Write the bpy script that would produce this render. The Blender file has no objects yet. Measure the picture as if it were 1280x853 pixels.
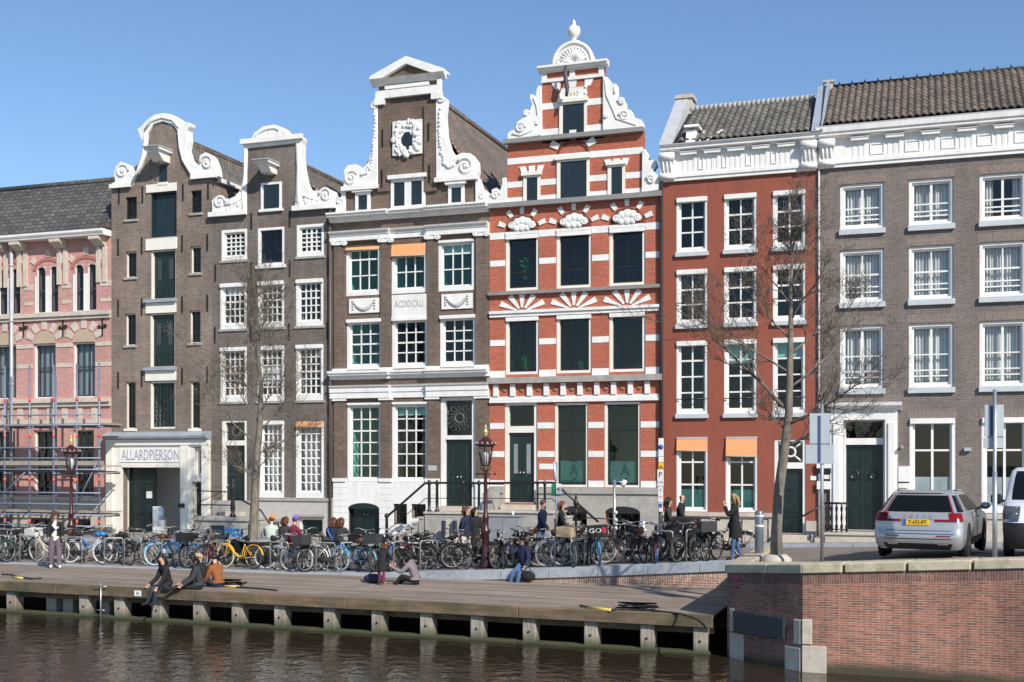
import bpy, bmesh, math, random
from mathutils import Vector, Matrix
R = math.radians
random.seed(7)
SC = bpy.context.scene
COL = SC.collection
# ------------------------------------------------------------------ camera
F = 1500.0; HOR = 578.0; H = 2.75; D = 38.0; TH = R(19.07)
CT, ST = math.cos(TH), math.sin(TH)
def px(x, y, Y=0.0):
    """photo pixel (1280 wide) -> world point on the plane at depth Y"""
    u = (x-640)/F; v = (HOR-y)/F
    d = (Y+D)/(CT+u*ST)
    return Vector((d*(-ST+u*CT), Y, H+v*d))
def pxX(x, Y=0.0): return px(x, HOR, Y).x
def pxZ(x, y, Y=0.0): return px(x, y, Y).z
cam = bpy.data.cameras.new('camera'); cam_o = bpy.data.objects.new('camera', cam); COL.objects.link(cam_o)
cam.sensor_width = 36; cam.lens = 36*F/1280; cam.shift_y = (HOR-426.5)/1280
cam.clip_start = .5; cam.clip_end = 4000
cam_o.location = (0, -D, H); cam_o.rotation_euler = (R(90), 0, TH)
SC.camera = cam_o
# ------------------------------------------------------------------ light
SUN_EL = R(36); SUN_AZ = R(50)          # azimuth: from the facade normal towards +X
sd = Vector((math.sin(SUN_AZ)*math.cos(SUN_EL), -math.cos(SUN_AZ)*math.cos(SUN_EL), math.sin(SUN_EL)))
w = bpy.data.worlds.new('World'); SC.world = w; w.use_nodes = True
nt = w.node_tree; bg = nt.nodes['Background']
sky = nt.nodes.new('ShaderNodeTexSky'); sky.sky_type = 'NISHITA'; sky.sun_disc = False
sky.sun_elevation = SUN_EL
sky.sun_rotation = math.atan2(sd.x, sd.y)
sky.altitude = 0; sky.air_density = 1.0; sky.dust_density = 0; sky.ozone_density = 5.0
nt.links.new(sky.outputs[0], bg.inputs[0]); bg.inputs[1].default_value = .115
sl = bpy.data.lights.new('sun', 'SUN'); sl.energy = 4.3; sl.angle = R(.5); sl.color = (1, .93, .82)
so = bpy.data.objects.new('sun', sl); COL.objects.link(so)
so.rotation_euler = (-sd).to_track_quat('-Z', 'Y').to_euler()
SC.view_settings.view_transform = 'Standard'; SC.view_settings.look = 'None'
SC.view_settings.exposure = 0.36; SC.view_settings.gamma = 1
try: SC.view_settings.use_curve_mapping = False
except Exception: pass
# ------------------------------------------------------------------ materials
def _nt(name):
    m = bpy.data.materials.new(name); m.use_nodes = True
    return m, m.node_tree, m.node_tree.nodes['Principled BSDF']
def _pos(t, sx=1, sy=1, sz=1, obj=False):
    if obj:
        g = t.nodes.new('ShaderNodeTexCoord'); o = g.outputs['Object']
    else:
        g = t.nodes.new('ShaderNodeNewGeometry'); o = g.outputs['Position']
    v = t.nodes.new('ShaderNodeVectorMath'); v.operation = 'MULTIPLY'; v.inputs[1].default_value = (sx, sy, sz)
    t.links.new(o, v.inputs[0]); return v.outputs[0]
def _noise(t, vec, scale, detail=4, rough=.6):
    n = t.nodes.new('ShaderNodeTexNoise'); n.inputs['Scale'].default_value = scale
    n.inputs['Detail'].default_value = detail; n.inputs['Roughness'].default_value = rough
    t.links.new(vec, n.inputs['Vector']); return n.outputs['Fac']
def _range(t, fac, lo, hi, a=.25, b=.75):
    r = t.nodes.new('ShaderNodeMapRange'); r.inputs[1].default_value = a; r.inputs[2].default_value = b
    r.inputs[3].default_value = lo; r.inputs[4].default_value = hi; t.links.new(fac, r.inputs[0]); return r.outputs[0]
def _mul(t, col, fac):
    v = t.nodes.new('ShaderNodeVectorMath'); v.operation = 'SCALE'
    t.links.new(col, v.inputs[0]); t.links.new(fac, v.inputs['Scale']); return v.outputs[0]
def _mix(t, fac, a, b):
    m = t.nodes.new('ShaderNodeMix'); m.data_type = 'RGBA'
    t.links.new(fac, m.inputs['Factor']) if not isinstance(fac, (int, float)) else setattr(m.inputs['Factor'], 'default_value', fac)
    for k, c in (('A', a), ('B', b)):
        i = [s for s in m.inputs if s.name == k and s.type == 'RGBA'][0]
        if isinstance(c, tuple): i.default_value = (*c[:3], 1)
        else: t.links.new(c, i)
    return [s for s in m.outputs if s.type == 'RGBA'][0]
def _bump(t, b, h, strength, dist=.02):
    n = t.nodes.new('ShaderNodeBump'); n.inputs['Strength'].default_value = strength
    n.inputs['Distance'].default_value = dist; t.links.new(h, n.inputs['Height']); t.links.new(n.outputs[0], b.inputs['Normal'])
MATS = {}
def plain(name, col, rough=.6, metal=0, var=.12, scale=4, bump=0, obj=False, dirt=None, spec=.5, stretch=(1, 1, 1)):
    if name in MATS: return MATS[name]
    m, t, b = _nt(name)
    b.inputs['Roughness'].default_value = rough; b.inputs['Metallic'].default_value = metal
    b.inputs['Specular IOR Level'].default_value = spec
    b.inputs['Base Color'].default_value = (*col, 1)
    if var:
        p = _pos(t, *stretch, obj=obj)
        n = _noise(t, p, scale, 5)
        rgb = t.nodes.new('ShaderNodeRGB'); rgb.outputs[0].default_value = (*col, 1); c = rgb.outputs[0]
        if dirt:
            n2 = _noise(t, p, scale*.37, 6, .7)
            c = _mix(t, _range(t, n2, 0, dirt[1], .45, .75), c, dirt[0])
        c = _mul(t, c, _range(t, n, 1-var, 1+var))
        t.links.new(c, b.inputs['Base Color'])
        if bump: _bump(t, b, n, bump)
    MATS[name] = m; return m
def brick(name, c1, c2, mortar, bw=.21, rh=.066, ms=.011, stain=.25, bump=.25, swap=None, bias=0, diag=False, alg=False):
    if name in MATS: return MATS[name]
    m, t, b = _nt(name); b.inputs['Roughness'].default_value = .85
    g = t.nodes.new('ShaderNodeNewGeometry'); s = t.nodes.new('ShaderNodeSeparateXYZ'); t.links.new(g.outputs['Position'], s.inputs[0])
    a = t.nodes.new('ShaderNodeMath'); a.operation = 'SUBTRACT' if diag else 'ADD'; t.links.new(s.outputs[0], a.inputs[0]); t.links.new(s.outputs[1], a.inputs[1])
    cb = t.nodes.new('ShaderNodeCombineXYZ')
    if swap == 'ground': t.links.new(s.outputs[0], cb.inputs[0]); t.links.new(s.outputs[1], cb.inputs[1])
    elif swap == 'soldier': t.links.new(a.outputs[0], cb.inputs[1]); t.links.new(s.outputs[2], cb.inputs[0])
    else: t.links.new(a.outputs[0], cb.inputs[0]); t.links.new(s.outputs[2], cb.inputs[1])
    br = t.nodes.new('ShaderNodeTexBrick'); t.links.new(cb.outputs[0], br.inputs['Vector'])
    br.inputs['Color1'].default_value = (*c1, 1); br.inputs['Color2'].default_value = (*c2, 1); br.inputs['Mortar'].default_value = (*mortar, 1)
    br.inputs['Scale'].default_value = 1; br.inputs['Mortar Size'].default_value = ms; br.inputs['Mortar Smooth'].default_value = .3
    br.inputs['Brick Width'].default_value = bw; br.inputs['Row Height'].default_value = rh; br.inputs['Bias'].default_value = bias
    p = _pos(t)
    n1 = _noise(t, p, .45, 6, .65); n2 = _noise(t, p, 9, 3)
    c = _mul(t, br.outputs['Color'], _range(t, n1, 1-stain, 1+stain*.8, .3, .7))
    c = _mul(t, c, _range(t, n2, .82, 1.18))
    # rain streaks: noise stretched down the wall
    n3 = _noise(t, _pos(t, 3.0, 3.0, .25), 1.0, 4)
    c = _mul(t, c, _range(t, n3, 1-stain*.55, 1+stain*.35))
    if alg:   # green growth along the waterline
        zz = t.nodes.new('ShaderNodeMath'); zz.operation = 'MULTIPLY_ADD'; t.links.new(n1, zz.inputs[0]); zz.inputs[1].default_value = -.5; t.links.new(s.outputs[2], zz.inputs[2])
        c = _mix(t, _range(t, zz.outputs[0], .9, 0, -1.45, -1.28), c, (.040, .046, .022))
    t.links.new(c, b.inputs['Base Color'])
    inv = t.nodes.new('ShaderNodeMath'); inv.operation = 'SUBTRACT'; inv.inputs[0].default_value = 1; t.links.new(br.outputs['Fac'], inv.inputs[1])
    _bump(t, b, inv.outputs[0], bump, .008)
    MATS[name] = m; return m
def glass(name, tint=(.75, .85, .82), refl=1.0, wob=.02):
    if name in MATS: return MATS[name]
    m, t, b = _nt(name); t.nodes.remove(b); out = t.nodes['Material Output']
    tr = t.nodes.new('ShaderNodeBsdfTransparent'); tr.inputs[0].default_value = (*tint, 1)
    gl = t.nodes.new('ShaderNodeBsdfGlossy'); gl.inputs['Roughness'].default_value = .01; gl.inputs[0].default_value = (refl, refl, refl, 1)
    n = _noise(t, _pos(t), 1.6, 2); bm = t.nodes.new('ShaderNodeBump'); bm.inputs['Strength'].default_value = wob*2.5; bm.inputs['Distance'].default_value = .05
    t.links.new(n, bm.inputs['Height']); t.links.new(bm.outputs[0], gl.inputs['Normal'])
    fr = t.nodes.new('ShaderNodeFresnel'); ge = t.nodes.new('ShaderNodeNewGeometry')   # a thin pane: same index from both sides
    io = _range(t, ge.outputs['Backfacing'], 1.5, 1/1.5, 0, 1); t.links.new(io, fr.inputs[0])
    mx = t.nodes.new('ShaderNodeMixShader'); t.links.new(fr.outputs[0], mx.inputs[0]); t.links.new(tr.outputs[0], mx.inputs[1]); t.links.new(gl.outputs[0], mx.inputs[2])
    t.links.new(mx.outputs[0], out.inputs[0]); MATS[name] = m; return m
def frosted(name, col):
    if name in MATS: return MATS[name]
    m, t, b = _nt(name); b.inputs['Base Color'].default_value = (*col, 1); b.inputs['Roughness'].default_value = .25
    b.inputs['Transmission Weight'].default_value = 0
    n = _noise(t, _pos(t), 2.2, 2); 
    c = _mul(t, t.nodes.new('ShaderNodeRGB').outputs[0], _range(t, n, .8, 1.1))
    [x for x in t.nodes if x.type == 'RGB'][0].outputs[0].default_value = (*col, 1)
    t.links.new(c, b.inputs['Base Color']); MATS[name] = m; return m

white = plain('white_paint', (.80, .79, .765), .5, var=.07, scale=3, dirt=((.54, .53, .50), .5), stretch=(2.5, 2.5, .5))
whiteB = plain('white_trim_weathered', (.80, .795, .77), .6, var=.07, scale=5, dirt=((.50, .49, .46), .5), bump=.15)
cream = plain('cream_paint', (.80, .77, .69), .45, var=.05, scale=3, dirt=((.55, .51, .43), .35))
sillgrey = plain('grey_sill_paint', (.50, .54, .57), .5, var=.08)
leadgrey = plain('lead_flashing', (.30, .34, .38), .5, var=.2, scale=3)
zincgrey = plain('zinc_gutter', (.42, .43, .44), .45, var=.15, scale=3)
stone = plain('grey_stone', (.36, .34, .31), .8, var=.18, scale=5, bump=.15, dirt=((.22, .21, .19), .5))
stoneL = plain('pale_stone', (.50, .45, .38), .8, var=.16, scale=5, bump=.15, dirt=((.30, .27, .23), .5))
stoneD = plain('dark_stone_ledge', (.24, .235, .225), .75, var=.15, scale=5, bump=.1)
darkgreen = plain('dark_green_paint', (.010, .022, .022), .3, var=.25, scale=3)
darkblue = plain('dark_shutter_paint', (.012, .026, .034), .4, var=.2, scale=3)
black = plain('black_iron', (.012, .012, .013), .4, var=.2)
blackm = plain('black_matt', (.012, .012, .013), .75, var=.2)
steel = plain('galvanised_steel', (.55, .56, .57), .35, metal=.8, var=.12, scale=8)
orange = plain('orange_awning', (.80, .36, .15), .85, var=.06, scale=6)
blind = plain('pale_blind', (.70, .69, .65), .7, var=.06)
curtain = plain('white_curtain', (.60, .61, .61), .9, var=.05)
gl_teal = glass('teal_tinted_glass', (.52, .76, .73))
gl_clear = glass('old_window_glass', (.93, .95, .945))
gl_dark = glass('dark_window_glass', (.55, .62, .66), 1.0, .03)
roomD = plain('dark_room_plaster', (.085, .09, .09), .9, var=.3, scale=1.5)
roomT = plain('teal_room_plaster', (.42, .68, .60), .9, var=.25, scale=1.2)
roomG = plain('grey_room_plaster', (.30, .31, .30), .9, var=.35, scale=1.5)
# ------------------------------------------------------------------ mesh builder
SPLIT = set('painted_base stone_base gable_claw_piece gable_scroll scroll_relief interior gable_ledge keystone voussoir arch_voussoir fan_voussoir corner_block stone_band stone_moulding pilaster_strip string_course plinth window_column gable_pilaster gable_entablature grips stone_sill lintel frieze_block joint capital rosette_tiles gateway_surround frieze pannier roof_rail brace bracket stoop_wall plaque_scrolls hair party_wall_flashing plinth_ledge fenders door_rosette ridge_rail boot_load ceiling_lamp roof_hatch lead_ledge side_rail eye tail_lamp shutter'.split())
class MB:
    def __init__(s): s.v = []; s.f = []; s.m = []; s.sm = []
    def add(s, vs, fs, mi=0, smooth=False):
        o = len(s.v); s.v += [tuple(v) for v in vs]
        for f in fs: s.f.append(tuple(i+o for i in f)); s.m.append(mi); s.sm.append(smooth)
        return s
    def box(s, x0, x1, y0, y1, z0, z1, mi=0):
        if x0 > x1: x0, x1 = x1, x0
        if y0 > y1: y0, y1 = y1, y0
        if z0 > z1: z0, z1 = z1, z0
        return s.add([(x0, y0, z0), (x1, y0, z0), (x1, y1, z0), (x0, y1, z0), (x0, y0, z1), (x1, y0, z1), (x1, y1, z1), (x0, y1, z1)],
              [(0, 3, 2, 1), (4, 5, 6, 7), (0, 1, 5, 4), (1, 2, 6, 5), (2, 3, 7, 6), (3, 0, 4, 7)], mi)
    def prism(s, poly, y0, y1, mi=0, rev=False):
        """XZ polygon extruded along Y"""
        n = len(poly)
        a = sum(poly[i][0]*poly[(i+1) % n][1]-poly[(i+1) % n][0]*poly[i][1] for i in range(n))
        if a < 0: poly = poly[::-1]
        vs = [(p[0], y0, p[1]) for p in poly]+[(p[0], y1, p[1]) for p in poly]
        fs = [tuple(range(n)), tuple(range(2*n-1, n-1, -1))]
        fs += [(i, i+n, (i+1) % n+n, (i+1) % n) for i in range(n)]
        return s.add(vs, fs, mi)
    def prismz(s, poly, z0, z1, mi=0):
        n = len(poly)
        a = sum(poly[i][0]*poly[(i+1) % n][1]-poly[(i+1) % n][0]*poly[i][1] for i in range(n))
        if a < 0: poly = poly[::-1]
        vs = [(p[0], p[1], z0) for p in poly]+[(p[0], p[1], z1) for p in poly]
        return s.add(vs, [tuple(range(n-1, -1, -1)), tuple(range(n, 2*n))]+[(i, (i+1) % n, (i+1) % n+n, i+n) for i in range(n)], mi)
    def prismx(s, poly, x0, x1, mi=0):
        """YZ polygon extruded along X"""
        n = len(poly)
        a = sum(poly[i][0]*poly[(i+1) % n][1]-poly[(i+1) % n][0]*poly[i][1] for i in range(n))
        if a < 0: poly = poly[::-1]
        vs = [(x0, p[0], p[1]) for p in poly]+[(x1, p[0], p[1]) for p in poly]
        return s.add(vs, [tuple(range(n-1, -1, -1)), tuple(range(n, 2*n))]+[(i, (i+1) % n, (i+1) % n+n, i+n) for i in range(n)], mi)
    def tube(s, pts, r, n=6, mi=0, closed=False, smooth=True, sq=1.0):
        pts = [Vector(p) for p in pts]; k = len(pts)
        rs = r if isinstance(r, (list, tuple)) else [r]*k
        base = len(s.v); vs = []; u = None
        for i, p in enumerate(pts):
            if closed: t = pts[(i+1) % k]-pts[i-1]
            else: t = pts[min(i+1, k-1)]-pts[max(i-1, 0)]
            t = t.normalized() if t.length > 1e-9 else Vector((0, 0, 1))
            if u is None:
                u = t.orthogonal().normalized()
                if abs(t.z) < .9: u = (Vector((0, 0, 1))-t*t.z).normalized()
            else:
                u = (u-t*u.dot(t)); u = u.normalized() if u.length > 1e-6 else t.orthogonal().normalized()
            w_ = t.cross(u)
            for j in range(n):
                a = 2*math.pi*j/n+math.pi/n
                vs.append(p+(u*math.cos(a)+w_*math.sin(a)*sq)*rs[i])
        fs = []
        for i in range(k if closed else k-1):
            for j in range(n):
                a = i*n+j; b = i*n+(j+1) % n; i2 = (i+1) % k
                fs.append((a, b, i2*n+(j+1) % n, i2*n+j))
        if not closed: fs += [tuple(range(n-1, -1, -1)), tuple(range((k-1)*n, k*n))]
        return s.add(vs, fs, mi, smooth)
    def lathe(s, c, prof, n=12, mi=0, smooth=True, axis='z'):
        """prof: list of (radius, height)"""
        c = Vector(c); vs = []
        for r, h in prof:
            for j in range(n):
                a = 2*math.pi*j/n
                if axis == 'z': vs.append(c+Vector((r*math.cos(a), r*math.sin(a), h)))
                elif axis == 'y': vs.append(c+Vector((r*math.cos(a), h, r*math.sin(a))))
                else: vs.append(c+Vector((h, r*math.cos(a), r*math.sin(a))))
        fs = []
        for i in range(len(prof)-1):
            for j in range(n):
                q = (i*n+j, i*n+(j+1) % n, (i+1)*n+(j+1) % n, (i+1)*n+j)
                fs.append(q if axis != 'y' else q[::-1])
        fs += [tuple(range(n-1, -1, -1)), tuple(range((len(prof)-1)*n, len(prof)*n))] if axis != 'y' else [tuple(range(n)), tuple(range(len(prof)*n-1, (len(prof)-1)*n-1, -1))]
        return s.add(vs, fs, mi, smooth)
    def ball(s, c, rx, ry=None, rz=None, n=8, m=6, mi=0):
        ry = rx if ry is None else ry; rz = rx if rz is None else rz
        c = Vector(c); vs = [c+Vector((0, 0, -rz))]
        for i in range(1, m):
            a = -math.pi/2+math.pi*i/m
            for j in range(n):
                b = 2*math.pi*j/n; vs.append(c+Vector((rx*math.cos(a)*math.cos(b), ry*math.cos(a)*math.sin(b), rz*math.sin(a))))
        vs.append(c+Vector((0, 0, rz))); fs = []
        for j in range(n): fs.append((0, 1+(j+1) % n, 1+j))
        for i in range(m-2):
            for j in range(n): fs.append((1+i*n+j, 1+i*n+(j+1) % n, 1+(i+1)*n+(j+1) % n, 1+(i+1)*n+j))
        t = len(vs)-1; o = 1+(m-2)*n
        for j in range(n): fs.append((o+j, o+(j+1) % n, t))
        return s.add(vs, fs, mi, True)
    def spiral(s, cx, cz, r0, r1, y, tr, turns=1.6, a0=0, d=1, n=26, mi=0):
        pts = []
        for i in range(n):
            k = i/(n-1); a = a0+d*turns*2*math.pi*k; r = r0+(r1-r0)*k
            pts.append((cx+r*math.cos(a), y, cz+r*math.sin(a)))
        s.tube(pts, tr, 6, mi); s.ball((cx, y, cz), r1*1.2 if r1 > .02 else .03, mi=mi); return s
    def mesh(s, name, mats, org=(0, 0, 0)):
        me = bpy.data.meshes.new(name); o = Vector(org)
        me.from_pydata([Vector(v)-o for v in s.v], [], s.f)
        for m in (mats if isinstance(mats, (list, tuple)) else [mats]): me.materials.append(m)
        for p, mi, sm in zip(me.polygons, s.m, s.sm): p.material_index = mi; p.use_smooth = sm
        me.update(); return me
    def pieces(s, gap=.06):
        n = len(s.v); pa = list(range(n))
        def find(i):
            while pa[i] != i: pa[i] = pa[pa[i]]; i = pa[i]
            return i
        for f in s.f:
            a = find(f[0])
            for i in f[1:]: pa[find(i)] = a
        grp = {}
        for k, f in enumerate(s.f): grp.setdefault(find(f[0]), []).append(k)
        cl = []
        for fs in grp.values():
            ps = [s.v[i] for k in fs for i in s.f[k]]; lo = [min(p[q] for p in ps)-gap/2 for q in range(3)]; hi = [max(p[q] for p in ps)+gap/2 for q in range(3)]
            cl.append([fs, lo, hi])
        ch = True
        while ch:
            ch = False; out = []
            for c in cl:
                for o in out:
                    if all(c[1][q] <= o[2][q] and o[1][q] <= c[2][q] for q in range(3)):
                        o[0] += c[0]; o[1] = [min(a, b) for a, b in zip(o[1], c[1])]; o[2] = [max(a, b) for a, b in zip(o[2], c[2])]; ch = True; break
                else: out.append(c)
            cl = out
        r = []
        for fs, _, _ in cl:
            m = MB(); mp = {}
            for k in fs:
                q = []
                for i in s.f[k]:
                    if i not in mp: mp[i] = len(m.v); m.v.append(s.v[i])
                    q.append(mp[i])
                m.f.append(tuple(q)); m.m.append(s.m[k]); m.sm.append(s.sm[k])
            r.append(m)
        return r
    def build(s, name, mats, parent=None, org=None, bevel=0):
        if org is None: org = root_loc(parent)
        if name in SPLIT and parent is not None:
            ps = s.pieces()
            if len(ps) > 1:
                obs = [p._one(name, mats, parent, org, bevel) for p in ps]; return obs[0]
        return s._one(name, mats, parent, org, bevel)
    def _one(s, name, mats, parent, org, bevel):
        o = bpy.data.objects.new(name, s.mesh(name, mats, org)); COL.objects.link(o)
        if parent: o.parent = parent
        else: o.location = org
        if bevel:
            b = o.modifiers.new('bevel', 'BEVEL'); b.width = bevel; b.segments = 1; b.limit_method = 'ANGLE'
        return o
def root_loc(o):
    v = Vector((0, 0, 0))
    while o is not None: v += o.location; o = o.parent
    return v
def tag(o, label=None, cat=None, group=None, kind=None):
    if label: o['label'] = label
    if cat: o['category'] = cat
    if group: o['group'] = group
    if kind: o['kind'] = kind
    return o
def empty(name, loc, label=None, cat=None, group=None, rz=0):
    o = bpy.data.objects.new(name, None); COL.objects.link(o); o.location = loc; o.rotation_euler = (0, 0, rz)
    o.empty_display_size = .2
    return tag(o, label, cat, group)
def children(o): return [c for c in o.children]
def copy_tree(o, parent=None):
    c = o.copy(); COL.objects.link(c); c.parent = parent
    for ch in children(o): copy_tree(ch, c)
    return c
def text(body, size, loc, mat, parent, name='lettering', extr=.004, align='CENTER', rot=(R(90), 0, 0), sx=1.0):
    cu = bpy.data.curves.new(name, 'FONT'); cu.body = body; cu.size = size; cu.extrude = extr; cu.align_x = align; cu.align_y = 'CENTER'
    cu.resolution_u = 2
    t = bpy.data.objects.new('tmp', cu); COL.objects.link(t)
    dg = bpy.context.evaluated_depsgraph_get(); me = bpy.data.meshes.new_from_object(t.evaluated_get(dg))
    bpy.data.objects.remove(t); me.name = name; me.materials.clear(); me.materials.append(mat)
    M = Matrix.Translation(Vector(loc)-root_loc(parent)) @ Matrix.Rotation(rot[2], 4, 'Z') @ Matrix.Rotation(rot[0], 4, 'X') @ Matrix.Diagonal((sx, 1, 1, 1))
    me.transform(M)
    o = bpy.data.objects.new(name, me); COL.objects.link(o); o.parent = parent; return o
# ------------------------------------------------------------------ ground height
def gz(X, Y):
    zl = -.45*min(max(-Y/7.3, 0), 1)
    r = min(max((X+17)/17, 0), 1.25)**1.3
    zr = .30+.40*min(max(-Y/10, 0), 1)
    return zl*(1-min(r, 1))+zr*r if r <= 1 else zr*(1+.12*(r-1))
# ================================================================== setting
WZ = -1.27
A2 = Vector((-3.9, -13.1)); B2 = Vector((-2.25, -14.42)); C2 = Vector((40, -15.2))
def ymin(X):
    if X < A2.x: return -7.35
    if X <= B2.x: return A2.y+(B2.y-A2.y)*(X-A2.x)/(B2.x-A2.x)
    return B2.y+(C2.y-B2.y)*(X-B2.x)/(C2.x-B2.x)
klinker = brick('street_clinker', (.20, .165, .14), (.27, .235, .205), (.13, .115, .10), .22, .075, .008, .28, .15, 'ground')
paver = brick('pavement_paver', (.27, .25, .23), (.33, .31, .285), (.16, .15, .14), .3, .3, .01, .2, .12, 'ground')
bluestone = plain('bluestone_kerb', (.33, .36, .40), .7, var=.14, scale=6, dirt=((.22, .23, .25), .5), bump=.06)
def sheet(name, m, xs, yf, ny, dz=0, y1=.3):
    b = MB(); vs = []; fs = []
    for X in xs:
        ya = yf(X)
        for j in range(ny+1):
            Y = ya+(y1-ya)*j/ny; vs.append((X, Y, gz(X, Y)+dz))
    n = ny+1
    for i in range(len(xs)-1):
        for j in range(ny): fs.append((i*n+j, (i+1)*n+j, (i+1)*n+j+1, i*n+j+1))
    b.add(vs, fs)
    return b
xsA = [-90, -70, -55]+[-45+i*1.0 for i in range(41)]+[A2.x-.001]
b = sheet('street', klinker, xsA, ymin, 10)
xsB = [A2.x+.001, -3.5, -3, -2.6, B2.x]+[-1.5+i for i in range(12)]+[14, 20, 30, 40]
b2 = sheet('street', klinker, xsB, lambda X: ymin(X)+.02, 14)
b.add(b2.v, b2.f)
tag(b.build('street', klinker), kind='structure')
# raised pavement along the house fronts with a kerb
pv = sheet('pavement', paver, [-90, -60]+[-45+i*1.0 for i in range(54)]+[14, 25, 40], lambda X: -1.75, 3, .10)
tag(pv.build('pavement', paver), kind='structure')
kb = MB()
xs = [-45+i*1.0 for i in range(55)]
for a, c in zip(xs[:-1], xs[1:]):
    za, zc = gz(a, -1.85), gz(c, -1.85)
    c2 = c-.012
    kb.add([(a, -1.95, za-.1), (c2, -1.95, zc-.1), (c2, -1.752, zc-.1), (a, -1.752, za-.1), (a, -1.95, za+.105), (c2, -1.95, zc+.105), (c2, -1.752, zc+.105), (a, -1.752, za+.105)],
           [(0, 3, 2, 1), (4, 5, 6, 7), (0, 1, 5, 4), (1, 2, 6, 5), (2, 3, 7, 6), (3, 0, 4, 7)])
tag(kb.build('kerb', bluestone), kind='structure')
g = MB(); g.add([(-900, 9, -.3), (900, 9, -.3), (900, 1800, -.3), (-900, 1800, -.3)], [(0, 1, 2, 3)])
tag(g.build('ground', plain('city_ground', (.16, .15, .13), .9)), kind='structure')
# ------------------------------------------------------------------ water
m, t, bs = _nt('canal_water'); bs.inputs['Base Color'].default_value = (.031, .022, .014, 1); bs.inputs['Roughness'].default_value = .06; bs.inputs['IOR'].default_value = 1.33
p = _pos(t, 1, 1.1, 1)
n1 = _noise(t, p, 2.3, 2, .5); n2 = _noise(t, p, 8, 3, .6)
ad = t.nodes.new('ShaderNodeMath'); ad.operation = 'MULTIPLY_ADD'; t.links.new(n2, ad.inputs[0]); ad.inputs[1].default_value = .22; t.links.new(n1, ad.inputs[2])
_bump(t, bs, ad.outputs[0], 1.0, .028)
wt = MB(); wt.add([(-160, -160, WZ), (160, -160, WZ), (160, -7, WZ), (-160, -7, WZ)], [(0, 1, 2, 3)])
tag(wt.build('water', m), kind='structure')
# ------------------------------------------------------------------ quay wall (low brick wall and bluestone coping between street and jetty)
bk_quay = brick('quay_brick', (.34, .16, .11), (.24, .115, .085), (.44, .37, .31), .21, .062, .013, .35, .3)
bk_quay_s = brick('quay_brick_soldier', (.36, .20, .14), (.24, .125, .095), (.46, .40, .34), .3, .062, .012, .35, .3, 'soldier')
qy = -7.40
q = MB(); qs = MB(); cp = MB()
XE = A2.x-.01
xs = [-46+i*1.35 for i in range(31)]+[XE]
xs = [x for x in xs if x < XE]+[XE]
for a, c in zip(xs[:-1], xs[1:]):
    za, zc = gz(a, -7.35)+.02, gz(c, -7.35)+.02
    g_ = .008
    a2 = a+g_
    cp.add([(a2, qy-.06, za-.27), (c, qy-.06, zc-.27), (c, qy+.42, zc-.27), (a2, qy+.42, za-.27), (a2, qy-.06, za), (c, qy-.06, zc), (c, qy+.42, zc), (a2, qy+.42, za)],
           [(0, 3, 2, 1), (4, 5, 6, 7), (0, 1, 5, 4), (1, 2, 6, 5), (2, 3, 7, 6), (3, 0, 4, 7)])
    qs.add([(a, qy-.001, za-.46), (c, qy-.001, zc-.46), (c, qy-.001, zc-.272), (a, qy-.001, za-.272)], [(0, 1, 2, 3)])
    q.add([(a, qy, -2), (c, qy, -2), (c, qy, zc-.45), (a, qy, za-.45)], [(0, 1, 2, 3)])
qr = empty('quay_wall', (-15, qy, -.45), 'low brick quay wall rising under a bluestone coping behind the wooden jetty', 'quay wall')
q.build('brick_face', bk_quay, qr); qs.build('soldier_course', bk_quay_s, qr); cp.build('coping', bluestone, qr, bevel=.012)
# ------------------------------------------------------------------ jetty
def jf(X): return -11.95-(X+23.6)*.0526
m, t, bs = _nt('deck_wood'); bs.inputs['Roughness'].default_value = .8
gi = t.nodes.new('ShaderNodeNewGeometry')
pn = _noise(t, _pos(t, .25, 6, 6), 3, 5)
cA = _mix(t, _range(t, gi.outputs['Random Per Island'], 0, 1, 0, 1), (.19, .15, .115), (.315, .26, .21))
cA = _mul(t, cA, _range(t, pn, .72, 1.2)); cA = _mul(t, cA, _range(t, _noise(t, _pos(t), .6, 4), .8, 1.15))
t.links.new(cA, bs.inputs['Base Color']); _bump(t, bs, pn, .3, .01); deckwood = m
def wood(name, c, alg=None, stretch=(.3, 4, 4)):
    m, t, bs = _nt(name); bs.inputs['Roughness'].default_value = .85
    pn = _noise(t, _pos(t, *stretch), 3, 5); n2 = _noise(t, _pos(t), 1.3, 4)
    rgb = t.nodes.new('ShaderNodeRGB'); rgb.outputs[0].default_value = (*c, 1)
    cc = _mul(t, rgb.outputs[0], _range(t, pn, .5, 1.4))
    if alg: cc = _mix(t, _range(t, n2, 0, .8, .4, .65), cc, alg)
    gi = t.nodes.new('ShaderNodeNewGeometry'); s = t.nodes.new('ShaderNodeSeparateXYZ'); t.links.new(gi.outputs['Position'], s.inputs[0])
    if alg:   # algae band that grows just above the waterline
        f = _range(t, s.outputs[2], .85, 0, WZ+.05, WZ+.28); cc = _mix(t, f, cc, (.035, .05, .018))
    t.links.new(cc, bs.inputs['Base Color']); _bump(t, bs, pn, .5, .015); return m
beamwood = wood('beam_wood', (.185, .128, .082), (.062, .060, .032))
pilewood = wood('pile_wood', (.36, .315, .26), (.20, .165, .12), (7, 7, .6))
jr = empty('wooden_jetty', (-14, -10, -.45), 'long weathered wooden jetty on short piles above the canal', 'jetty')
JX0, JX1 = -52.0, -4.22
dk = MB(); rng = random.Random(3); k = 0
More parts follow.
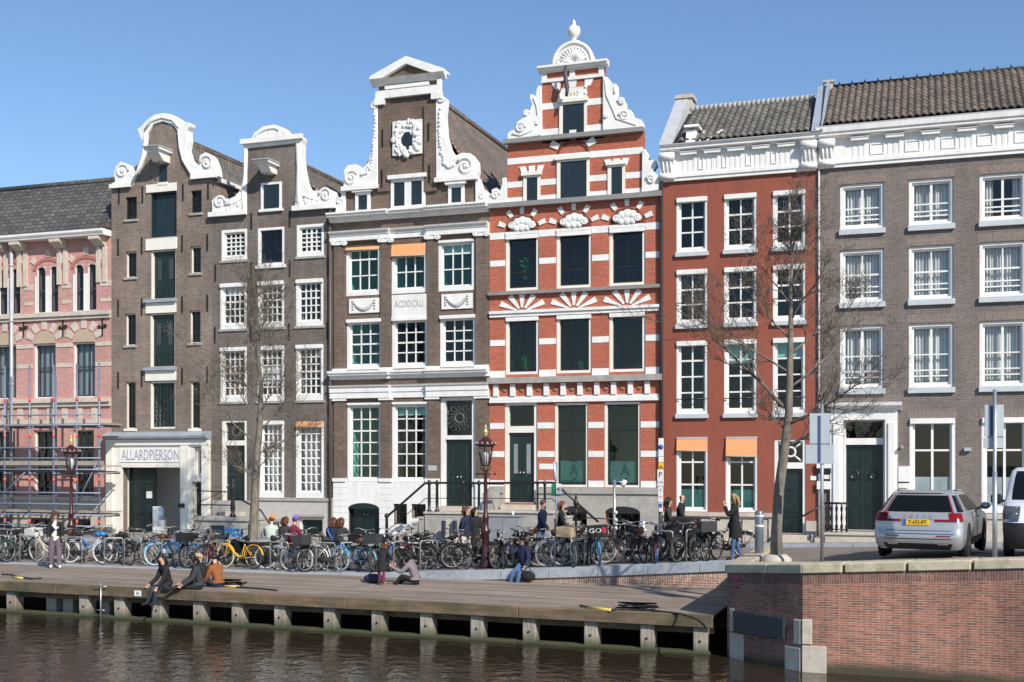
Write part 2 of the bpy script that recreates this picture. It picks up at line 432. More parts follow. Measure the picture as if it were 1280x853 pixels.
while k < 28:
    o0 = k*.195+.02; x = JX0-rng.random()*3
    while x < JX1:
        x2 = min(x+rng.uniform(3.2, 4.4), JX1); z = -.455+rng.uniform(-.004, .004)
        xa = x+.004; xb = x2-.004
        if xb > xa+.05 and jf(xa)+o0+.19 < -7.0:
            ya, yb = jf(xa)+o0, jf(xb)+o0
            dk.add([(xa, ya, z-.05), (xb, yb, z-.05), (xb, yb+.186, z-.05), (xa, ya+.186, z-.05), (xa, ya, z), (xb, yb, z), (xb, yb+.186, z), (xa, ya+.186, z)],
               [(0, 3, 2, 1), (4, 5, 6, 7), (0, 1, 5, 4), (1, 2, 6, 5), (2, 3, 7, 6), (3, 0, 4, 7)])
        x = x2
    k += 1
dk.build('decking', deckwood, jr)
def skew_beam(x0, x1, off0, off1, z0, z1, mb):
    n = max(2, int((x1-x0)/4)); 
    for i in range(n):
        a = x0+(x1-x0)*i/n; c = x0+(x1-x0)*(i+1)/n-.012
        mb.add([(a, jf(a)+off0, z0), (c, jf(c)+off0, z0), (c, jf(c)+off1, z0), (a, jf(a)+off1, z0), (a, jf(a)+off0, z1), (c, jf(c)+off0, z1), (c, jf(c)+off1, z1), (a, jf(a)+off1, z1)],
               [(0, 3, 2, 1), (4, 5, 6, 7), (0, 1, 5, 4), (1, 2, 6, 5), (2, 3, 7, 6), (3, 0, 4, 7)])
    return mb
skew_beam(JX0, JX1+.02, -.10, .02, -.705, -.435, MB()).build('edge_beam', beamwood, jr, bevel=.015)
skew_beam(JX0, JX1, .18, .38, -.86, -.715, MB()).build('inner_beam', beamwood, jr)
skew_beam(JX0, JX1-.05, -.02, .24, WZ-.25, WZ+.055, MB()).build('waling', beamwood, jr, bevel=.02)
MB().add([(JX0, -8.9, WZ-.5), (JX1, -8.9, WZ-.5), (JX1, -8.9, -.52), (JX0, -8.9, -.52)], [(0, 1, 2, 3)]).build('back_wall', plain('dark_quay_wall', (.05, .047, .04), .7), jr)  # back wall under the deck in one dark tone
for pxx in (2, 98, 144, 193, 247, 297, 352, 415.5, 477, 539, 603, 669, 746, 816, 882, -50, -100, -160):
    X = pxX(pxx, -12.3); Y = jf(X)
    MB().box(X-.15, X+.15, Y+.0, Y+.34, WZ-.3, -.707).build('pile', pilewood, jr, bevel=.015)
    MB().lathe((X, Y-.005, -1.0), [(.025, -.02), (.025, .006), (.012, .012)], 8, axis='y').build('bolt', black, jr)
cpost = plain('concrete_post', (.42, .38, .31), .9, var=.15)
for pxx in (50, 72, 120):
    X = pxX(pxx, -11.9); Y = jf(X)+.55
    MB().box(X-.16, X+.16, Y, Y+.3, WZ-.3, -.80).build('concrete_strut', cpost, jr)
# small white number plate on the edge beam, ladder in the water
P_ = px(174, 741, -12.25); Y = jf(P_.x)-.10
pl = MB().box(P_.x-.10, P_.x+.10, Y-.02, Y-.001, -.65, -.51).build('number_plate', white, jr)
text('15', .11, (P_.x, Y-.024, -.58), black, pl, 'plate_number')
X = pxX(129, -12.2); Y = jf(X)-.16
lr = empty('jetty_ladder', (X, Y, WZ), 'thin grey metal ladder pole with two rungs at the jetty edge', 'ladder')
lb = MB(); lb.tube([(X, Y, WZ-.3), (X, Y, -.33)], .017, 6); lb.build('pole', steel, lr)
for z, hw in ((-.44, .19), (-1.05, .13), (-1.4, .13)): MB().tube([(X-hw, Y-.02, z), (X+hw, Y-.02, z)], .011, 6).build('rung', steel, lr)
# mooring ropes with yellow sleeves
yel = plain('yellow_sleeve', (.62, .47, .10), .6, var=.05)
def rope(label, pts, ya, yb, knot=None):
    r = empty('mooring_rope', (pts[0][0], pts[0][1], -.45), label, 'mooring rope', 'ropes left on the jetty')
    m = MB(); m.tube(pts, .022, 6)
    if knot:
        k = Vector(knot); rg = random.Random(5); kp = []
        for i in range(26): kp.append(k+Vector((rg.uniform(-.45, .45), rg.uniform(-.2, .2), rg.uniform(.0, .13))))
        m.tube(kp, .018, 5)
    m.build('rope', black, r)
    MB().tube([ya, yb], .034, 8).build('sleeve', yel, r)
def dp(x, y, z=-.425):   # point on the deck seen at a photo pixel
    d = (H-z)*F/(y-HOR); u = (x-640)/F
    return Vector((d*(-ST+u*CT), d*(CT+u*ST)-D, z))
rope('black mooring rope with yellow sleeve lying at the far left end of the jetty', [dp(2, 718), dp(14, 718.5), dp(24, 721.5), dp(40, 723.6), dp(52, 723)], dp(17, 721.8), dp(28, 723), None)
rope('coiled black mooring rope with yellow sleeve behind the seated pair', [dp(243, 729), dp(262, 729.5), dp(275, 731), dp(290, 733), dp(308, 728), dp(296, 734), dp(325, 736), dp(347, 738)], dp(281, 733), dp(299, 733.6), dp(282, 730.5))
rope('tangled black rope with bright yellow sleeve at the right end of the jetty', [dp(725, 757), dp(732, 758.5), dp(765, 763), dp(785, 762), dp(812, 763), dp(850, 767.5), dp(866, 772), dp(875, 777, -.40), dp(884, 786, -.5)], dp(735, 759.5), dp(764, 763), dp(797, 761))
# ------------------------------------------------------------------ bridge abutment
bk_br = brick('bridge_brick', (.36, .14, .095), (.19, .088, .066), (.40, .31, .245), .20, .047, .006, .42, .35, alg=True)
bk_brd = brick('bridge_brick_chamfer', (.36, .14, .095), (.19, .088, .066), (.40, .31, .245), .27, .047, .007, .42, .35, diag=True, alg=True)
bk_brsd = brick('bridge_brick_soldier_chamfer', (.24, .11, .08), (.13, .065, .055), (.28, .235, .19), .26, .065, .008, .42, .35, 'soldier', diag=True)
bk_brs = brick('bridge_brick_soldier', (.24, .11, .08), (.13, .065, .055), (.28, .235, .19), .26, .05, .006, .42, .35, 'soldier')
capst = plain('sandstone_coping', (.47, .415, .31), .85, var=.22, scale=5, bump=.25, dirt=((.17, .17, .095), .85))
blockst = plain('granite_block', (.50, .45, .38), .85, var=.18, scale=6, bump=.12, dirt=((.40, .28, .15), .4))
def capz(X): return .65+.092*(X-A2.x) if X < B2.x else .80+.055*(min(X, 9)-B2.x)
br = empty('bridge_abutment', (0, -14, WZ), 'red brick bridge abutment with sandstone coping and chamfered corner beside the canal', 'bridge wall')
pts = [(A2.x, -7.38), (A2.x, A2.y), (B2.x, B2.y)]
n = 14
for i in range(1, n+1): pts.append((B2.x+(C2.x-B2.x)*(i/n)**1.6, B2.y+(C2.y-B2.y)*(i/n)**1.6))
body = MB(); sol = MB()
for i_, ((xa, ya), (xc, yc)) in enumerate(zip(pts[:-1], pts[1:])):
    mi_ = 1 if i_ == 1 else 0
    za = capz(xa)-.19; zc = capz(xc)-.19
    body.add([(xa, ya, WZ-.8), (xc, yc, WZ-.8), (xc, yc, zc-.2), (xa, ya, za-.2)], [(0, 1, 2, 3)], mi_)
    sol.add([(xa, ya, za-.2), (xc, yc, zc-.2), (xc, yc, zc+.01), (xa, ya, za+.01)], [(0, 1, 2, 3)], mi_)
body.build('brick_face', [bk_br, bk_brd], br); sol.build('soldier_course', [bk_brs, bk_brsd], br)
def off(p, d, nx, ny): return (p[0]+nx*d, p[1]+ny*d)
# coping stones, mitred at the corners
segs = [((A2.x, -7.38), (A2.x, A2.y)), ((A2.x, A2.y), (B2.x, B2.y)), ((B2.x, B2.y), (C2.x, C2.y))]
nrm = []
for a, c in segs:
    dx, dy = c[0]-a[0], c[1]-a[1]; l = math.hypot(dx, dy); nrm.append((dy/l, -dx/l))
def mit(i, d):   # offset corner i by d outward
    if i == 0: return off(segs[0][0], d, *nrm[0])
    if i == 3: return off(segs[2][1], d, *nrm[2])
    n1, n2 = nrm[i-1], nrm[i]; c = segs[i][0]; k = 1+n1[0]*n2[0]+n1[1]*n2[1]
    return (c[0]+d*(n1[0]+n2[0])/k, c[1]+d*(n1[1]+n2[1])/k)
for i, (cuts) in enumerate(([0, .25, .5, .75, 1], [0, .56, 1], [0]+[.0175+.0262*j*1.03 for j in range(0, 37)]+[1])):
    o0, o1 = mit(i, .05), mit(i+1, .05); i0, i1 = mit(i, -.45), mit(i+1, -.45)
    for j, (a, c) in enumerate(zip(cuts[:-1], cuts[1:])):
        if c > 1: break
        g_ = .0012 if i == 2 else .006
        a = a+(g_ if a > 0 else 0)
        L = lambda p, q, k: (p[0]+(q[0]-p[0])*k, p[1]+(q[1]-p[1])*k)
        cs = [L(o0, o1, a), L(o0, o1, c), L(i0, i1, c), L(i0, i1, a)]
        vs = []
        for dz in (-.19, 0):
            for q_ in cs: vs.append((q_[0], q_[1], capz(q_[0])+dz))
        MB().add(vs, [(0, 3, 2, 1), (4, 5, 6, 7), (0, 1, 5, 4), (1, 2, 6, 5), (2, 3, 7, 6), (3, 0, 4, 7)]).build('coping_stone', capst, br, bevel=.02)
def onwall(x, y, a, c):
    """point on the vertical plane through a-c seen at photo pixel"""
    u = (x-640)/F; dx, dy = -ST+u*CT, CT+u*ST
    nx, ny = c[1]-a[1], -(c[0]-a[0])
    k = ((a[0])*nx+(a[1]+D)*ny)/(dx*nx+dy*ny)
    return Vector((dx*k, dy*k-D, H+(HOR-y)/F*k))
def wallbox(x0, y0, x1, y1, a, c, th, name, mt, bevel=.01, par=None):
    p0 = onwall(x0, y0, a, c); p1 = onwall(x1, y1, a, c); nx, ny = c[1]-a[1], -(c[0]-a[0]); l = math.hypot(nx, ny); nx /= l; ny /= l
    if ny > 0: nx, ny = -nx, -ny
    zt, zb = p0.z, p1.z
    e0 = (p0.x-nx*.1, p0.y-ny*.1); e1 = (p1.x-nx*.1, p1.y-ny*.1); f0 = (p0.x+nx*th, p0.y+ny*th); f1 = (p1.x+nx*th, p1.y+ny*th)
    return MB().add([(*f0, zb), (*f1, zb), (*e1, zb), (*e0, zb), (*f0, zt), (*f1, zt), (*e1, zt), (*e0, zt)],
                    [(0, 3, 2, 1), (4, 5, 6, 7), (0, 1, 5, 4), (1, 2, 6, 5), (2, 3, 7, 6), (3, 0, 4, 7)]).build(name, mt, par or br, bevel=bevel)
a_, b_, c_ = tuple(A2), tuple(B2), tuple(C2)
wallbox(913, 760, 919, 790, a_, b_, .03, 'stone_block', blockst); wallbox(913, 790.5, 930, 830, a_, b_, .032, 'stone_block', blockst)
wallbox(993, 774, 1001.5, 806, a_, b_, .03, 'stone_block', blockst); wallbox(1002.5, 774, 1015, 806, b_, c_, .03, 'stone_block', blockst)
wallbox(982, 807, 1001.5, 860, a_, b_, .032, 'stone_block', blockst); wallbox(1002.5, 807, 1033, 860, b_, c_, .032, 'stone_block', blockst)
plm = plain('blue_black_plate', (.022, .030, .042), .45, var=.25, scale=2.5)
pm = wallbox(920, 763, 983, 800, a_, b_, .09, 'metal_plate', plm, .012)
for (x, y) in ((924, 768), (950, 770), (978, 774), (924, 795), (950, 797), (978, 799)):
    p0 = onwall(x, y, a_, b_); nx, ny = nrm[1]
    MB().ball((p0.x+nx*.092, p0.y+ny*.092, p0.z), .018, n=6, m=4).build('rivet', plm, pm)
pink = plain('pink_spray', (.70, .10, .25), .7, var=.1)
gm = MB(); nx, ny = nrm[1]
for st in ([(917, 720), (919, 723), (917.5, 726), (921, 728)], [(920.5, 719), (921, 725)], [(918, 730), (922, 731), (920, 734), (924, 735), (921.5, 732)]):
    gm.tube([onwall(x, y, a_, b_)+Vector((nx, ny, 0))*.004 for x, y in st], .012, 5)
gm.build('graffiti', pink, br)
ch = plain('white_scuff', (.6, .55, .5), .9, var=.2)
# ================================================================== house kit
def zp(pts, ox, oy, sc, Y=0):
    r = []
    for x, y in pts:
        p = px(ox+x/sc, oy+y/sc, Y); r.append((p.x, p.z))
    return r
def ridge_z(X, xp, yp):
    u = (xp-640)/F; k = X/(-ST+u*CT); return H+(HOR-yp)/F*k
class House:
    def __init__(s, label, xl, xr, cat='house', name='canal_house'):
        s.X0 = pxX(xl); s.X1 = pxX(xr); s.xm = (xl+xr)/2; s.mid = (s.X0+s.X1)/2
        s.root = empty(name, (s.mid, 0, gz(s.mid, 0)), label, cat, 'canal houses along the quay')
        s.op = []; s.rooms = []
    def row(s, yt, yb, xr=None):
        xr = s.xm if xr is None else xr
        return pxZ(xr, yt), pxZ(xr, yb)
    def Z(s, y, x=None): return pxZ(s.xm if x is None else x, y)
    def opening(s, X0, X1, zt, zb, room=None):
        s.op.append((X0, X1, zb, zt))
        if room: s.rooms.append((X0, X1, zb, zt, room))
    def wall(s, mt, ztop, zbot=-1.2, depth=10, side=None, name='wall', rev=.26):
        xs = sorted(set([s.X0, s.X1]+[round(v, 4) for o in s.op for v in o[:2]]))
        zs = sorted(set([zbot, ztop]+[round(v, 4) for o in s.op for v in o[2:]]))
        b = MB()
        # openings may be tall (doors): rectangles only
        for i in range(len(xs)-1):
            for j in range(len(zs)-1):
                cx, cz = (xs[i]+xs[i+1])/2, (zs[j]+zs[j+1])/2
                if any(o[0] < cx < o[1] and o[2] < cz < o[3] for o in s.op): continue
                b.add([(xs[i], 0, zs[j]), (xs[i+1], 0, zs[j]), (xs[i+1], 0, zs[j+1]), (xs[i], 0, zs[j+1])], [(0, 1, 2, 3)])
        for x0, x1, z0, z1 in s.op:
            b.add([(x0, 0, z0), (x0, rev, z0), (x0, rev, z1), (x0, 0, z1)], [(0, 3, 2, 1)][::-1])
            b.add([(x1, 0, z0), (x1, rev, z0), (x1, rev, z1), (x1, 0, z1)], [(0, 1, 2, 3)])
            b.add([(x0, 0, z0), (x1, 0, z0), (x1, rev, z0), (x0, rev, z0)], [(0, 1, 2, 3)])
            b.add([(x0, 0, z1), (x1, 0, z1), (x1, rev, z1), (x0, rev, z1)], [(0, 3, 2, 1)])
        e = .006
        b.add([(s.X0+e, 0, zbot), (s.X0+e, depth, zbot), (s.X0+e, depth, ztop), (s.X0+e, 0, ztop)], [(0, 3, 2, 1)])
        b.add([(s.X1-e, 0, zbot), (s.X1-e, depth, zbot), (s.X1-e, depth, ztop), (s.X1-e, 0, ztop)], [(0, 1, 2, 3)])
        b.add([(s.X0, depth, zbot), (s.X1, depth, zbot), (s.X1, depth, ztop), (s.X0, depth, ztop)], [(0, 3, 2, 1)])
        o = b.build(name, mt, s.root)
        # rooms behind the openings
        kinds = {}
        for r in s.rooms: kinds.setdefault(r[4], []).append(r)
        for mt_, rs in kinds.items():
            b = MB()
            for x0, x1, z0, z1, _ in rs:
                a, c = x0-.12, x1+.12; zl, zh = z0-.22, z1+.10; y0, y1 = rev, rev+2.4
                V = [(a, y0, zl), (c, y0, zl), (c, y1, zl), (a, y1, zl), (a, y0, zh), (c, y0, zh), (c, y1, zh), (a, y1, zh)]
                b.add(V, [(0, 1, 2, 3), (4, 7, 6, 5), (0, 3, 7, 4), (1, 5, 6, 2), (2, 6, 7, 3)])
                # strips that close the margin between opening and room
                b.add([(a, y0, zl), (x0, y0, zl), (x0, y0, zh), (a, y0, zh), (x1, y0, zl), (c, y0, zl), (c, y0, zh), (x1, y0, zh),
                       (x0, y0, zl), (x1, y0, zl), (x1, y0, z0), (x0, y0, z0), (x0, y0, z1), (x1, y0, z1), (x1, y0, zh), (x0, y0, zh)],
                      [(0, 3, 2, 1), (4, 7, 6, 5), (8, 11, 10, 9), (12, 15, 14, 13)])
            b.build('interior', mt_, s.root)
        return o
    def win(s, x0, x1, z, fm=None, fw=.085, rec=.02, dep=.20, sm=None, sw=.045, cols=3, rows=4, thick=(), gm=None, mun=.026, sill=None,
            box=None, awn=None, curt=None, frost=None, room=None, arch=0, raw=False, label=None, vmid=False, bottom=0, shade=0):
        zt, zb = z; X0, X1 = (x0, x1) if raw else (pxX(x0), pxX(x1))
        fm = fm or white; sm = sm or fm; gm = gm or gl_clear; room = room or roomD
        s.opening(X0, X1, zt, zb, room)
        y0, y1 = rec, rec+dep; e = .002
        b = MB()
        b.box(X0+e, X0+fw, y0, y1, zb+e, zt-e); b.box(X1-fw, X1-e, y0, y1, zb+e, zt-e)
        b.box(X0+fw, X1-fw, y0, y1, zt-fw, zt-e); b.box(X0+fw, X1-fw, y0, y1, zb+e, zb+fw*.9+bottom)
        o = b.build('window', fm, s.root)
        if label: o['label'] = label
        a, c = X0+fw, X1-fw; d, u = zb+fw*.9+bottom, zt-fw
        ys = rec+dep*.45
        sb = MB()
        sb.box(a, a+sw, ys, ys+.05, d, u); sb.box(c-sw, c, ys, ys+.05, d, u); sb.box(a+sw, c-sw, ys, ys+.05, u-sw, u); sb.box(a+sw, c-sw, ys, ys+.05, d, d+sw*1.3)
        hs = rows if isinstance(rows, (list, tuple)) else [1]*rows
        tot = sum(hs); zz = u-sw; zs = []; hh = (u-sw)-(d+sw*1.3)
        for i, h in enumerate(hs[:-1]):
            zz -= hh*h/tot; tk = .055 if i in thick else mun; zs.append((zz, tk))
        for zz, tk in zs: sb.box(a+sw, c-sw, ys-.004, ys+.046, zz-tk/2, zz+tk/2)
        zl = [(u-sw, 0)]+zs+[(d+sw*1.3, 0)]
        for k in range(1, cols):
            xx = a+sw+(c-a-2*sw)*k/cols; tk = .07 if (vmid and cols % 2 == 0 and k == cols//2) else mun
            for (za, ta), (zc, tc) in zip(zl[:-1], zl[1:]):
                if za-ta/2-zc-tc/2 > .01: sb.box(xx-tk/2, xx+tk/2, ys+.002, ys+.044, zc+tc/2, za-ta/2)
        sb.build('sash', sm, o)
        yg = ys+.024
        MB().add([(a+.01, yg, d+.01), (c-.01, yg, d+.01), (c-.01, yg, u-.01), (a+.01, yg, u-.01)], [(0, 1, 2, 3)]).build('pane', gm, o)
        if shade: MB().box(a+.03, c-.03, yg+.09, yg+.10, u-(u-d)*shade, u-.01).build('roller_blind', blind, o)
        if frost:
            f, fmat = frost
            MB().box(a+.012, c-.012, yg+.006, yg+.012, d+.012, d+(u-d)*f).build('frosted_film', fmat, o)
        if sill:
            sm_, h, ov, pj = sill
            MB().box(X0-ov, X1+ov, -pj, .10, zb-h, zb-.003).build('sill', sm_, o, bevel=.008)
        if box:
            bm_, h, pj = box
            MB().box(X0+.01, X1-.01, -pj, rec-.004, zt-h, zt+.02).build('blind_box', bm_, o, bevel=.008)
        if awn:
            h, pj = awn
            m_ = MB(); m_.add([(X0+.02, -.04, zt-.02), (X1-.02, -.04, zt-.02), (X1-.02, -pj, zt-h), (X0+.02, -pj, zt-h), (X0+.02, -.05, zt-.03), (X1-.02, -.05, zt-.03), (X1-.02, -pj-.012, zt-h), (X0+.02, -pj-.012, zt-h)],
               [(0, 3, 2, 1)[::-1], (4, 5, 6, 7)[::-1], (0, 1, 5, 4), (2, 3, 7, 6), (0, 4, 7, 3), (1, 2, 6, 5)])
            aw = m_.build('awning', orange, o)
            MB().tube([(X0+.01, -pj-.005, zt-h), (X1-.01, -pj-.005, zt-h)], .02, 6).build('awning_bar', stone, aw)
        if curt:
            cm = MB(); rg = random.Random(int(X0*100+zb*37)); n = 46
            gap = curt if isinstance(curt, tuple) else None
            pts = []
            for i in range(n+1):
                t_ = i/n; xx = X0+.05+(X1-X0-.1)*t_
                pts.append((xx, .34+.055*math.sin(i*1.75+rg.uniform(-.5, .5))+.02*math.sin(i*.6)))
            vs = [(p, q, zb-.05) for p, q in pts]+[(p, q*.96+.01, zt) for p, q in pts]; m1 = n+1
            fs = [(i, i+1, m1+i+1, m1+i) for i in range(n) if not (gap and gap[0] < i/n < gap[1])]
            cm.add(vs, fs, smooth=True).build('curtain', curtain, o)
        return o
    def door(s, x0, x1, z, zc, fm=None, fw=.11, rec=.04, dep=.2, leaf=None, leaves=2, bar=.12, tran=None, panels=((.08, .34), (.40, .62), (.68, .94)), gm=None, room=None, raw=False, knobs=True, winpan=None):
        """z: (top, bottom); zc: underside of the cross bar"""
        zt, zb = z; X0, X1 = (x0, x1) if raw else (pxX(x0), pxX(x1)); fm = fm or cream; leaf = leaf or darkgreen
        s.opening(X0, X1, zt, zb, room or roomD); e = .002
        b = MB(); y0, y1 = rec, rec+dep
        b.box(X0+e, X0+fw, y0, y1, zb+.031, zt-e); b.box(X1-fw, X1-e, y0, y1, zb+.031, zt-e); b.box(X0+fw, X1-fw, y0, y1, zt-fw*.7, zt-e)
        if tran: b.box(X0+fw, X1-fw, y0, y1, zc, zc+bar)
        MB().box(X0+e, X1-e, .003, y1, zb+e, zb+.03).build('threshold', stone, s.root)
        o = b.build('door', fm, s.root)
        a, c = X0+fw, X1-fw; top = zc if tran else zt-fw*.7
        yl = rec+dep*.6
        for k in range(leaves):
            la, lc = a+(c-a)*k/leaves+.004, a+(c-a)*(k+1)/leaves-.004
            lb = MB().box(la, lc, yl, yl+.06, zb+.033, top-.005)
            hh = top-zb
            for p0, p1 in panels:
                xa, xc, za, zc_ = la+.09, lc-.09, zb+hh*p0, zb+hh*p1
                for (q0, q1, r0, r1) in ((xa, xc, za, za+.03), (xa, xc, zc_-.03, zc_), (xa, xa+.03, za+.03, zc_-.03), (xc-.03, xc, za+.03, zc_-.03)):
                    lb.box(q0, q1, yl-.022, yl, r0, r1)
                lb.box(xa+.07, xc-.07, yl-.014, yl, za+.07, zc_-.07)
            lo = lb.build('leaf', leaf, o)
            if knobs:
                kx = lc-.06 if (k == 0 and leaves == 2) else la+.06
                kb_ = MB(); kb_.ball((kx, yl-.06, zb+1.02), .035, n=8, m=5); kb_.tube([(kx, yl-.04, zb+1.02), (kx, yl, zb+1.02)], .014, 6)
                kb_.build('knob', steel, lo)
            if winpan:
                MB().box(la+.15, lc-.15, yl-.026, yl-.016, zb+hh*.42, zb+hh*.84).build('glazing', winpan, lo)
        if tran:
            zl, zh = zc+bar, zt-fw*.7
            MB().add([(a, yl, zl), (c, yl, zl), (c, yl, zh), (a, yl, zh)], [(0, 1, 2, 3)]).build('transom_pane', gm or gl_dark, o)
            if tran == 'x':
                tb = MB(); mx_, mz = (a+c)/2, (zl+zh)/2; r_ = min(c-a, zh-zl)*.22
                tb.tube([(mx_+r_*math.cos(t_*math.pi/8), yl-.03, mz+r_*math.sin(t_*math.pi/8)) for t_ in range(16)], .035, 6, closed=True)
                for sx_ in (-1, 1):
                    for sz_ in (-1, 1): tb.tube([(mx_+sx_*r_*.75, yl-.03, mz+sz_*r_*.75), (mx_+sx_*(c-a)*.48, yl-.03, mz+sz_*(zh-zl)*.47)], .032, 5)
                tb.build('transom_lattice', white, o)
            if tran == 'rose':
                tb = MB(); mx_, mz = (a+c)/2, (zl+zh)/2
                for k in range(16):
                    an = k*math.pi/8; r0, r1 = .17, min(c-a, zh-zl)*.5
                    pts_ = [(mx_+math.cos(an+.18*math.sin(q_*2.2))*(r0+(r1-r0)*q_/5), yl-.02, mz+math.sin(an+.18*math.sin(q_*2.2))*(r0+(r1-r0)*q_/5)) for q_ in range(6)]
                    tb.tube(pts_, .009, 5)
                tb.tube([(mx_+.16*math.cos(t_*math.pi/8), yl-.02, mz+.16*math.sin(t_*math.pi/8)) for t_ in range(16)], .022, 5, closed=True)
                tb.build('transom_grille', plain('grille_grey', (.13, .16, .155), .5), o)
        return o
    def band(s, name, mt, yt, yb, pj=.03, x0=None, x1=None, xr=None, back=-.001, bevel=0, raw=None):
        xr = s.xm if xr is None else xr
        X0 = s.X0+.003 if x0 is None else pxX(x0); X1 = s.X1-.003 if x1 is None else pxX(x1)
        zt, zb = raw if raw else (pxZ(xr, yt), pxZ(xr, yb))
        return MB().box(X0, X1, -pj, back, zb, zt).build(name, mt, s.root, bevel=bevel)
    def bands(s, name, mt, lst, pj=.012):
        """many pieces of one course: lst of (x0,x1,yt,yb,xref)"""
        b = MB()
        for x0, x1, yt, yb, xr in lst: b.box(pxX(x0), pxX(x1), -pj, -.001, pxZ(xr, yb), pxZ(xr, yt))
        return b.build(name, mt, s.root)
    def cornice(s, name, mt, prof, X0=None, X1=None):
        """prof: list of (projection, z) from bottom to top, swept along X"""
        X0 = s.X0 if X0 is None else X0; X1 = s.X1 if X1 is None else X1
        poly = [(-p, z) for p, z in prof]+[(.05, prof[-1][1]), (.05, prof[0][1])]
        return MB().prismx(poly, X0, X1).build(name, mt, s.root)
    def anchor(s, x, y, h=.55, fancy=False, yo=0):
        p = px(x, y); b = MB().box(p.x-.022, p.x+.022, -.035-yo, -.003-yo, p.z-h/2, p.z+h/2)
        if fancy:
            for q_ in (-.12, .12):
                b.spiral(p.x+q_, p.z+.02, .09, .02, -.03, .02, 1.2, 0, 1 if q_ > 0 else -1, 14)
            b.ball((p.x, -.03, p.z+h/2+.03), .05, n=6, m=4); b.ball((p.x, -.03, p.z-h/2), .04, n=6, m=4)
        return b.build('wall_anchor', black, s.root)
    def saddle(s, mt, zr, zeL, zeR, y0=.35, y1=10, name='roof', xm=None):
        """pitched roof with its ridge running back from the street"""
        xm = s.mid if xm is None else xm; b = MB(); t = .12
        for (xa, za) in ((s.X0-.05, zeL), (s.X1+.02, zeR)):
            b.add([(xa, y0, za), (xm, y0, zr), (xm, y1, zr), (xa, y1, za), (xa, y0, za-t), (xm, y0, zr-t), (xm, y1, zr-t), (xa, y1, za-t)],
              [(0, 1, 2, 3), (4, 7, 6, 5), (0, 4, 5, 1), (2, 6, 7, 3), (0, 3, 7, 4)])
        o = b.build(name, mt, s.root)
        MB().tube([(xm, y0, zr+.02), (xm, y1, zr+.02)], .13, 8).build('ridge_tiles', mt, o)
        b = MB()   # rear gable end
        b.add([(s.X0, y1-.05, min(zeL, zeR)-.6), (s.X1, y1-.05, min(zeL, zeR)-.6), (s.X1, y1-.05, zeR-.1), (xm, y1-.05, zr-.1), (s.X0, y1-.05, zeL-.1)], [(0, 1, 2, 3, 4)])
        return o
def pantiles(name, mt, parent, X0, X1, ya, za, yb, zb, pitch=.215, rows=11, amp=.062, org=None):
    """geometry pantiles on a slope that rises from (ya,za) to (yb,zb)"""
    n = int(round((X1-X0)/pitch)); b = MB(); k = 6
    sl = Vector((0, yb-ya, zb-za)); L = sl.length; sl.normalize(); nv = Vector((0, -sl.z, sl.y))
    if nv.z < 0: nv = -nv
    prof = [0, .35, .85, 1, .8, .3]
    rg = random.Random(len(name)+int(X0*10))
    for r in range(rows):
        l0, l1 = L*r/rows, L*(r+1)/rows+.03
        for c in range(n):
            jit = rg.uniform(-.008, .008); vs = []
            for i in range(k+1):
                xx = X0+pitch*(c+i/k); h = prof[i % k]*amp
                for l, lift in ((l0, .020), (l1, 0)):
                    p = Vector((xx, ya, za))+sl*l+nv*(h+lift+jit); vs.append(p)
            vs2 = []
            fs = [(2*i, 2*i+2, 2*i+3, 2*i+1) for i in range(k)]
            o_ = len(vs)
            for i in range(k+1): vs.append(vs[2*i]-nv*.04)
            fs += [(o_+i, o_+i+1, 2*i+2, 2*i) for i in range(k)]
            b.add(vs, fs, smooth=False)
    return b.build(name, mt, parent, org)
def ornament_relief(b, x0, x1, z0, z1, y, n, r, rg):
    for i in range(n):
        b.ball((rg.uniform(x0, x1), y, rg.uniform(z0, z1)), r*rg.uniform(.6, 1.3), r*.5, r*rg.uniform(.6, 1.3), 6, 4)
def garland(b, xa, xc, zt, sag, r, y):
    for i in range(15):
        t_ = i/14; x = xa+(xc-xa)*t_; z = zt-sag*(1-(2*t_-1)**2)
        b.ball((x, y, z), r*(.55+.55*(1-abs(2*t_-1))), r*.6, r*(.55+.55*(1-abs(2*t_-1))), 6, 4)
    for xx in (xa, xc):
        for q_ in range(4): b.ball((xx, y, zt-.09*q_), r*.55, r*.4, r*.6, 6, 4)
def tilemat(name, c1, c2, dark=(.03, .028, .026), bw=.24, rh=.2):
    return brick(name, c1, c2, dark, bw, rh, .02, .25, .6)
tile_brown = tilemat('brown_roof_tile', (.24, .195, .155), (.13, .115, .10), bw=.2, rh=.15)
tile_grey = tilemat('grey_roof_tile', (.125, .118, .108), (.07, .068, .065), bw=.3, rh=.2)
def islandmat(name, a, c, lo=.75, hi=1.25):
    m, t, bs = _nt(name); bs.inputs['Roughness'].default_value = .85
    gi = t.nodes.new('ShaderNodeNewGeometry'); cc = _mix(t, gi.outputs['Random Per Island'], a, c)
    cc = _mul(t, cc, _range(t, _noise(t, _pos(t), 7, 5, .7), lo, hi)); cc = _mul(t, cc, _range(t, _noise(t, _pos(t), .7, 4), .8, 1.2))
    cc = _mix(t, _range(t, _noise(t, _pos(t), 14, 3), 0, .7, .58, .7), cc, (.21, .19, .13))
    t.links.new(cc, bs.inputs['Base Color']); return m
pan_brown = islandmat('brown_pantile', (.165, .125, .098), (.10, .083, .07))
pan_grey = islandmat('grey_pantile', (.16, .148, .128), (.095, .087, .078))
# ================================================================== the seven houses
Wt = white
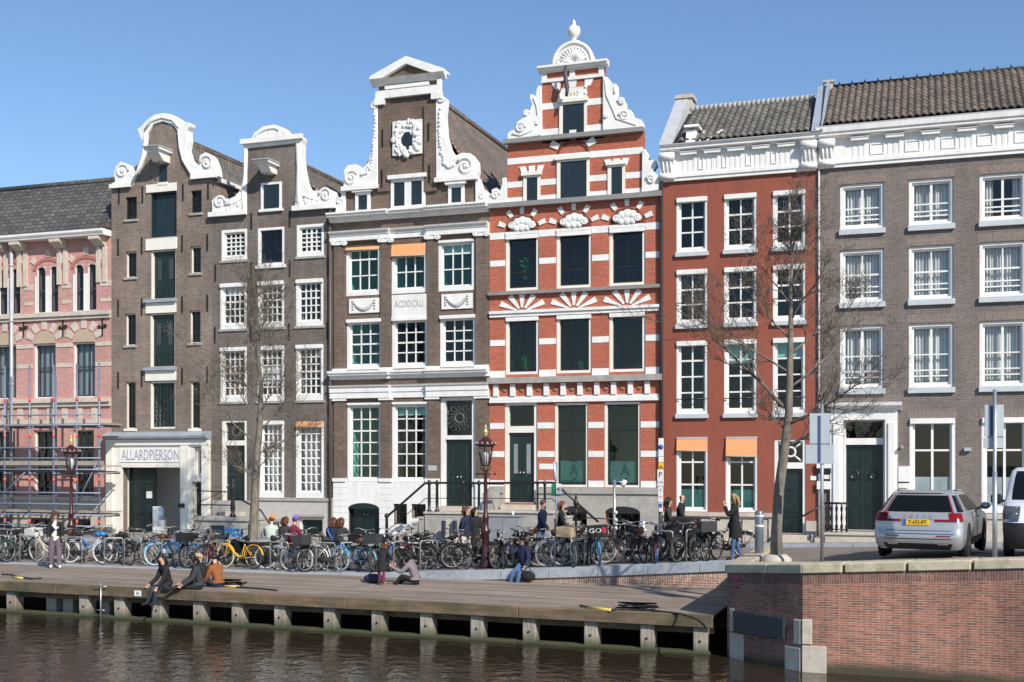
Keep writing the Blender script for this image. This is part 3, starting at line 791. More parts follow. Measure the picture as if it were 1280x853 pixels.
# ------------------------------------------------------------ 1: pink building (left, behind the scaffold)
h = House('pink and cream banded brick building with paired arched windows behind scaffolding', -90, 139.3, 'building', 'pink_building')
pinkb = brick('pink_brick', (.55, .285, .25), (.47, .235, .21), (.55, .35, .31), .22, .066, .008, .16, .12)
pst = plain('pale_sandstone', (.58, .50, .42), .8, var=.14, scale=5, bump=.1, dirt=((.36, .31, .26), .45))
ds = plain('dark_sash_grey', (.045, .052, .065), .4)
zA = h.row(331, 391, 59.5)
for k in range(-2, 2):
    off_ = k*47.6
    for (a, c) in ((46.5, 57), (62.5, 73)):
        if a+off_ < -80: continue
        o = h.win(a+off_, c+off_, (h.Z(333.5, 59.5), h.Z(391, 59.5)), fm=white, fw=.02, rec=.015, dep=.12, sm=ds, cols=1, rows=[1.1, 1], thick=(0,), gm=gl_dark, sw=.03)
        X0, X1 = pxX(a+off_), pxX(c+off_); zt = h.Z(333.5, 59.5); xm = (X0+X1)/2; r_ = (X1-X0)/2
        # arched head that covers the square corners of the opening
        b = MB()
        for sgn in (-1, 1):
            pl_ = [(xm+sgn*r_, zt+.004)]+[(xm+sgn*r_*math.sin(i*math.pi/16), zt-r_+r_*math.cos(i*math.pi/16)) for i in range(0, 9)]
            b.prism(pl_, -.012, .06)
        b.build('arch_head', pst, o)
    X0, X1 = pxX(45.6+off_), pxX(75.5+off_); xm = (X0+X1)/2; b = MB()
    b.box(pxX(57+off_)+.003, pxX(62.5+off_)-.003, -.012, -.001, h.Z(391, 59.5), h.Z(345, 59.5))
    b.box(X0-.06, pxX(46.5+off_)-.003, -.012, -.001, h.Z(391, 59.5), h.Z(345, 59.5))
    b.build('window_column', white, h.root)
    b = MB(); r0 = (X1-X0)/2+.02; zc = h.Z(338, 59.5)
    for i in range(12):
        a0, a1 = math.pi*i/12, math.pi*(i+1)/12
        b.prism([(xm+r0*math.cos(a0), zc+r0*.62*math.sin(a0)), (xm+(r0+.14)*math.cos(a0), zc+(r0+.14)*.66*math.sin(a0)), (xm+(r0+.14)*math.cos(a1), zc+(r0+.14)*.66*math.sin(a1)), (xm+r0*math.cos(a1), zc+r0*.62*math.sin(a1))], -.03, -.001)
    b.build('arch_moulding', plain('red_voussoir', (.40, .15, .12), .8), h.root)
    b = MB()
    for an in (35, 90, 145):
        ca, sa = math.cos(R(an)), math.sin(R(an))
        b.prism([(xm+ca*(r0+.14)+sa*.09, zc+sa*(r0+.14)*.7-ca*.09), (xm+ca*(r0+.36)+sa*.12, zc+sa*(r0+.40)*.8-ca*.12), (xm+ca*(r0+.36)-sa*.12, zc+sa*(r0+.40)*.8+ca*.12), (xm+ca*(r0+.14)-sa*.09, zc+sa*(r0+.14)*.7+ca*.09)], -.035, -.001)
    b.build('voussoir', pst, h.root)
# first floor windows with stone lunettes
for k in range(-2, 2):
    off_ = k*49.3
    o = h.win(42+off_, 69.5+off_, (h.Z(430, 56), h.Z(498, 56)), fm=white, fw=.05, rec=.08, dep=.2, sm=ds, cols=3, rows=[1, 1.3], thick=(0,), gm=gl_dark, room=roomG, curt=True)
    X0, X1 = pxX(42+off_), pxX(69.5+off_); xm = (X0+X1)/2; zt = h.Z(429.5, 56); hh = h.Z(414.5, 56)-zt
    MB().prism([(X0, zt), (X1, zt)]+[(xm+(X1-X0)/2*math.cos(i*math.pi/10), zt+hh*math.sin(i*math.pi/10)) for i in range(1, 10)], -.02, -.001).build('lunette', plain('tan_lunette', (.46, .36, .26), .85), o)
    b = MB(); r0 = (X1-X0)/2
    for an, ln in ((25, .34), (55, .34), (90, .48), (125, .34), (155, .34)):
        ca, sa = math.cos(R(an)), math.sin(R(an)); ex = xm+ca*(r0+.05); ez = zt+sa*(hh+.06); w_ = .14
        b.prism([(ex+sa*w_*.8, ez-ca*w_*.8), (ex+ca*ln+sa*w_, ez+sa*ln-ca*w_), (ex+ca*ln-sa*w_, ez+sa*ln+ca*w_), (ex-sa*w_*.8, ez+ca*w_*.8)], -.03, -.001)
    b.build('voussoir', pst, o)
    h.anchor(79+off_, 410+off_*-.02, .62, True)
    # ground floor window
    h.win(42+off_, 68+off_, (h.Z(538, 56), h.Z(621, 56)), fm=cream, fw=.05, rec=.1, dep=.2, sm=ds, cols=3, rows=[1, 1.4], thick=(0,), gm=gl_dark)
    h.win(38+off_, 66+off_, (h.Z(648, 56), h.Z(668, 56)), fm=stone, fw=.05, rec=.15, dep=.1, sm=ds, cols=2, rows=1, gm=gl_dark)
ztop = h.Z(299, 59)
h.wall(pinkb, ztop)
xr = 59
for (nm, yt, yb, pj, mt) in (('string_course', 392, 397, .16, pst), ('string_course', 397.4, 401, .09, pst), ('string_course', 355, 362, .02, pst), ('string_course', 376.5, 381, .02, pst), ('string_course', 430, 435, .03, pst), ('string_course', 455, 460, .02, pst),
        ('string_course', 499, 504, .18, pst), ('string_course', 504.4, 509, .09, pst), ('string_course', 525, 530, .05, pst), ('string_course', 583, 588, .03, pst), ('plinth', 626, 690, .10, stoneL), ('plinth_cap', 621, 625.6, .14, pst)):
    if nm == 'string_course' and mt is pst and yt in (355, 376.5, 430, 455, 583):
        wins = {355: (41, 78, 47.6), 376.5: (41, 78, 47.6), 430: (41.5, 70.2, 49.3), 455: (41.5, 70.2, 49.3), 583: (41.5, 68.5, 49.3)}[yt]
        b = MB(); x = -90
        for k in range(-2, 2):
            a, c = wins[0]+k*wins[2], wins[1]+k*wins[2]
            if a > x: b.box(pxX(x), pxX(a), -pj, -.001, h.Z(yb, xr), h.Z(yt, xr))
            x = c
        b.box(pxX(x), h.X1-.003, -pj, -.001, h.Z(yb, xr), h.Z(yt, xr)); b.build(nm, mt, h.root)
    elif nm == 'plinth':
        b = MB(); x = -90
        for k in range(-2, 2):
            a, c = 38+k*49.3, 66+k*49.3
            b.box(pxX(x), pxX(a), -pj, -.001, h.Z(yb, xr), h.Z(yt, xr)); b.box(pxX(a), pxX(c), -pj, -.001, h.Z(647.5, xr), h.Z(yt, xr)); b.box(pxX(a), pxX(c), -pj, -.001, h.Z(yb, xr), h.Z(668.5, xr)); x = c
        b.box(pxX(x), h.X1-.003, -pj, -.001, h.Z(yb, xr), h.Z(yt, xr)); b.build(nm, mt, h.root)
    else: h.band(nm, mt, yt, yb, pj, xr=xr)
for k in range(-4, 11):   # frieze blocks
    x = -60+k*18.5+8
    if -85 < x < 132: h.bands('frieze_block', pst, [(x, x+7, 510, 524.6, xr)], .03)
for x in (-45, 2.5, 27, 77, 126):    # pilasters and cornice brackets
    b = MB()
    for q_ in (-5, 3): b.box(pxX(x+q_), pxX(x+q_+5), -.06, -.001, h.Z(357, xr), h.Z(313, xr))
    b.build('pilaster', pst, h.root)
    X = pxX(x); z0, z1 = h.Z(312.5, xr), h.Z(302, xr)
    MB().prismx([(-.44, z1), (-.44, z1-.12), (-.24, z1-.22), (-.10, z0), (-.001, z0), (-.001, z1)], X-.24, X+.24).build('bracket', pst, h.root)
z0 = h.Z(301.5, xr)
h.cornice('cornice', Wt, [(.46, z0), (.48, z0+.06), (.50, z0+.08), (.54, z0+.14), (.54, z0+.22)], h.X0, h.X1-.01)
yv, zr = 3.0, ridge_z(pxX(137), 137, 226)
k = 38/(CT+(137-640)/F*ST)
zr = H+(HOR-226)/F*((D+3.0)/(CT+(137-640)/F*ST))
b = MB(); za = z0+.21; Xe = h.X1-.02
b.add([(h.X0, -.50, za), (Xe, -.50, za), (Xe, 3, zr), (h.X0, 3, zr), (Xe, 9, za), (h.X0, 9, za)], [(0, 1, 2, 3), (3, 2, 4, 5), (1, 4, 2)])
ro = b.build('roof', tile_grey, h.root)
MB().tube([(h.X0, 3, zr), (Xe, 3, zr)], .13, 8).build('ridge_tiles', tile_grey, ro)
MB().box(h.X1-.22, h.X1-.02, -.3, 3.2, za-.1, za+.05).build('verge', leadgrey, ro)
b = MB(); X = pxX(18); b.tube([(X, -.16, z0-.1), (X, -.16, h.Z(690, xr))], .065, 8)
for yy in (330, 400, 480, 560): b.lathe((X, -.16, h.Z(yy, xr)), [(.085, -.04), (.085, .04)], 8)
b.build('downpipe', zincgrey, h.root)

# ------------------------------------------------------------ 2: brown warehouse with bell gable
h = House('narrow brown brick warehouse with a bell gable and a white lettered gateway', 139.3, 264.5, 'house')
bk2 = brick('brown_brick_plain', (.228, .174, .138), (.160, .122, .097), (.26, .215, .18), .2, .062, .009, .32, .2)
sx = darkgreen
for (a, c, yt, yb, col) in ((157, 171, 246.5, 274.5, 3), (157, 170.5, 314.6, 347, 3), (156.5, 169.8, 392, 432, 3), (157, 169.5, 477, 536, 3)):
    xr = 164; dk_ = yt < 400
    h.win(a, c, (h.Z(yt, xr), h.Z(yb, xr)), fm=(cream if yt > 300 else black), fw=.04, rec=.09, dep=.13, sm=black, cols=2, rows=3 if yt < 300 else (4 if yt < 470 else 6), gm=gl_clear, room=roomG, sill=(stone, .09, .06, .06) if yt < 470 else (cream, .10, .06, .06))
for (a, c, yt, yb) in ((238.6, 252, 238.3, 266.5), (238, 251, 308, 341.6), (236.8, 250.6, 388, 429), (237.5, 250, 476.5, 536)):
    xr = 245
    h.win(a, c, (h.Z(yt, xr), h.Z(yb, xr)), fm=(cream if yt > 300 else black), fw=.04, rec=.09, dep=.13, sm=black, cols=2, rows=3 if yt < 350 else (4 if yt < 470 else 6), gm=gl_clear, room=roomG, sill=(stone, .09, .06, .06) if yt < 470 else (cream, .10, .06, .06))
xr = 204
h.door(188.5, 220.8, (h.Z(240.5, xr), h.Z(297.5, xr)), 0, fm=darkblue, fw=.06, leaf=darkblue, leaves=2, panels=(), knobs=False)
for (a, yt, yb) in ((188.5, 312.7, 374), (187.5, 391.8, 459)):
    h.door(a, a+31.5, (h.Z(yt, xr), h.Z(yb, xr)), 0, fm=cream, fw=.055, leaf=darkgreen, leaves=2, panels=((.04, .26),), knobs=False, winpan=frosted('dark_lattice_glass', (.045, .055, .055)))
h.win(187.5, 219.5, (h.Z(476.5, xr), h.Z(536, xr)), fm=cream, fw=.07, rec=.05, dep=.2, sm=darkgreen, cols=6, rows=5, thick=(2,), gm=gl_clear, room=roomG, mun=.03)
# gateway: openings
xg = 195
gateX0, gateX1, gzt, gzb = pxX(154), pxX(227.5), h.Z(584.5, xg), h.Z(671, xg)
h.opening(gateX0, gateX1, gzt, gzb)
h.win(244.5, 255.5, (h.Z(560, 249), h.Z(596, 249)), fm=cream, fw=.07, rec=.02, dep=.2, sm=cream, cols=1, rows=1, gm=gl_dark)
h.door(241.5, 254, (h.Z(602, 249), h.Z(645, 249)), 0, fm=cream, fw=.05, rec=.03, leaf=darkgreen, leaves=1)
zt2 = pxZ(205, 230)
h.wall(bk2, pxZ(141, 234.5))
# passage behind the gate
b = MB(); yb_ = 1.9; a, c, zl, zh = gateX0-.03, gateX1+.03, gzb, gzt+.02
V = [(a, .26, zl), (c, .26, zl), (c, yb_, zl), (a, yb_, zl), (a, .26, zh), (c, .26, zh), (c, yb_, zh), (a, yb_, zh)]
b.add(V, [(0, 1, 2, 3), (4, 7, 6, 5), (0, 3, 7, 4), (1, 5, 6, 2), (2, 6, 7, 3)])
b.build('passage', plain('passage_plaster', (.74, .70, .64), .9, var=.06), h.root)
gl_ = MB(); w_ = (gateX1-gateX0)*.46; yl = .34
gl_.box(gateX0+.03, gateX0+w_, yl, yl+.08, gzb+.03, gzt-.02)
hh = gzt-gzb
for cx in (.06, .53):
    for p0, p1 in ((.04, .25), (.29, .5), (.54, .78)):
        xa, xc = gateX0+.03+w_*cx+.02, gateX0+.03+w_*(cx+.40); za, zc = gzb+hh*p0, gzb+hh*p1
        for q in ((xa, xc, za, za+.035), (xa, xc, zc-.035, zc), (xa, xa+.035, za+.035, zc-.035), (xc-.035, xc, za+.035, zc-.035)): gl_.box(q[0], q[1], yl-.03, yl, q[2], q[3])
gd = gl_.build('gate_leaf', darkgreen, h.root)
MB().box(gateX0+.03, gateX0+w_, yl+.002, yl+.06, gzt-.02, gzt-.003).build('gate_rail', darkgreen, gd)
MB().box(gateX0+w_*.68, gateX0+w_*.88, yl-.034, yl-.004, gzb+hh*.55, gzb+hh*.65).build('notice', white, gd)
# white gateway surround
b = MB(); zt, zb = h.Z(550, xg), h.Z(674, xg); X0, X1 = pxX(137), pxX(263.5)
b.box(X0, gateX0, -.10, -.001, zb, zt); b.box(gateX1, pxX(241.5), -.10, -.001, zb, zt); b.box(pxX(255.5), X1, -.10, -.001, zb, zt)
b.box(gateX0, gateX1, -.10, -.001, gzt, zt); b.box(pxX(241.5), pxX(255.5), -.10, -.001, h.Z(559.5, xg), zt); b.box(pxX(241.5), pxX(255.5), -.10, -.001, h.Z(602, 249), h.Z(596.5, 249)); b.box(pxX(254), pxX(255.5), -.10, -.001, zb, h.Z(602, 249)); b.box(pxX(241.5), pxX(244.5), -.10, -.001, h.Z(596.4, 249), h.Z(560, 249))
b.box(X0-.05, X0+.25, -.16, -.10, zb, zt-.2); b.box(gateX1+.03, gateX1+.38, -.16, -.10, zb, zt-.2); b.box(X1-.3, X1, -.16, -.10, zb, zt-.2); b.box(X0-.05, X1, -.18, -.10, zt-.2, zt)
gs = b.build('gateway_surround', cream, h.root)
sp = MB().box(pxX(151.5), pxX(228), -.125, -.101, h.Z(578, xg), h.Z(560, xg)).build('sign_panel', white, gs)
text('ALLARDPIERSON', .56, ((pxX(155)+pxX(226.5))/2, -.130, h.Z(569.3, xg)), plain('sign_letter_grey', (.34, .36, .42), .5), sp, 'sign_letters', .006, sx=.60)
b = MB(); 
h.cornice('lead_cornice', leadgrey, [(.16, zt), (.34, zt+.06), (.36, zt+.14), (.30, zt+.20), (.04, zt+.30)], X0-.08, X1+.02)
MB().box(pxX(226.5), pxX(234), -.22, -.161, h.Z(634, xg), h.Z(629, xg)).build('name_plate', black, gs)
xr = 204
for (x0, x1, yt, yb, pj) in ((183.5, 221, 230, 240, .05), (183, 221.6, 298, 312.3, .05), (183, 220.5, 378.5, 391.3, .05), (182.5, 220.5, 463.5, 476, .05)):
    h.bands('lintel', cream, [(x0, x1, yt, yb, xr)], pj)
for (yt, yb) in ((374.3, 378.3), (459.3, 463.3)):
    h.bands('lead_ledge', leadgrey, [(182, 221.5, yt, yb, xr)], .16)
for x in (148, 177.5, 228, 259.5):
    for y in (242, 306, 382, 472): h.anchor(x+(1 if y < 300 else 0), y-(x-204)*.055, .62)
# bell gable
Z3 = lambda pts: zp(pts, 130, 130, 3.71)
outer = [(35, 392), (40, 372), (56, 362), (50, 325), (58, 290), (80, 270), (110, 280), (130, 318), (142, 335), (165, 300), (180, 245), (187, 180), (172, 160), (158, 120), (180, 103), (200, 78), (235, 53), (275, 45), (315, 50), (345, 66), (370, 88), (402, 90), (402, 104), (390, 125), (392, 175), (385, 215), (398, 255), (425, 290), (440, 278), (448, 240), (475, 226), (505, 245), (525, 300), (530, 336), (411, 351)]
inner = [(410, 336), (390, 305), (365, 258), (350, 205), (345, 130), (322, 97), (275, 84), (232, 98), (208, 140), (204, 185), (194, 245), (176, 295), (150, 345), (133, 384)]
go = MB().prism(Z3(outer+inner), -.07, .32).build('gable_coping', whiteB, h.root, bevel=.02)
br_ = [(410, 340), (390, 308), (365, 262), (348, 205), (342, 132), (318, 101), (275, 89), (236, 102), (211, 142), (206, 188), (196, 248), (178, 298), (152, 350), (134, 388), (134, 392), (410, 362)]
MB().prism(Z3(br_), -.0015, .28).build('gable_wall', bk2, h.root)
b = MB()
def sc_spiral(b, x, y, r, ox, oy, sc, turns=1.4, d=1, a0=0, yy=-.085, tr=.05):
    p = px(ox+x/sc, oy+y/sc); s_ = r/sc/F*p.length if False else r/sc*(px(ox+x/sc+1, oy+y/sc).x-p.x)
    b.spiral(p.x, p.z, s_, s_*.2, yy, tr, turns, a0, d)
sc_spiral(b, 90, 315, 30, 130, 130, 3.71, 1.4, 1, 0); sc_spiral(b, 482, 275, 32, 130, 130, 3.71, 1.4, -1, 3.1)
for pts_ in ([(133, 375), (165, 305), (186, 245), (195, 180), (198, 140)], [(408, 325), (372, 262), (358, 205), (352, 130)], [(196, 125), (225, 82), (275, 66), (325, 78), (352, 112)]):
    b.tube([(x, -.08, z) for x, z in Z3(pts_)], .05, 6)
cp_ = Z3([(165, 112), (400, 96)])
b.build('scroll_relief', whiteB, go)
b = MB(); X0, X1 = Z3([(60, 0)])[0][0], 0
for (p0, p1) in (((35, 392), (132, 384)), ((411, 350), (530, 336))):
    q0, q1 = Z3([p0, p1]); b.box(q0[0], q1[0], -.16, -.071, min(q0[1], q1[1])-.03, max(q0[1], q1[1])+.12)
b.build('gable_ledge', whiteB, h.root)
p0 = px(204.5, 217.6); b = MB().box(p0.x-.16, p0.x+.16, -.03, -.002, p0.z-.32, p0.z+.32)
o = b.build('attic_window', darkblue, h.root)
MB().box(p0.x-.22, p0.x+.22, -.07, -.031, p0.z-.42, p0.z-.32).build('sill', cream, o)
def hoist(h, x0, x1, yt, yb, proj, xb=None):
    """hoist beam housing: x0..x1 px at the wall, sticking out of the gable"""
    X0, X1 = pxX(x0), pxX(x1); zt, zb = pxZ((x0+x1)/2, yt), pxZ((x0+x1)/2, yb)
    b = MB(); b.prismx([(-.002, zb), (-proj*.55, zb), (-proj*.8, zb+.16), (-proj, zb+.28), (-proj, zt-.10), (-.002, zt-.10)], X0+.12, X1-.12)
    b.prismx([(-.002, zt-.10), (-proj-.06, zt-.10), (-proj-.10, zt-.02), (-.002, zt-.02)], X0+.02, X1-.02)
    o = b.build('hoist_beam', white, h.root)
    MB().prismx([(-.002, zt-.018), (-proj-.16, zt-.018), (-proj-.16, zt+.02), (-.002, zt+.06)], X0, X1).build('lead_cover', leadgrey, o)
    MB().tube([(X0*.5+X1*.5, -proj*.5, zb), (X0*.5+X1*.5, -proj*.5, zb-.12), (X0*.5+X1*.5+.05, -proj*.5, zb-.16)], .02, 5).build('hook', black, o)
hoist(h, 196, 216, 190, 205, .75)
zE = pxZ(141, 234.5); zR = ridge_z(h.mid, 235, 178.5)
ro = h.saddle(tile_brown, zR, zE+.1, zE+.1)
MB().box(h.X1-.02, h.X1+.14, .35, 10, zE-.05, zE+.10).build('gutter', white, ro)

# ------------------------------------------------------------ 3: brown house with neck gable
h = House('brown brick house with a white neck gable and many small paned white windows', 264.5, 417.3, 'house')
bk3 = brick('brown_brick_grey', (.175, .14, .118), (.125, .102, .089), (.19, .165, .145), .2, .06, .009, .32, .2)
def w3(a, c, yt, yb, xr, rows, thick, cols=4, **k): return h.win(a, c, (h.Z(yt, xr), h.Z(yb, xr)), fm=white, fw=.10, rec=.0, dep=.2, cols=cols, rows=rows, thick=thick, mun=.04, sw=.05, room=k.pop('room', roomG), **k)
st3 = (stone, .09, .06, .05)
w3(277, 309, 287, 325.5, 293, 5, (2,), sill=st3, bottom=.05, vmid=False)
o = h.win(322.5, 355.5, (h.Z(284.5, 339), h.Z(331.5, 339)), fm=white, fw=.09, rec=0, dep=.2, sm=darkgreen, cols=3, rows=2, gm=gl_dark, sill=(white, .12, .08, .07), mun=.02)
w3(371, 405, 280.5, 320.5, 388, 5, (2,), sill=st3, bottom=.05, vmid=True)
bb = (white, .12, .08)
for (a, c) in ((275.5, 308.5), (322.3, 355.3), (370, 404.3)):
    xr = 339
    w3(a, c, 352.5, 409.5, xr, [1, 1, 1.05, 1, 1], (1,), sill=st3, box=bb, bottom=.08, shade=.22 if a < 300 else 0)
    o = w3(a, c, 433.5, 501.5, xr, [1, 1, 1, 1, 1, 1], (2,), sill=st3, box=bb, bottom=.10)
    if a > 310 and a < 330:
        X0, X1 = pxX(a)+.16, pxX(c)-.16; zc = h.Z(468.5, xr)
        MB().box(X0, X1, .15, .16, zc-.30, zc+.30).build('window_poster', white, o); text('DRAFT', .40, ((X0+X1)/2, .148, zc), plain('poster_grey', (.25, .27, .30), .6), o, 'poster_letters', .001, sx=.62)
    if a < 300:
        X0, X1 = pxX(a)+.2, pxX(c)-.2; b = MB(); zc = h.Z(497, xr)
        for i in range(5): b.box(X0+(X1-X0)*i/5, X0+(X1-X0)*(i+.85)/5, .32, .5, zc, zc+.55-.05*(i % 2))
        b.build('box_row', plain('kraft_cardboard', (.50, .30, .12), .8), o)
    if a > 360:
        p0 = px(396, 441); MB().lathe((p0.x, .30, p0.z), [(.02, -.06), (.17, 0), (.19, .05)], 12, axis='y').build('ceiling_lamp', plain('lamp_white', (.7, .68, .6), .4), o)
w3(324, 355.3, 527, 622.5, 340, 8, (3,), box=bb, bottom=.10, curt=(.0, .02), sill=(white, .1, .04, .05))
w3(370, 405, 527, 622.5, 340+47, 8, (3,), awn=(.20, .08), bottom=.10, curt=(.0, .02), sill=(white, .1, .04, .05))
h.door(277, 309, (h.Z(525, 293), h.Z(642, 293)), h.Z(557, 293), fm=cream, fw=.13, leaf=darkgreen, leaves=1, bar=.18, tran='rose', panels=((.06, .22), (.28, .55), (.60, .94)))
h.win(325, 350, (h.Z(654, 340), h.Z(682, 340)), fm=cream, fw=.07, rec=.1, sm=darkgreen, cols=2, rows=1, gm=gl_dark)
h.door(373.5, 404.5, (h.Z(648, 388), h.Z(690, 388)), 0, fm=cream, fw=.08, leaf=darkgreen, leaves=2, panels=((.1, .9),), knobs=False)
h.wall(bk3, pxZ(265, 270.5))
MB().box(h.X0+.05, pxX(324.9), -.04, -.001, -1, h.Z(626, 300)).build('stone_base', stone, h.root)
b = MB(); zt, zb = h.Z(626, 340), -1
b.box(pxX(350), pxX(373.5), -.05, -.001, zb, zt); b.box(pxX(404.5), h.X1-.01, -.05, -.001, zb, zt); b.box(pxX(325), pxX(350), -.05, -.001, h.Z(654, 340), zt); b.box(pxX(325), pxX(350), -.05, -.001, zb, h.Z(682, 340)); b.box(pxX(373.5), pxX(404.5), -.05, -.001, h.Z(648, 388), zt)
b.build('stone_base', plain('light_render', (.46, .44, .41), .8, var=.1), h.root)
h.bands('plinth_ledge', stone, [(318, 417, 622, 626, 340)], .10)
h.bands('lintel_shelf', stone, [(324, 352, 649, 652, 340), (371, 407, 643, 646, 388)], .12)
for x in (269.5, 314.5, 362.5, 410):
    for y in (337, 275) if x > 300 else (337,): h.anchor(x, y-(x-339)*.06, .6)
for x in (269, 314, 361.5, 409.5): h.anchor(x, 416-(x-339)*.04, .6)
outer = [(500, 527), (505, 508), (503, 450), (525, 428), (560, 440), (585, 442), (610, 430), (637, 400), (652, 320), (655, 215), (648, 184), (684, 172), (700, 136), (740, 107), (795, 98), (840, 115), (868, 150), (917, 150), (924, 163), (918, 185), (916, 250), (924, 310), (936, 368), (955, 403), (1000, 405), (1030, 390), (1066, 405), (1078, 440), (1075, 480), (887, 499)]
inner = [(892, 430), (895, 300), (892, 184), (668, 207), (665, 330), (663, 440), (664, 514)]
go = MB().prism(Z3(outer+inner), -.07, .32).build('gable_coping', whiteB, h.root, bevel=.02)
MB().prism(Z3([(660, 520), (662, 330), (664, 200), (780, 180), (896, 180), (898, 300), (895, 500)]), -.0015, .28).build('gable_wall', bk3, h.root)
b = MB()
sc_spiral(b, 541, 458, 26, 130, 130, 3.71, 1.4, 1, 0); sc_spiral(b, 1032, 425, 30, 130, 130, 3.71, 1.4, -1, 3)
for pts_ in ([(652, 500), (648, 430), (658, 330), (661, 210)], [(905, 480), (905, 380), (906, 300), (906, 190)], [(700, 172), (718, 140), (755, 120), (795, 114), (835, 130), (855, 160)], [(565, 470), (600, 465), (640, 440)], [(930, 430), (960, 440), (995, 445)]):
    b.tube([(x, -.08, z) for x, z in Z3(pts_)], .045, 6)
rg = random.Random(4); q0, q1 = Z3([(735, 172), (830, 135)]); ornament_relief(b, q0[0], q1[0], q0[1], q1[1], -.08, 26, .10, rg)
q0, q1 = Z3([(575, 500), (655, 455)]); ornament_relief(b, q0[0], q1[0], q0[1], q1[1], -.08, 16, .09, rg); q0, q1 = Z3([(905, 480), (985, 440)]); ornament_relief(b, q0[0], q1[0], q0[1], q1[1], -.08, 16, .09, rg)
b.build('scroll_relief', whiteB, go)
b = MB()
for (p0, p1) in (((500, 525), (664, 512)), ((887, 498), (1076, 480)), ((648, 188), (924, 162))):
    q0, q1 = Z3([p0, p1]); zm = (q0[1]+q1[1])/2; b.box(q0[0]-.04, q1[0]+.04, -.20, -.071, zm-.03, zm+.14)
b.build('gable_ledge', whiteB, h.root)
X0, X1 = pxX(327), pxX(352.5); zt, zb = h.Z(228.5, 339.5), h.Z(261.5, 339.5)
b = MB(); b.box(X0, X0+.10, -.06, -.002, zb, zt); b.box(X1-.08, X1, -.06, -.002, zb, zt); b.box(X0+.10, X1-.08, -.06, -.002, zt-.08, zt); b.box(X0-.06, X1+.06, -.10, -.002, zb-.10, zb)
o = b.build('attic_window', white, h.root); MB().box(X0+.10, X1-.08, -.03, -.002, zb, zt-.08).build('shutter', darkblue, o)
hoist(h, 330, 350, 206, 219, .70)
zE = pxZ(265, 270.5); zR = ridge_z(h.mid, 380, 209)
h.saddle(tile_brown, zR, zE+.1, zE+.1)
X = h.X1-.10; b = MB(); b.tube([(X, -.09, zE), (X, -.09, -.3)], .05, 8); b.build('downpipe', plain('brown_pipe', (.10, .07, .06), .5), h.root)
# ------------------------------------------------------------ 4: brown and white house with tall pedimented neck gable
h = House('tall brown brick house with white pilaster facade, pedimented neck gable and white painted base', 417.3, 612, 'house')
bk4 = brick('warm_brown_brick', (.165, .112, .082), (.105, .074, .056), (.19, .15, .12), .2, .06, .009, .28, .2)
xc = 512
def w4(a, c, yt, yb, rows, thick=(), cols=3, **k): return h.win(a, c, (h.Z(yt, xc), h.Z(yb, xc)), fm=white, fw=.10, rec=.02, dep=.22, cols=cols, rows=rows, thick=thick, mun=.04, sw=.05, gm=gl_teal, room=k.pop('room', roomT), **k)
w4(432.5, 475.5, 304.5, 366.5, [.6, 1.15, 1], (0,), bottom=.06, awn=(.13, .08))
w4(489.5, 533.5, 304.5, 366.5, [.6, 1.1, 1.1], (0,), bottom=.06, awn=(.44, .09))
w4(548, 593, 304.5, 366.5, [.6, 1.15, 1.15], (0,), bottom=.06, shade=.2, box=(white, .07, .06))
for a, c in ((433.5, 477.5), (490, 534.5), (550, 595)):
    w4(a, c, 397.5, 460.5, 4, (1,), box=(white, .10, .10), room=roomT if a < 440 else roomD, bottom=.05)
w4(434, 476.5, 503.5, 602.5, 6, (1,), box=(whiteB, .06, .06))
w4(490, 535, 503.5, 602.5, 6, (1,), box=(whiteB, .06, .06), room=roomD, shade=.13)
h.door(550.5, 595, (h.Z(496.5, 572), h.Z(634, 572)), h.Z(549.5, 572), fm=white, fw=.16, leaf=darkgreen, leaves=2, bar=.14, tran='rose', panels=((.03, .10), (.14, .50), (.55, .95)), gm=gl_teal)
h.door(436, 475, (h.Z(636, 455), h.Z(680, 455)), 0, fm=black, fw=.02, rec=.10, leaf=darkgreen, leaves=2, panels=((.08, .9),))
for a, c, yb in ((492.6, 509.5, 656), (515, 533, 648)):
    h.win(a, c, (h.Z(630, 510), h.Z(yb, 510)), fm=stone, fw=.02, rec=.12, dep=.1, sm=black, cols=5, rows=1, gm=gl_dark, mun=.02)
zW = h.Z(272, xc)
h.wall(bk4, zW+.25)
# white base
b = MB(); zt = h.Z(602.5, xc)-.005
ops = [(pxX(436), pxX(475), -2, h.Z(636, 455)), (pxX(492.6), pxX(509.5), h.Z(656, 510), h.Z(630, 510)), (pxX(515), pxX(533), h.Z(648, 510), h.Z(630, 510)), (pxX(550.5), pxX(595), -2, 99)]
xs = sorted([h.X0+.004, h.X1-.004]+[v for o in ops for v in o[:2]]); zs = sorted([-1, zt, h.Z(636, 455), h.Z(656, 510), h.Z(648, 510), h.Z(630, 510)])
for i in range(len(xs)-1):
    for j in range(len(zs)-1):
        cx, cz = (xs[i]+xs[i+1])/2, (zs[j]+zs[j+1])/2
        if any(o[0] < cx < o[1] and o[2] < cz < o[3] for o in ops) or zs[j+1]-zs[j] < 1e-5: continue
        b.box(xs[i], xs[i+1], -.06, -.001, zs[j], zs[j+1])
o = b.build('painted_base', white, h.root)
b = MB()
for i in range(1, 8):    # rustication joints
    z = zt-.22*i
    for a, c in ((417.6, 435.5), (475.5, 492), (534, 550)): 
        if z > -.4: b.box(pxX(a), pxX(c), -.064, -.059, z, z+.012)
b.build('joint', plain('joint_shadow_grey', (.45, .44, .42), .8), o)
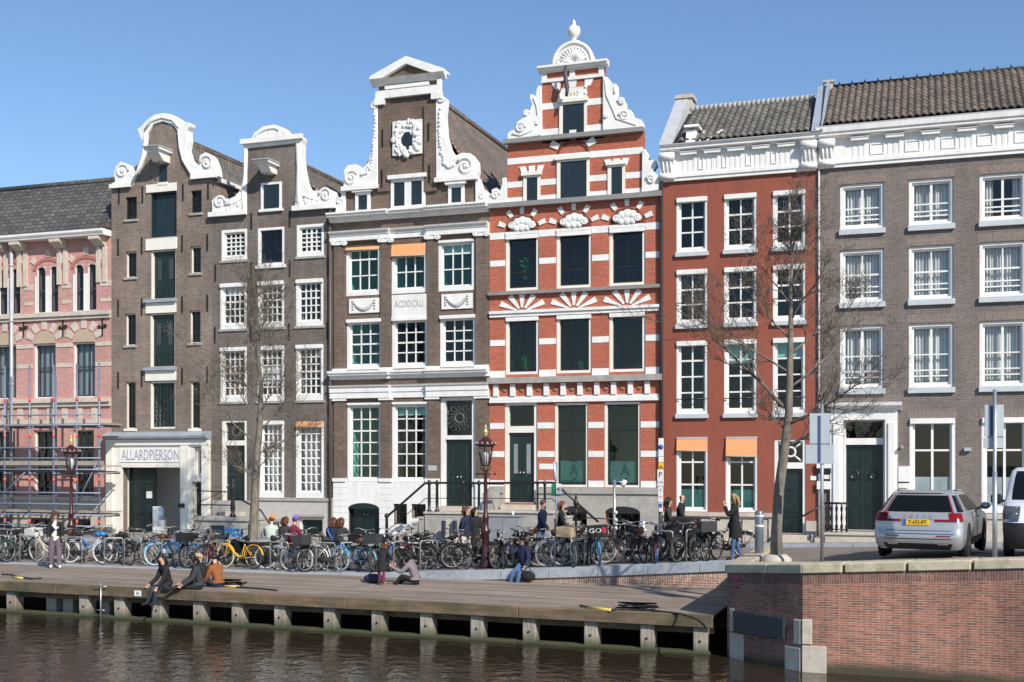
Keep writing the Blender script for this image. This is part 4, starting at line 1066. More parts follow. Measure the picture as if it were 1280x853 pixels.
MB().prism([(pxX(436)-.0, h.Z(636, 455)), (pxX(475), h.Z(636, 455))]+[((pxX(436)+pxX(475))/2+(pxX(475)-pxX(436))/2*math.cos(i*math.pi/10), h.Z(636, 455)+.20*math.sin(i*math.pi/10)) for i in range(1, 10)], -.066, -.058).build('arched_door_head', darkgreen, o)
# pilasters (brick) with white capitals and bases
PIL = ((418.5, 432), (476.5, 489.5), (534.5, 548), (595.5, 609.5))
for a, c in PIL:
    X0, X1 = pxX(a), pxX(c)
    MB().box(X0, X1, -.07, -.001, h.Z(466, xc), h.Z(301, xc)).build('pilaster', bk4, h.root)
    MB().box(X0, X1, -.07, -.001, zt+.12, h.Z(499, xc)).build('pilaster', bk4, h.root)
    MB().box(X0-.05, X1+.05, -.11, -.001, zt, zt+.12).build('pilaster_base', white, h.root)
    MB().box(X0-.05, X1+.05, -.11, -.001, h.Z(465.5, xc), h.Z(459, xc)).build('pilaster_base', white, h.root)
    b = MB(); z = h.Z(298, xc); b.box(X0-.06, X1+.06, -.12, -.001, z-.10, z+.12)
    for xx, d in ((X0, 1), (X1, -1)): b.spiral(xx, z-.02, .11, .03, -.12, .03, 1.3, 0, d, 14)
    b.build('capital', white, h.root)
    MB().box(X0-.06, X1+.06, -.12, -.001, h.Z(500, xc), h.Z(497, xc)).build('capital', white, h.root)
def entab(nm, ya, yb, prof_extra):
    """broken entablature: forward over the outer bays, back in the middle"""
    zb, zt_ = h.Z(yb, xc), h.Z(ya, xc); hh = zt_-zb
    for a, c, pj in ((417.3, 489, .14), (489, 534, .04), (534, 612, .14)):
        X0 = h.X0+(-.10 if a < 420 else 0); X1 = pxX(c) if c < 612 else h.X1
        X0 = X0 if a < 420 else pxX(a)
        h.cornice(nm, white, [(pj, zb)]+[(pj+p, zb+hh*k) for p, k in prof_extra], X0+.003, X1-.003)
entab('upper_entablature', 285, 297, [(0, .5), (.03, .52), (.03, .7), (.12, .86), (.14, 1)])
entab('string_cornice', 462.5, 473, [(0, .4), (.14, .46), (.16, .7), (.19, .72), (.19, 1)])
entab('lower_frieze', 481, 497, [(0, .45), (.03, .47), (.03, .8), (.08, .9), (.10, 1)])
entab('main_cornice', 262, 272.5, [(0, .25), (.08, .27), (.08, .45), (.24, .5), (.26, .75), (.30, .78), (.30, 1)])
# carved panels between the floors
pn = MB().box(pxX(490.5), pxX(534), -.06, -.001, h.Z(396.5, xc), h.Z(368.5, xc)).build('date_panel', white, h.root)
text('ACDIDCXLI', .34, ((pxX(490.5)+pxX(534))/2, -.064, h.Z(380.5, xc)), plain('incised_grey', (.40, .36, .30), .8), pn, 'date_letters', .003, sx=.60)
for a, c in ((437, 474.5), (552.5, 591)):
    pn = MB().box(pxX(a), pxX(c), -.05, -.001, h.Z(389, xc), h.Z(370.5, xc)).build('garland_panel', white, h.root)
    b = MB(); garland(b, pxX(a)+.16, pxX(c)-.16, h.Z(373.5, xc), .30, .085, -.055); b.build('garland', plain('weathered_relief', (.52, .51, .49), .8, var=.2), pn)
for x in (425.5, 483, 541.5, 602):
    h.anchor(x, 372-(x-512)*.045, .65)
# gable
Z5 = lambda pts: zp(pts, 400, 60, 3.876)
MB().prism(Z5([(122, 800), (122, 690), (285, 675), (285, 165), (410, 60), (570, 130), (570, 640), (758, 632), (758, 770)]), -.0015, .30).build('gable_wall', bk4, h.root)
b = MB(); cx0 = Z5([(284, 0), (342, 0), (508, 0), (568, 0)])
for a, c in ((284, 341), (508, 568)):
    p0, p1 = Z5([(a, 700), (c, 270)]); b.box(p0[0], p1[0], -.09, -.0025, p0[1], p1[1])
b.build('gable_pilaster', bk4, h.root)
lo = [(118, 697), (122, 640), (120, 600), (140, 572), (185, 568), (210, 590), (240, 558), (258, 480), (265, 400), (266, 310), (254, 292), (258, 265), (284, 262), (285, 300), (286, 682)]
ro_ = [(566, 265), (590, 232), (612, 245), (609, 280), (604, 330), (612, 430), (630, 490), (656, 530), (690, 512), (735, 515), (762, 550), (765, 600), (757, 640), (568, 652)]
b = MB(); b.prism(Z5(lo), -.12, .30); b.prism(Z5(ro_), -.12, .30)
b.prism(Z5([(755, 640), (770, 628), (785, 680), (815, 700), (823, 757), (757, 762)]), -.09, .25); b.prism(Z5([(126, 698), (106, 700), (108, 740), (85, 760), (78, 802), (126, 797)]), -.09, .25)
go = b.build('gable_claw_piece', whiteB, h.root, bevel=.02)
b = MB()
sc_spiral(b, 158, 635, 34, 400, 60, 3.876, 1.5, 1, .5, -.13, .055); sc_spiral(b, 710, 578, 42, 400, 60, 3.876, 1.5, -1, 2.6, -.13, .06)
sc_spiral(b, 268, 288, 16, 400, 60, 3.876, 1.2, 1, 0, -.13, .045); sc_spiral(b, 592, 250, 18, 400, 60, 3.876, 1.2, -1, 0, -.13, .045)
sc_spiral(b, 790, 715, 16, 400, 60, 3.876, 1.2, -1, 0, -.10, .04); sc_spiral(b, 100, 745, 14, 400, 60, 3.876, 1.2, 1, 0, -.10, .04)
rg = random.Random(8)
for pts_ in ([(274, 330), (273, 420), (266, 500), (252, 575), (232, 610), (205, 618)], [(588, 300), (586, 400), (592, 480), (605, 560), (630, 582), (658, 570)]):
    q_ = Z5(pts_)
    for i in range(len(q_)-1):
        for k in range(5):
            t_ = k/5; b.ball((q_[i][0]+(q_[i+1][0]-q_[i][0])*t_+rg.uniform(-.03, .03), -.13, q_[i][1]+(q_[i+1][1]-q_[i][1])*t_), rg.uniform(.05, .085), .05, rg.uniform(.05, .085), 6, 4)
b.build('scroll_relief', whiteB, go)
b = MB()
for (p0, p1) in (((118, 697), (287, 682)), ((568, 652), (770, 640))):
    q0, q1 = Z5([p0, p1]); zm = (q0[1]+q1[1])/2; b.box(q0[0]-.03, q1[0]+.03, -.22, -.121, zm-.02, zm+.13)
b.build('gable_ledge', whiteB, h.root)
# top entablature and pediment
X0, X1 = Z5([(280, 0)])[0][0], Z5([(590, 0)])[0][0]; gx = 505.5
zA_, zB_, zC_ = pxZ(gx, 122), pxZ(gx, 112.5), pxZ(gx, 105)
b = MB(); b.box(X0-.02, X1+.02, -.16, -.002, zA_, zB_); b.box(X0-.02, X0+1.55, -.20, -.16, zA_-.02, zB_+.04) if False else None
b.box(X0-.05, X0+.32, -.20, -.002, zA_-.22, zA_-.002); b.box(X1-.32, X1+.05, -.20, -.002, zA_-.22, zA_-.002)
b.build('gable_entablature', whiteB, h.root)
pb = MB().box(X0+.30, X1-.45, -.08, -.002, zB_+.07, zC_-.03).build('blank_tablet', white, h.root)
MB().box(X1-.14, X1+.02, -.10, -.002, zB_+.002, zC_).build('gable_corner', white, h.root)
zD = pxZ(gx, 98.0); zP = pxZ(505.5, 69.5); Xa, Xb = Z5([(256, 0)])[0][0], Z5([(612, 0)])[0][0]; xm = (Xa+Xb)/2
h.cornice('pediment_cornice', whiteB, [(.05, zC_), (.10, zC_+.05), (.16, zC_+.12), (.24, zC_+.16), (.28, zD)], Xa, Xb)
b = MB()
for s_ in (-1, 1):
    xe = Xa+.0 if s_ < 0 else Xb-.0
    b.prism([(xe, zD+.003), (xe, zD+.10), (xm, zP-.12), (xm, zP-.38), (xe-s_*.45, zD+.003)], -.28, .3)
b.build('raking_cornice', whiteB, h.root)
MB().prism([(Xa+.40, zD+.004), (Xb-.40, zD+.004), (xm, zP-.36)], -.12, -.003).build('pediment_panel', bk4, h.root)
# carved oval window
q0, q1 = Z5([(356, 526), (498, 347)]); b = MB().box(q0[0], q1[0], -.08, -.002, q0[1], q1[1])
o = b.build('oval_surround', whiteB, h.root); b = MB(); rg = random.Random(2); cx, cz = (q0[0]+q1[0])/2, (q0[1]+q1[1])/2-.12
for i in range(90):
    an = rg.uniform(0, 6.28); r_ = rg.uniform(.34, .62); x, z = cx+r_*math.cos(an)*.85, cz+.1+r_*math.sin(an)*1.15
    if q0[0]-.03 < x < q1[0]+.03 and q0[1]-.05 < z < q1[1]+.02: b.ball((x, -.09, z), rg.uniform(.05, .11), .06, rg.uniform(.05, .11), 6, 4)
b.build('carved_foliage', whiteB, o)
MB().prism([(cx+.20*math.cos(i*math.pi/8)*(1+.12*(i % 2)), cz+.30*math.sin(i*math.pi/8)*(1+.1*(i % 2))) for i in range(16)], -.10, -.081).build('oval_pane', darkblue, o)
# attic windows in the gable
def attic(x0, x1, yt, yb, xr, n=1, shut=darkblue, hood=True):
    X0, X1 = pxX(x0), pxX(x1); zt, zb = pxZ(xr, yt), pxZ(xr, yb); b = MB(); f = .11
    b.box(X0, X0+f, -.07, -.003, zb, zt); b.box(X1-f, X1, -.07, -.003, zb, zt); b.box(X0+f, X1-f, -.07, -.003, zt-.10, zt); b.box(X0+f, X1-f, -.07, -.003, zb, zb+.06)
    if n == 2: b.box((X0+X1)/2-.12, (X0+X1)/2+.12, -.07, -.003, zb+.06, zt-.10)
    if hood: b.box(X0-.08, X1+.08, -.18, -.003, zt+.003, zt+.14)
    o = b.build('attic_window', white, h.root)
    if n == 2:
        for a, c in ((X0+f, (X0+X1)/2-.12), ((X0+X1)/2+.12, X1-f)): MB().box(a, c, -.035, -.003, zb+.06, zt-.10).build('shutter', shut, o)
    else: MB().box(X0+f, X1-f, -.035, -.003, zb+.06, zt-.10).build('shutter', shut, o)
    return o
attic(489.5, 532, 224, 259.5, 511, n=2); attic(561, 581, 231.5, 256, 571) ; attic(445, 463.5, 241, 265, 454)
attics = [(489.5, 532)]
MB().box(pxX(489.5)-.06, pxX(532)+.06, -.10, -.003, pxZ(511, 263.5), pxZ(511, 259.7)).build('attic_sill', white, h.root)
for (x, y) in ((309, 440), (306, 635), (532, 410), (536, 612)):
    p = px(400+x/3.876, 60+y/3.876); h.anchor(400+x/3.876, 60+y/3.876, .6, True, .09)
zE = zW+.35; zR = ridge_z(h.mid, 557, 132)
h.saddle(tilemat('rust_roof_tile', (.30, .20, .145), (.17, .15, .13), bw=.2, rh=.15), zR, zE, zE, y0=.33, y1=11)
p = px(475.5, 0)
MB().box(pxX(536), pxX(547), -.085, -.065+.0, h.Z(588.5, 542), h.Z(582, 542)).build('letter_box', zincgrey, h.root)

# ------------------------------------------------------------ 5: red and white step gabled house
h = House('red brick house with white stone bands, ornate scrolled gable and urn on top', 612, 828, 'house')
bk5 = brick('bright_red_brick', (.47, .115, .06), (.38, .085, .045), (.42, .19, .13), .2, .06, .008, .12, .15)
xc = 717
def w5(a, c, yt, yb, rows=3, thick=(), **k): return h.win(a, c, (h.Z(yt, xc), h.Z(yb, xc)), fm=cream, fw=.10, rec=.04, dep=.22, sm=black, cols=k.pop('cols', 2), rows=rows, thick=thick, mun=k.pop('mun', .022), sw=.05, gm=k.pop('gm', gl_teal), room=k.pop('room', roomD), **k)
WX = ((632, 673.5), (695.5, 739.5), (761.5, 806.5))
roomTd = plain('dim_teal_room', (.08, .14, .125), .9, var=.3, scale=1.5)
green = plain('green_chair', (.05, .48, .10), .5)
rg = random.Random(6)
for i, (a, c) in enumerate(WX):
    w5(a, c, 289.5, 360, [1, 1.6, 1.1], (1,), room=roomTd, box=(whiteB, .14, .05))
    o = w5(a, c, 394.5, 466.5, [1.1, 1.2, 1.1], (), room=roomTd, box=(whiteB, .12, .05))
    X0, X1 = pxX(a), pxX(c); zb = h.Z(466.5, xc)
    b = MB(); xx = X0+.45+.2*i; b.tube([(xx, .75, zb-.1), (xx+.05, .75, zb+.12), (xx+.35, .78, zb+.14), (xx+.42, .8, zb+.20)], [.05, .07, .08, .06], 8)
    b.prism([(xx-.03, zb+.1), (xx+.12, zb+.1), (xx+.10, zb+.62-.2*i), (xx-.06, zb+.66-.2*i)], .6, .95)
    b.build('green_chair', green, o)
# plant in the left window of the third floor
b = MB(); X0 = pxX(652); zb = h.Z(360, xc); b.tube([(X0, .55, zb), (X0+.02, .55, zb+.9)], .015, 5)
for i in range(26): b.ball((X0+rg.uniform(-.22, .22), .55+rg.uniform(-.1, .1), zb+rg.uniform(.3, 1.15)), .09, .05, .05, 5, 4)
b.build('pot_plant', plain('house_plant_leaf', (.05, .13, .04), .6), h.root)
h.door(631, 671.5, (h.Z(503.5, 651), 1.12+.06+.2), h.Z(541, 651), fm=cream, fw=.12, leaf=darkgreen, leaves=2, bar=.22, tran='plain', panels=((.05, .32),), gm=gl_teal, winpan=frosted('grey_net_glass', (.25, .27, .27)))
teal_film = frosted('teal_frosted_film', (.085, .175, .18))
for a, c in ((693.5, 735), (755.5, 800.5)):
    X0, X1 = pxX(a), pxX(c)
    o = h.win(a, c, (h.Z(503.5, xc), h.Z(609, xc)), fm=cream, fw=.08, rec=.04, dep=.22, sm=black, cols=1, rows=[1.1, 2.4], thick=(0,), sw=.06, gm=gl_teal, room=plain('teal_office_plaster', (.24, .40, .37), .9, var=.2, scale=1.3), frost=(.30, teal_film))
    xm = (X0+X1)/2; zz = h.Z(590, xc); inkt = plain('dark_teal_ink', (.02, .07, .065), .5)
    text('A', .55, (xm+.05, .144-.02+.02, zz+.05), inkt, o, 'window_letter', .001, sx=.8); text('S', .45, (xm+.05, .144, zz-.36), inkt, o, 'window_letter', .001, sx=1.1)
    text('huis', .14, (xm+.05, .144, zz+.38), inkt, o, 'window_letter', .001)
# arched basement windows
for a, c in ((704, 734.5), (757.5, 801)):
    h.win(a, c, (h.Z(640, xc), h.Z(676, xc)), fm=stone, fw=.03, rec=.20, dep=.06, sm=black, cols=5, rows=1, gm=gl_dark, mun=.02)
zW = h.Z(250, xc)
h.wall(bk5, zW)
MB().box(h.X0+.002, h.X0+.006, .02, .05, zW-.2, zW-.1).build('cramp', black, h.root)
zs_ = h.Z(617, xc)
b = MB(); ops = [(pxX(631), pxX(671.5), -9, 9), (pxX(704), pxX(734.5), h.Z(676, xc), h.Z(640, xc)), (pxX(757.5), pxX(801), h.Z(676, xc), h.Z(640, xc))]
xs = sorted([h.X0+.003, h.X1-.003]+[v for o in ops for v in o[:2]]); zs = [-1, h.Z(676, xc), h.Z(640, xc), zs_]
for i in range(len(xs)-1):
    for j in range(3):
        cx, cz = (xs[i]+xs[i+1])/2, (zs[j]+zs[j+1])/2
        if any(o[0] < cx < o[1] and o[2] < cz < o[3] for o in ops): continue
        b.box(xs[i], xs[i+1], -.10, -.001, zs[j], zs[j+1])
sb_ = b.build('stone_base', stone, h.root)
for a, c in ((704, 734.5), (757.5, 801)):   # dark segmental heads
    X0, X1 = pxX(a), pxX(c); z = h.Z(640, xc)
    MB().prism([(X0, z), (X1, z)]+[((X0+X1)/2+(X1-X0)/2*math.cos(i*math.pi/10), z+.20*math.sin(i*math.pi/10)) for i in range(1, 10)], -.104, -.099).build('basement_arch', blackm, sb_)
h.bands('stone_sill', stone, [(672, 826, 609.5, 617, xc)], .16)
h.bands('stone_sill', stone, [(613, 630.5, 609.5, 617, xc)], .16)
PX = ((612.6, 631.5), (674, 695), (740, 761), (807, 827.5)); PG = ((612.6, 630.5), (672, 693), (735.5, 755), (801, 827.5))
def course(nm, segs, yt, yb, pj=.012, mt=None): h.bands(nm, mt or whiteB, [(a, c, yt, yb, xc) for a, c in segs], pj)
course('stone_band', PX, 285, 293.5); course('stone_band', PX, 320.5, 328); course('stone_band', PX, 422, 429.5); course('stone_band', PX, 461.5, 470)
course('stone_band', PG, 528, 535.5); course('stone_band', PG, 564, 571.5); course('stone_band', PG, 601, 609)
course('stone_moulding', ((612.6, 827.5),), 385.5, 389, .12); course('stone_moulding', ((612.6, 827.5),), 389.3, 393.2, .07)
course('ledge', ((611, 828.5),), 361, 365.2, .14, stoneD); course('ledge', ((611, 828.5),), 470.5, 478, .20, stone); course('ledge', ((611, 828.5),), 248.5, 254.5, .22, stoneD)
course('stone_moulding', ((612.6, 827.5),), 494.5, 498.5, .05); course('stone_moulding', ((612.6, 827.5),), 498.8, 502.4, .09)
for i in range(10):
    x = 620.5+i*21; h.bands('dentil_block', whiteB, [(x-3, x+3.2, 479, 494, xc)], .09)
rosette = plain('brown_rosette', (.30, .16, .09), .85)
b = MB()
for i in range(9): p = px(631+i*21, 486.5+(717-(631+i*21))*.02); b.ball((p.x, -.01, p.z), .10, .03, .08, 8, 4)
b.build('rosette_tiles', rosette, h.root)
for i, (a, c) in enumerate(WX):      # relieving arches and fans
    X0, X1 = pxX(a), pxX(c); xm = (X0+X1)/2; r0 = (X1-X0)/2; zb = h.Z(285.5, xc); hh = h.Z(264.5, xc)-zb
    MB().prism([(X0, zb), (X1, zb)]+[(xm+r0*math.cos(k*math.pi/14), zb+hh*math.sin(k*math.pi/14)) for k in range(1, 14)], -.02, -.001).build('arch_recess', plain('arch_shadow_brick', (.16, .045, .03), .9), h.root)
    MB().box(X0, X1, -.05, -.001, h.Z(289.3, xc), h.Z(285.3, xc)).build('window_lintel', whiteB, h.root)
    b = MB()
    for an, ln in ((22, .25), (56, .25), (90, .40), (124, .25), (158, .25)):
        ca, sa = math.cos(R(an)), math.sin(R(an)); ex, ez = xm+ca*(r0+.05), zb+sa*(hh+.05); w_ = .088
        b.prism([(ex+sa*w_*.75, ez-ca*w_*.75), (ex+ca*ln+sa*w_, ez+sa*ln-ca*w_), (ex+ca*ln-sa*w_, ez+sa*ln+ca*w_), (ex-sa*w_*.75, ez+ca*w_*.75)], -.035, -.001)
    b.build('arch_voussoir', whiteB, h.root)
    b = MB(); cz = zb+hh*.46
    for dx, dz, r_ in ((-.34, -.02, .19), (-.17, .10, .20), (.02, .14, .22), (.20, .10, .20), (.36, -.02, .19), (-.2, -.14, .16), (.2, -.14, .16), (0, -.12, .2)):
        b.ball((xm+dx*.92, -.04, cz-.03+dz*.85), r_*.80, .06, r_*.72, 9, 5)
    for d, dx in ((1, -.36), (-1, .36)): b.spiral(xm+dx, cz-.05, .12, .03, -.08, .03, 1.3, 0, d, 14)
    b.build('cartouche', whiteB, h.root)
    b = MB(); zc = h.Z(385.5, xc)
    for an in (28, 58, 90, 122, 152):
        ca, sa = math.cos(R(an)), math.sin(R(an)); r1, r2 = .20, {90: .72, 58: .80, 122: .80}.get(an, .86); wa, wb = .035, .098
        pts_ = [(xm+ca*r1+sa*wa, zc-.10+sa*r1-ca*wa), (xm+ca*r2+sa*wb, zc-.10+sa*r2*.88-ca*wb), (xm+ca*r2-sa*wb, zc-.10+sa*r2*.88+ca*wb), (xm+ca*r1-sa*wa, zc-.10+sa*r1+ca*wa)]
        b.prism([(x_, max(z_, zc+.004)) for x_, z_ in pts_], -.03, -.001)
    b.build('fan_voussoir', whiteB, h.root)
# gable
Z8 = lambda pts: zp(pts, 600, 10, 3.876)
xg0, xg1 = pxX(634.3), pxX(804)
zL = h.Z(172.5, xc); zU0 = zW
MB().box(xg0, xg1, -.0015, .32, zW-.1, zL).build('gable_wall', bk5, h.root)
xu0, xu1 = pxX(677.8), pxX(755); zUt = h.Z(97, 716)
MB().box(xu0, xu1, -.0015, .32, zL-.1, h.Z(82, 716)).build('gable_wall', bk5, h.root)
hg = 716
def cg(nm, segs, yt, yb, pj=.012, mt=None): h.bands(nm, mt or whiteB, [(a, c, yt, yb, hg) for a, c in segs], pj)
cg('ledge', ((631.5, 806),), 168.5, 174, .22, stoneD)
cg('stone_band', ((634.5, 697), (737, 803.8)), 191.5, 199.5); cg('stone_band', ((634.5, 654), (676, 697), (737, 759.5), (782, 803.8)), 221.5, 229); cg('stone_band', ((634.5, 654), (676, 697), (737, 759.5), (782, 803.8)), 241.5, 248.3)
cg('stone_band', ((678, 699.5), (733.5, 754.8)), 126, 134); cg('stone_band', ((678, 699.5), (733.5, 754.8)), 158.5, 168.3)
cg('stone_moulding', ((677.5, 755.2),), 96.5, 100.5, .07)
cg('corner_block', ((677.8, 684), (712.5, 719), (748.5, 755)), 85.5, 96.3, .05)
b = MB()
for x, t0 in ((697.5, -2.2), (715.8, 0), (734, 2.2)):
    X = pxX(x); z1, z0 = h.Z(100.8, hg), h.Z(109.5, hg); d = t0*.035
    b.prism([(X-.10+d*.2, z0), (X+.10+d*.2, z0), (X+.15+d, z1), (X-.15+d, z1)], -.03, -.002)
b.build('keystone', whiteB, h.root)
pn = MB().box(pxX(699), pxX(733.5), -.06, -.002, h.Z(127.5, hg), h.Z(110.3, hg)).build('date_plaque', whiteB, h.root)
b = MB(); rg = random.Random(3); q0, q1 = pxX(700), pxX(732.5); z0, z1 = h.Z(127, hg), h.Z(111, hg)
for x, z in [(q0+(q1-q0)*t_/9, z0+.02) for t_ in range(10)]+[(q0, z0+(z1-z0)*.5), (q1, z0+(z1-z0)*.5), (q0, z1), (q1, z1)]: b.ball((x, -.06, z), .07, .04, .06, 6, 4)
b.build('plaque_scrolls', whiteB, pn)
text('1643', .22, ((q0+q1)/2, -.066, h.Z(118.5, hg)), plain('gold_numerals', (.62, .48, .20), .5), pn, 'date_numerals', .003)
def shutterwin(x0, x1, yt, yb, lintel=True, n=2):
    X0, X1 = pxX(x0), pxX(x1); zt, zb = h.Z(yt, hg), h.Z(yb, hg); f = .09; b = MB()
    b.box(X0, X0+f+.03, -.05, -.003, zb, zt); b.box(X1-f, X1, -.05, -.003, zb, zt); b.box(X0+f+.03, X1-f, -.05, -.003, zt-.06, zt)
    if lintel: b.box(X0-.05, X1+.05, -.13, -.003, zt+.003, zt+.13)
    o = b.build('attic_window', cream, h.root)
    for k in range(n):
        a, c = X0+f+.03+(X1-X0-2*f-.03)*k/n, X0+f+.03+(X1-X0-2*f-.03)*(k+1)/n
        s_ = MB().box(a+.004, c-.004, -.03, -.003, zb+.01, zt-.065)
        for q in range(1, 4): s_.box(a+(c-a)*q/4-.008, a+(c-a)*q/4+.008, -.036, -.03, zb+.02, zt-.08)
        s_.build('shutter', darkblue, o)
    return o
shutterwin(699.5, 733.8, 128.5, 168); shutterwin(696.5, 737, 199.8, 248.4); shutterwin(654.5, 675.5, 216, 249, n=1); shutterwin(760, 781.5, 204.5+7, 249, n=1)
b = MB()
X0, X1 = pxX(697), pxX(736); xm = (X0+X1)/2; zb = h.Z(191.5, hg)
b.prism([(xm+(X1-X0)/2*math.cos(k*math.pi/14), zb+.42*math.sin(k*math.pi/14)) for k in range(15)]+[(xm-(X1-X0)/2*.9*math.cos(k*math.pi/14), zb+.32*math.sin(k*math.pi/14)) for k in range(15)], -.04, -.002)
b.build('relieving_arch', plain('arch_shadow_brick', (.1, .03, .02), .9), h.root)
MB().box(X0, X1, -.03, -.002, h.Z(199.4, hg), h.Z(191.8, hg)).build('window_lintel', whiteB, h.root)
b = MB()
for an in (30, 90, 150):
    ca, sa = math.cos(R(an)), math.sin(R(an)); ex, ez = xm+ca*((X1-X0)/2+.03), zb+sa*.45; w_ = .12; ln = .3
    b.prism([(ex+sa*w_*.8, ez-ca*w_*.8), (ex+ca*ln+sa*w_, ez+sa*ln-ca*w_), (ex+ca*ln-sa*w_, ez+sa*ln+ca*w_), (ex-sa*w_*.8, ez+ca*w_*.8)], -.045, -.002)
for xw in (665, 771):
    for dx in (-9, 0, 9):
        X = pxX(xw+dx); z0, z1 = h.Z(213-(xw-716)*.02*0, hg), h.Z(203.5, hg)
        b.prism([(X-.09, z0), (X+.09, z0), (X+.11+dx*.008, z1), (X-.11+dx*.008, z1)], -.035, -.002)
b.build('keystone', whiteB, h.root)
# scrolls beside the gable
b = MB()
sL = [(137, 642), (136, 615), (150, 600), (176, 592), (180, 560), (200, 545), (215, 535), (210, 508), (228, 495), (243, 505), (255, 470), (244, 440), (246, 422), (262, 425), (272, 432), (278, 400), (285, 380), (300, 382), (303, 622)]
sR = [(598, 335), (620, 340), (638, 362), (640, 372), (664, 372), (668, 420), (662, 440), (672, 460), (690, 442), (708, 460), (706, 490), (735, 500), (748, 535), (782, 545), (792, 560), (792, 584), (598, 600)]
b.prism(Z8(sL), -.10, .22); b.prism(Z8(sR), -.10, .22)
zz_ = lambda pts: zp(pts, 600, 220, 3.876)
b.prism(zz_([(50, 148), (48, 110), (62, 98), (60, 70), (84, 60), (100, 78), (112, 40), (110, 15), (130, 10), (133, 138)]), -.10, .22)
b.prism(Z8([(788, 690), (800, 685), (820, 715), (815, 742), (850, 740), (858, 765), (838, 790), (862, 812), (880, 850), (882, 885), (786, 897)]), -.10, .22)
go = b.build('gable_scroll', whiteB, h.root, bevel=.015)
b = MB()
for (x, y, r_, d, a0) in ((200, 585, 24, 1, 0), (228, 515, 13, 1, 0), (700, 528, 26, -1, 3), (688, 458, 16, -1, 3), (280, 560, 10, 1, 0), (612, 525, 10, -1, 0), (830, 835, 22, -1, 3)): sc_spiral(b, x, y, r_, 600, 10, 3.876, 1.5, d, a0, -.11, .045)
sc_spiral(b, 80, 95, 20, 600, 220, 3.876, 1.5, 1, 0, -.11, .045)
for pts_ in ([(160, 615), (200, 622), (250, 600), (290, 520)], [(265, 440), (280, 480), (290, 560)], [(610, 350), (618, 430), (650, 500), (665, 540), (760, 570)], [(655, 385), (655, 420)]): b.tube([(x, -.105, z) for x, z in Z8(pts_)], .035, 6)
b.build('scroll_relief', whiteB, go)
# crowning cornice, shell and urn
Xa, Xb = pxX(674), pxX(761); z0 = h.Z(88.5, hg)
h.cornice('crown_cornice', whiteB, [(.06, z0), (.08, z0+.05), (.18, z0+.06), (.20, z0+.12), (.24, z0+.13), (.24, z0+.20)], Xa, Xb)
zc = z0+.202; xm = pxX(716.5); ra = pxX(742.5)-xm
b = MB(); n = 18
b.prism([(xm+ra*math.cos(k*math.pi/n), zc+ra*1.0*math.sin(k*math.pi/n)) for k in range(n+1)], -.06, .25)
for r_, tr in ((ra*.93, .07), (ra*.72, .05)): b.tube([(xm+r_*math.cos(k*math.pi/n), -.07, zc+.03+r_*math.sin(k*math.pi/n)) for k in range(n+1)], tr, 6)
for k in range(1, 12):
    an = k*math.pi/12; b.tube([(xm+.08*math.cos(an), -.07, zc+.06+.08*math.sin(an)), (xm+ra*.66*math.cos(an), -.07, zc+.06+ra*.64*math.sin(an))], [.02, .05], 6)
so_ = b.build('shell_pediment', whiteB, h.root)
zt = zc+ra
MB().lathe((xm, .08, zt-.02), [(a_*.74, b_*.72) for a_, b_ in [(.22, 0), (.22, .06), (.30, .10), (.13, .16), (.09, .22), (.12, .27), (.22, .36), (.29, .52), (.30, .66), (.26, .70), (.28, .76), (.20, .80), (.12, .86), (.06, .92), (.09, .98), (.07, 1.04), (.01, 1.14)]], 14).build('urn', whiteB, h.root)
p = px(711.5, 95); b = MB(); b.tube([(p.x, -.42, z0+.05), (p.x, -.45, z0-.3), (p.x+.05, -.40, z0-.75), (p.x+.03, -.42, z0-.95)], [.04, .07, .06, .05], 6); b.tube([(p.x-.02, -.38, z0-.3), (p.x-.35, -.04, z0-.75)], .022, 5); b.build('hoist_hook', plain('hook_iron', (.05, .06, .07), .5), h.root)
zR = h.Z(110, 716); h.saddle(tile_grey, zR-.3, zW+.35, zW+.35, y0=.34, y1=11)
MB().box(pxX(617), pxX(620.5), -.02, -.001, h.Z(571, 618), h.Z(566, 618)).build('house_number_plate', white, h.root)
# ------------------------------------------------------------ 6: red rendered house
h = House('narrow house rendered in dark red with white sash windows and a white panelled cornice', 828, 1021, 'house')
rend = plain('dark_red_render', (.275, .074, .043), .75, var=.10, scale=2.0, dirt=((.19, .055, .036), .7), bump=.03, stretch=(1.3, 1.3, .3))
xc = 924.5
def w6(a, c, yt, yb, rows, thick=(), **k):
    return h.win(a, c, (h.Z(yt, xc), h.Z(yb, xc)), fm=white, fw=.075, rec=.02, dep=.20, cols=2, rows=rows, thick=thick, mun=.045, sw=.06, gm=gl_teal, room=k.pop('room', roomD), sill=(sillgrey, .14, .03, .10), box=(whiteB, .13, .07), bottom=.03, **k)
WX = ((845.5, 884.5), (905, 946), (966, 1007))
for i, (a, c) in enumerate(WX):
    w6(a, c, 243.5, 312, 3, (0,))
    o = w6(a, c, 335, 403.5, [1, 1, 1], (0,), room=roomTd if i == 0 else roomD)
    o2 = w6(a, c, 425.5, 517, [1, 1.1, 1.1, 1.1], (0,) if i != 1 else (1,), shade=(0, .3, .22)[i], room=roomTd if i == 0 else roomD)
    X0, X1 = pxX(a), pxX(c)
    for q, yy in ((o, 376), (o2, 498)):
        z = h.Z(yy, xc); MB().tube([(X0+.02, -.04, z), (X1-.02, -.04, z)], .018, 6).build('safety_bar', black, q)
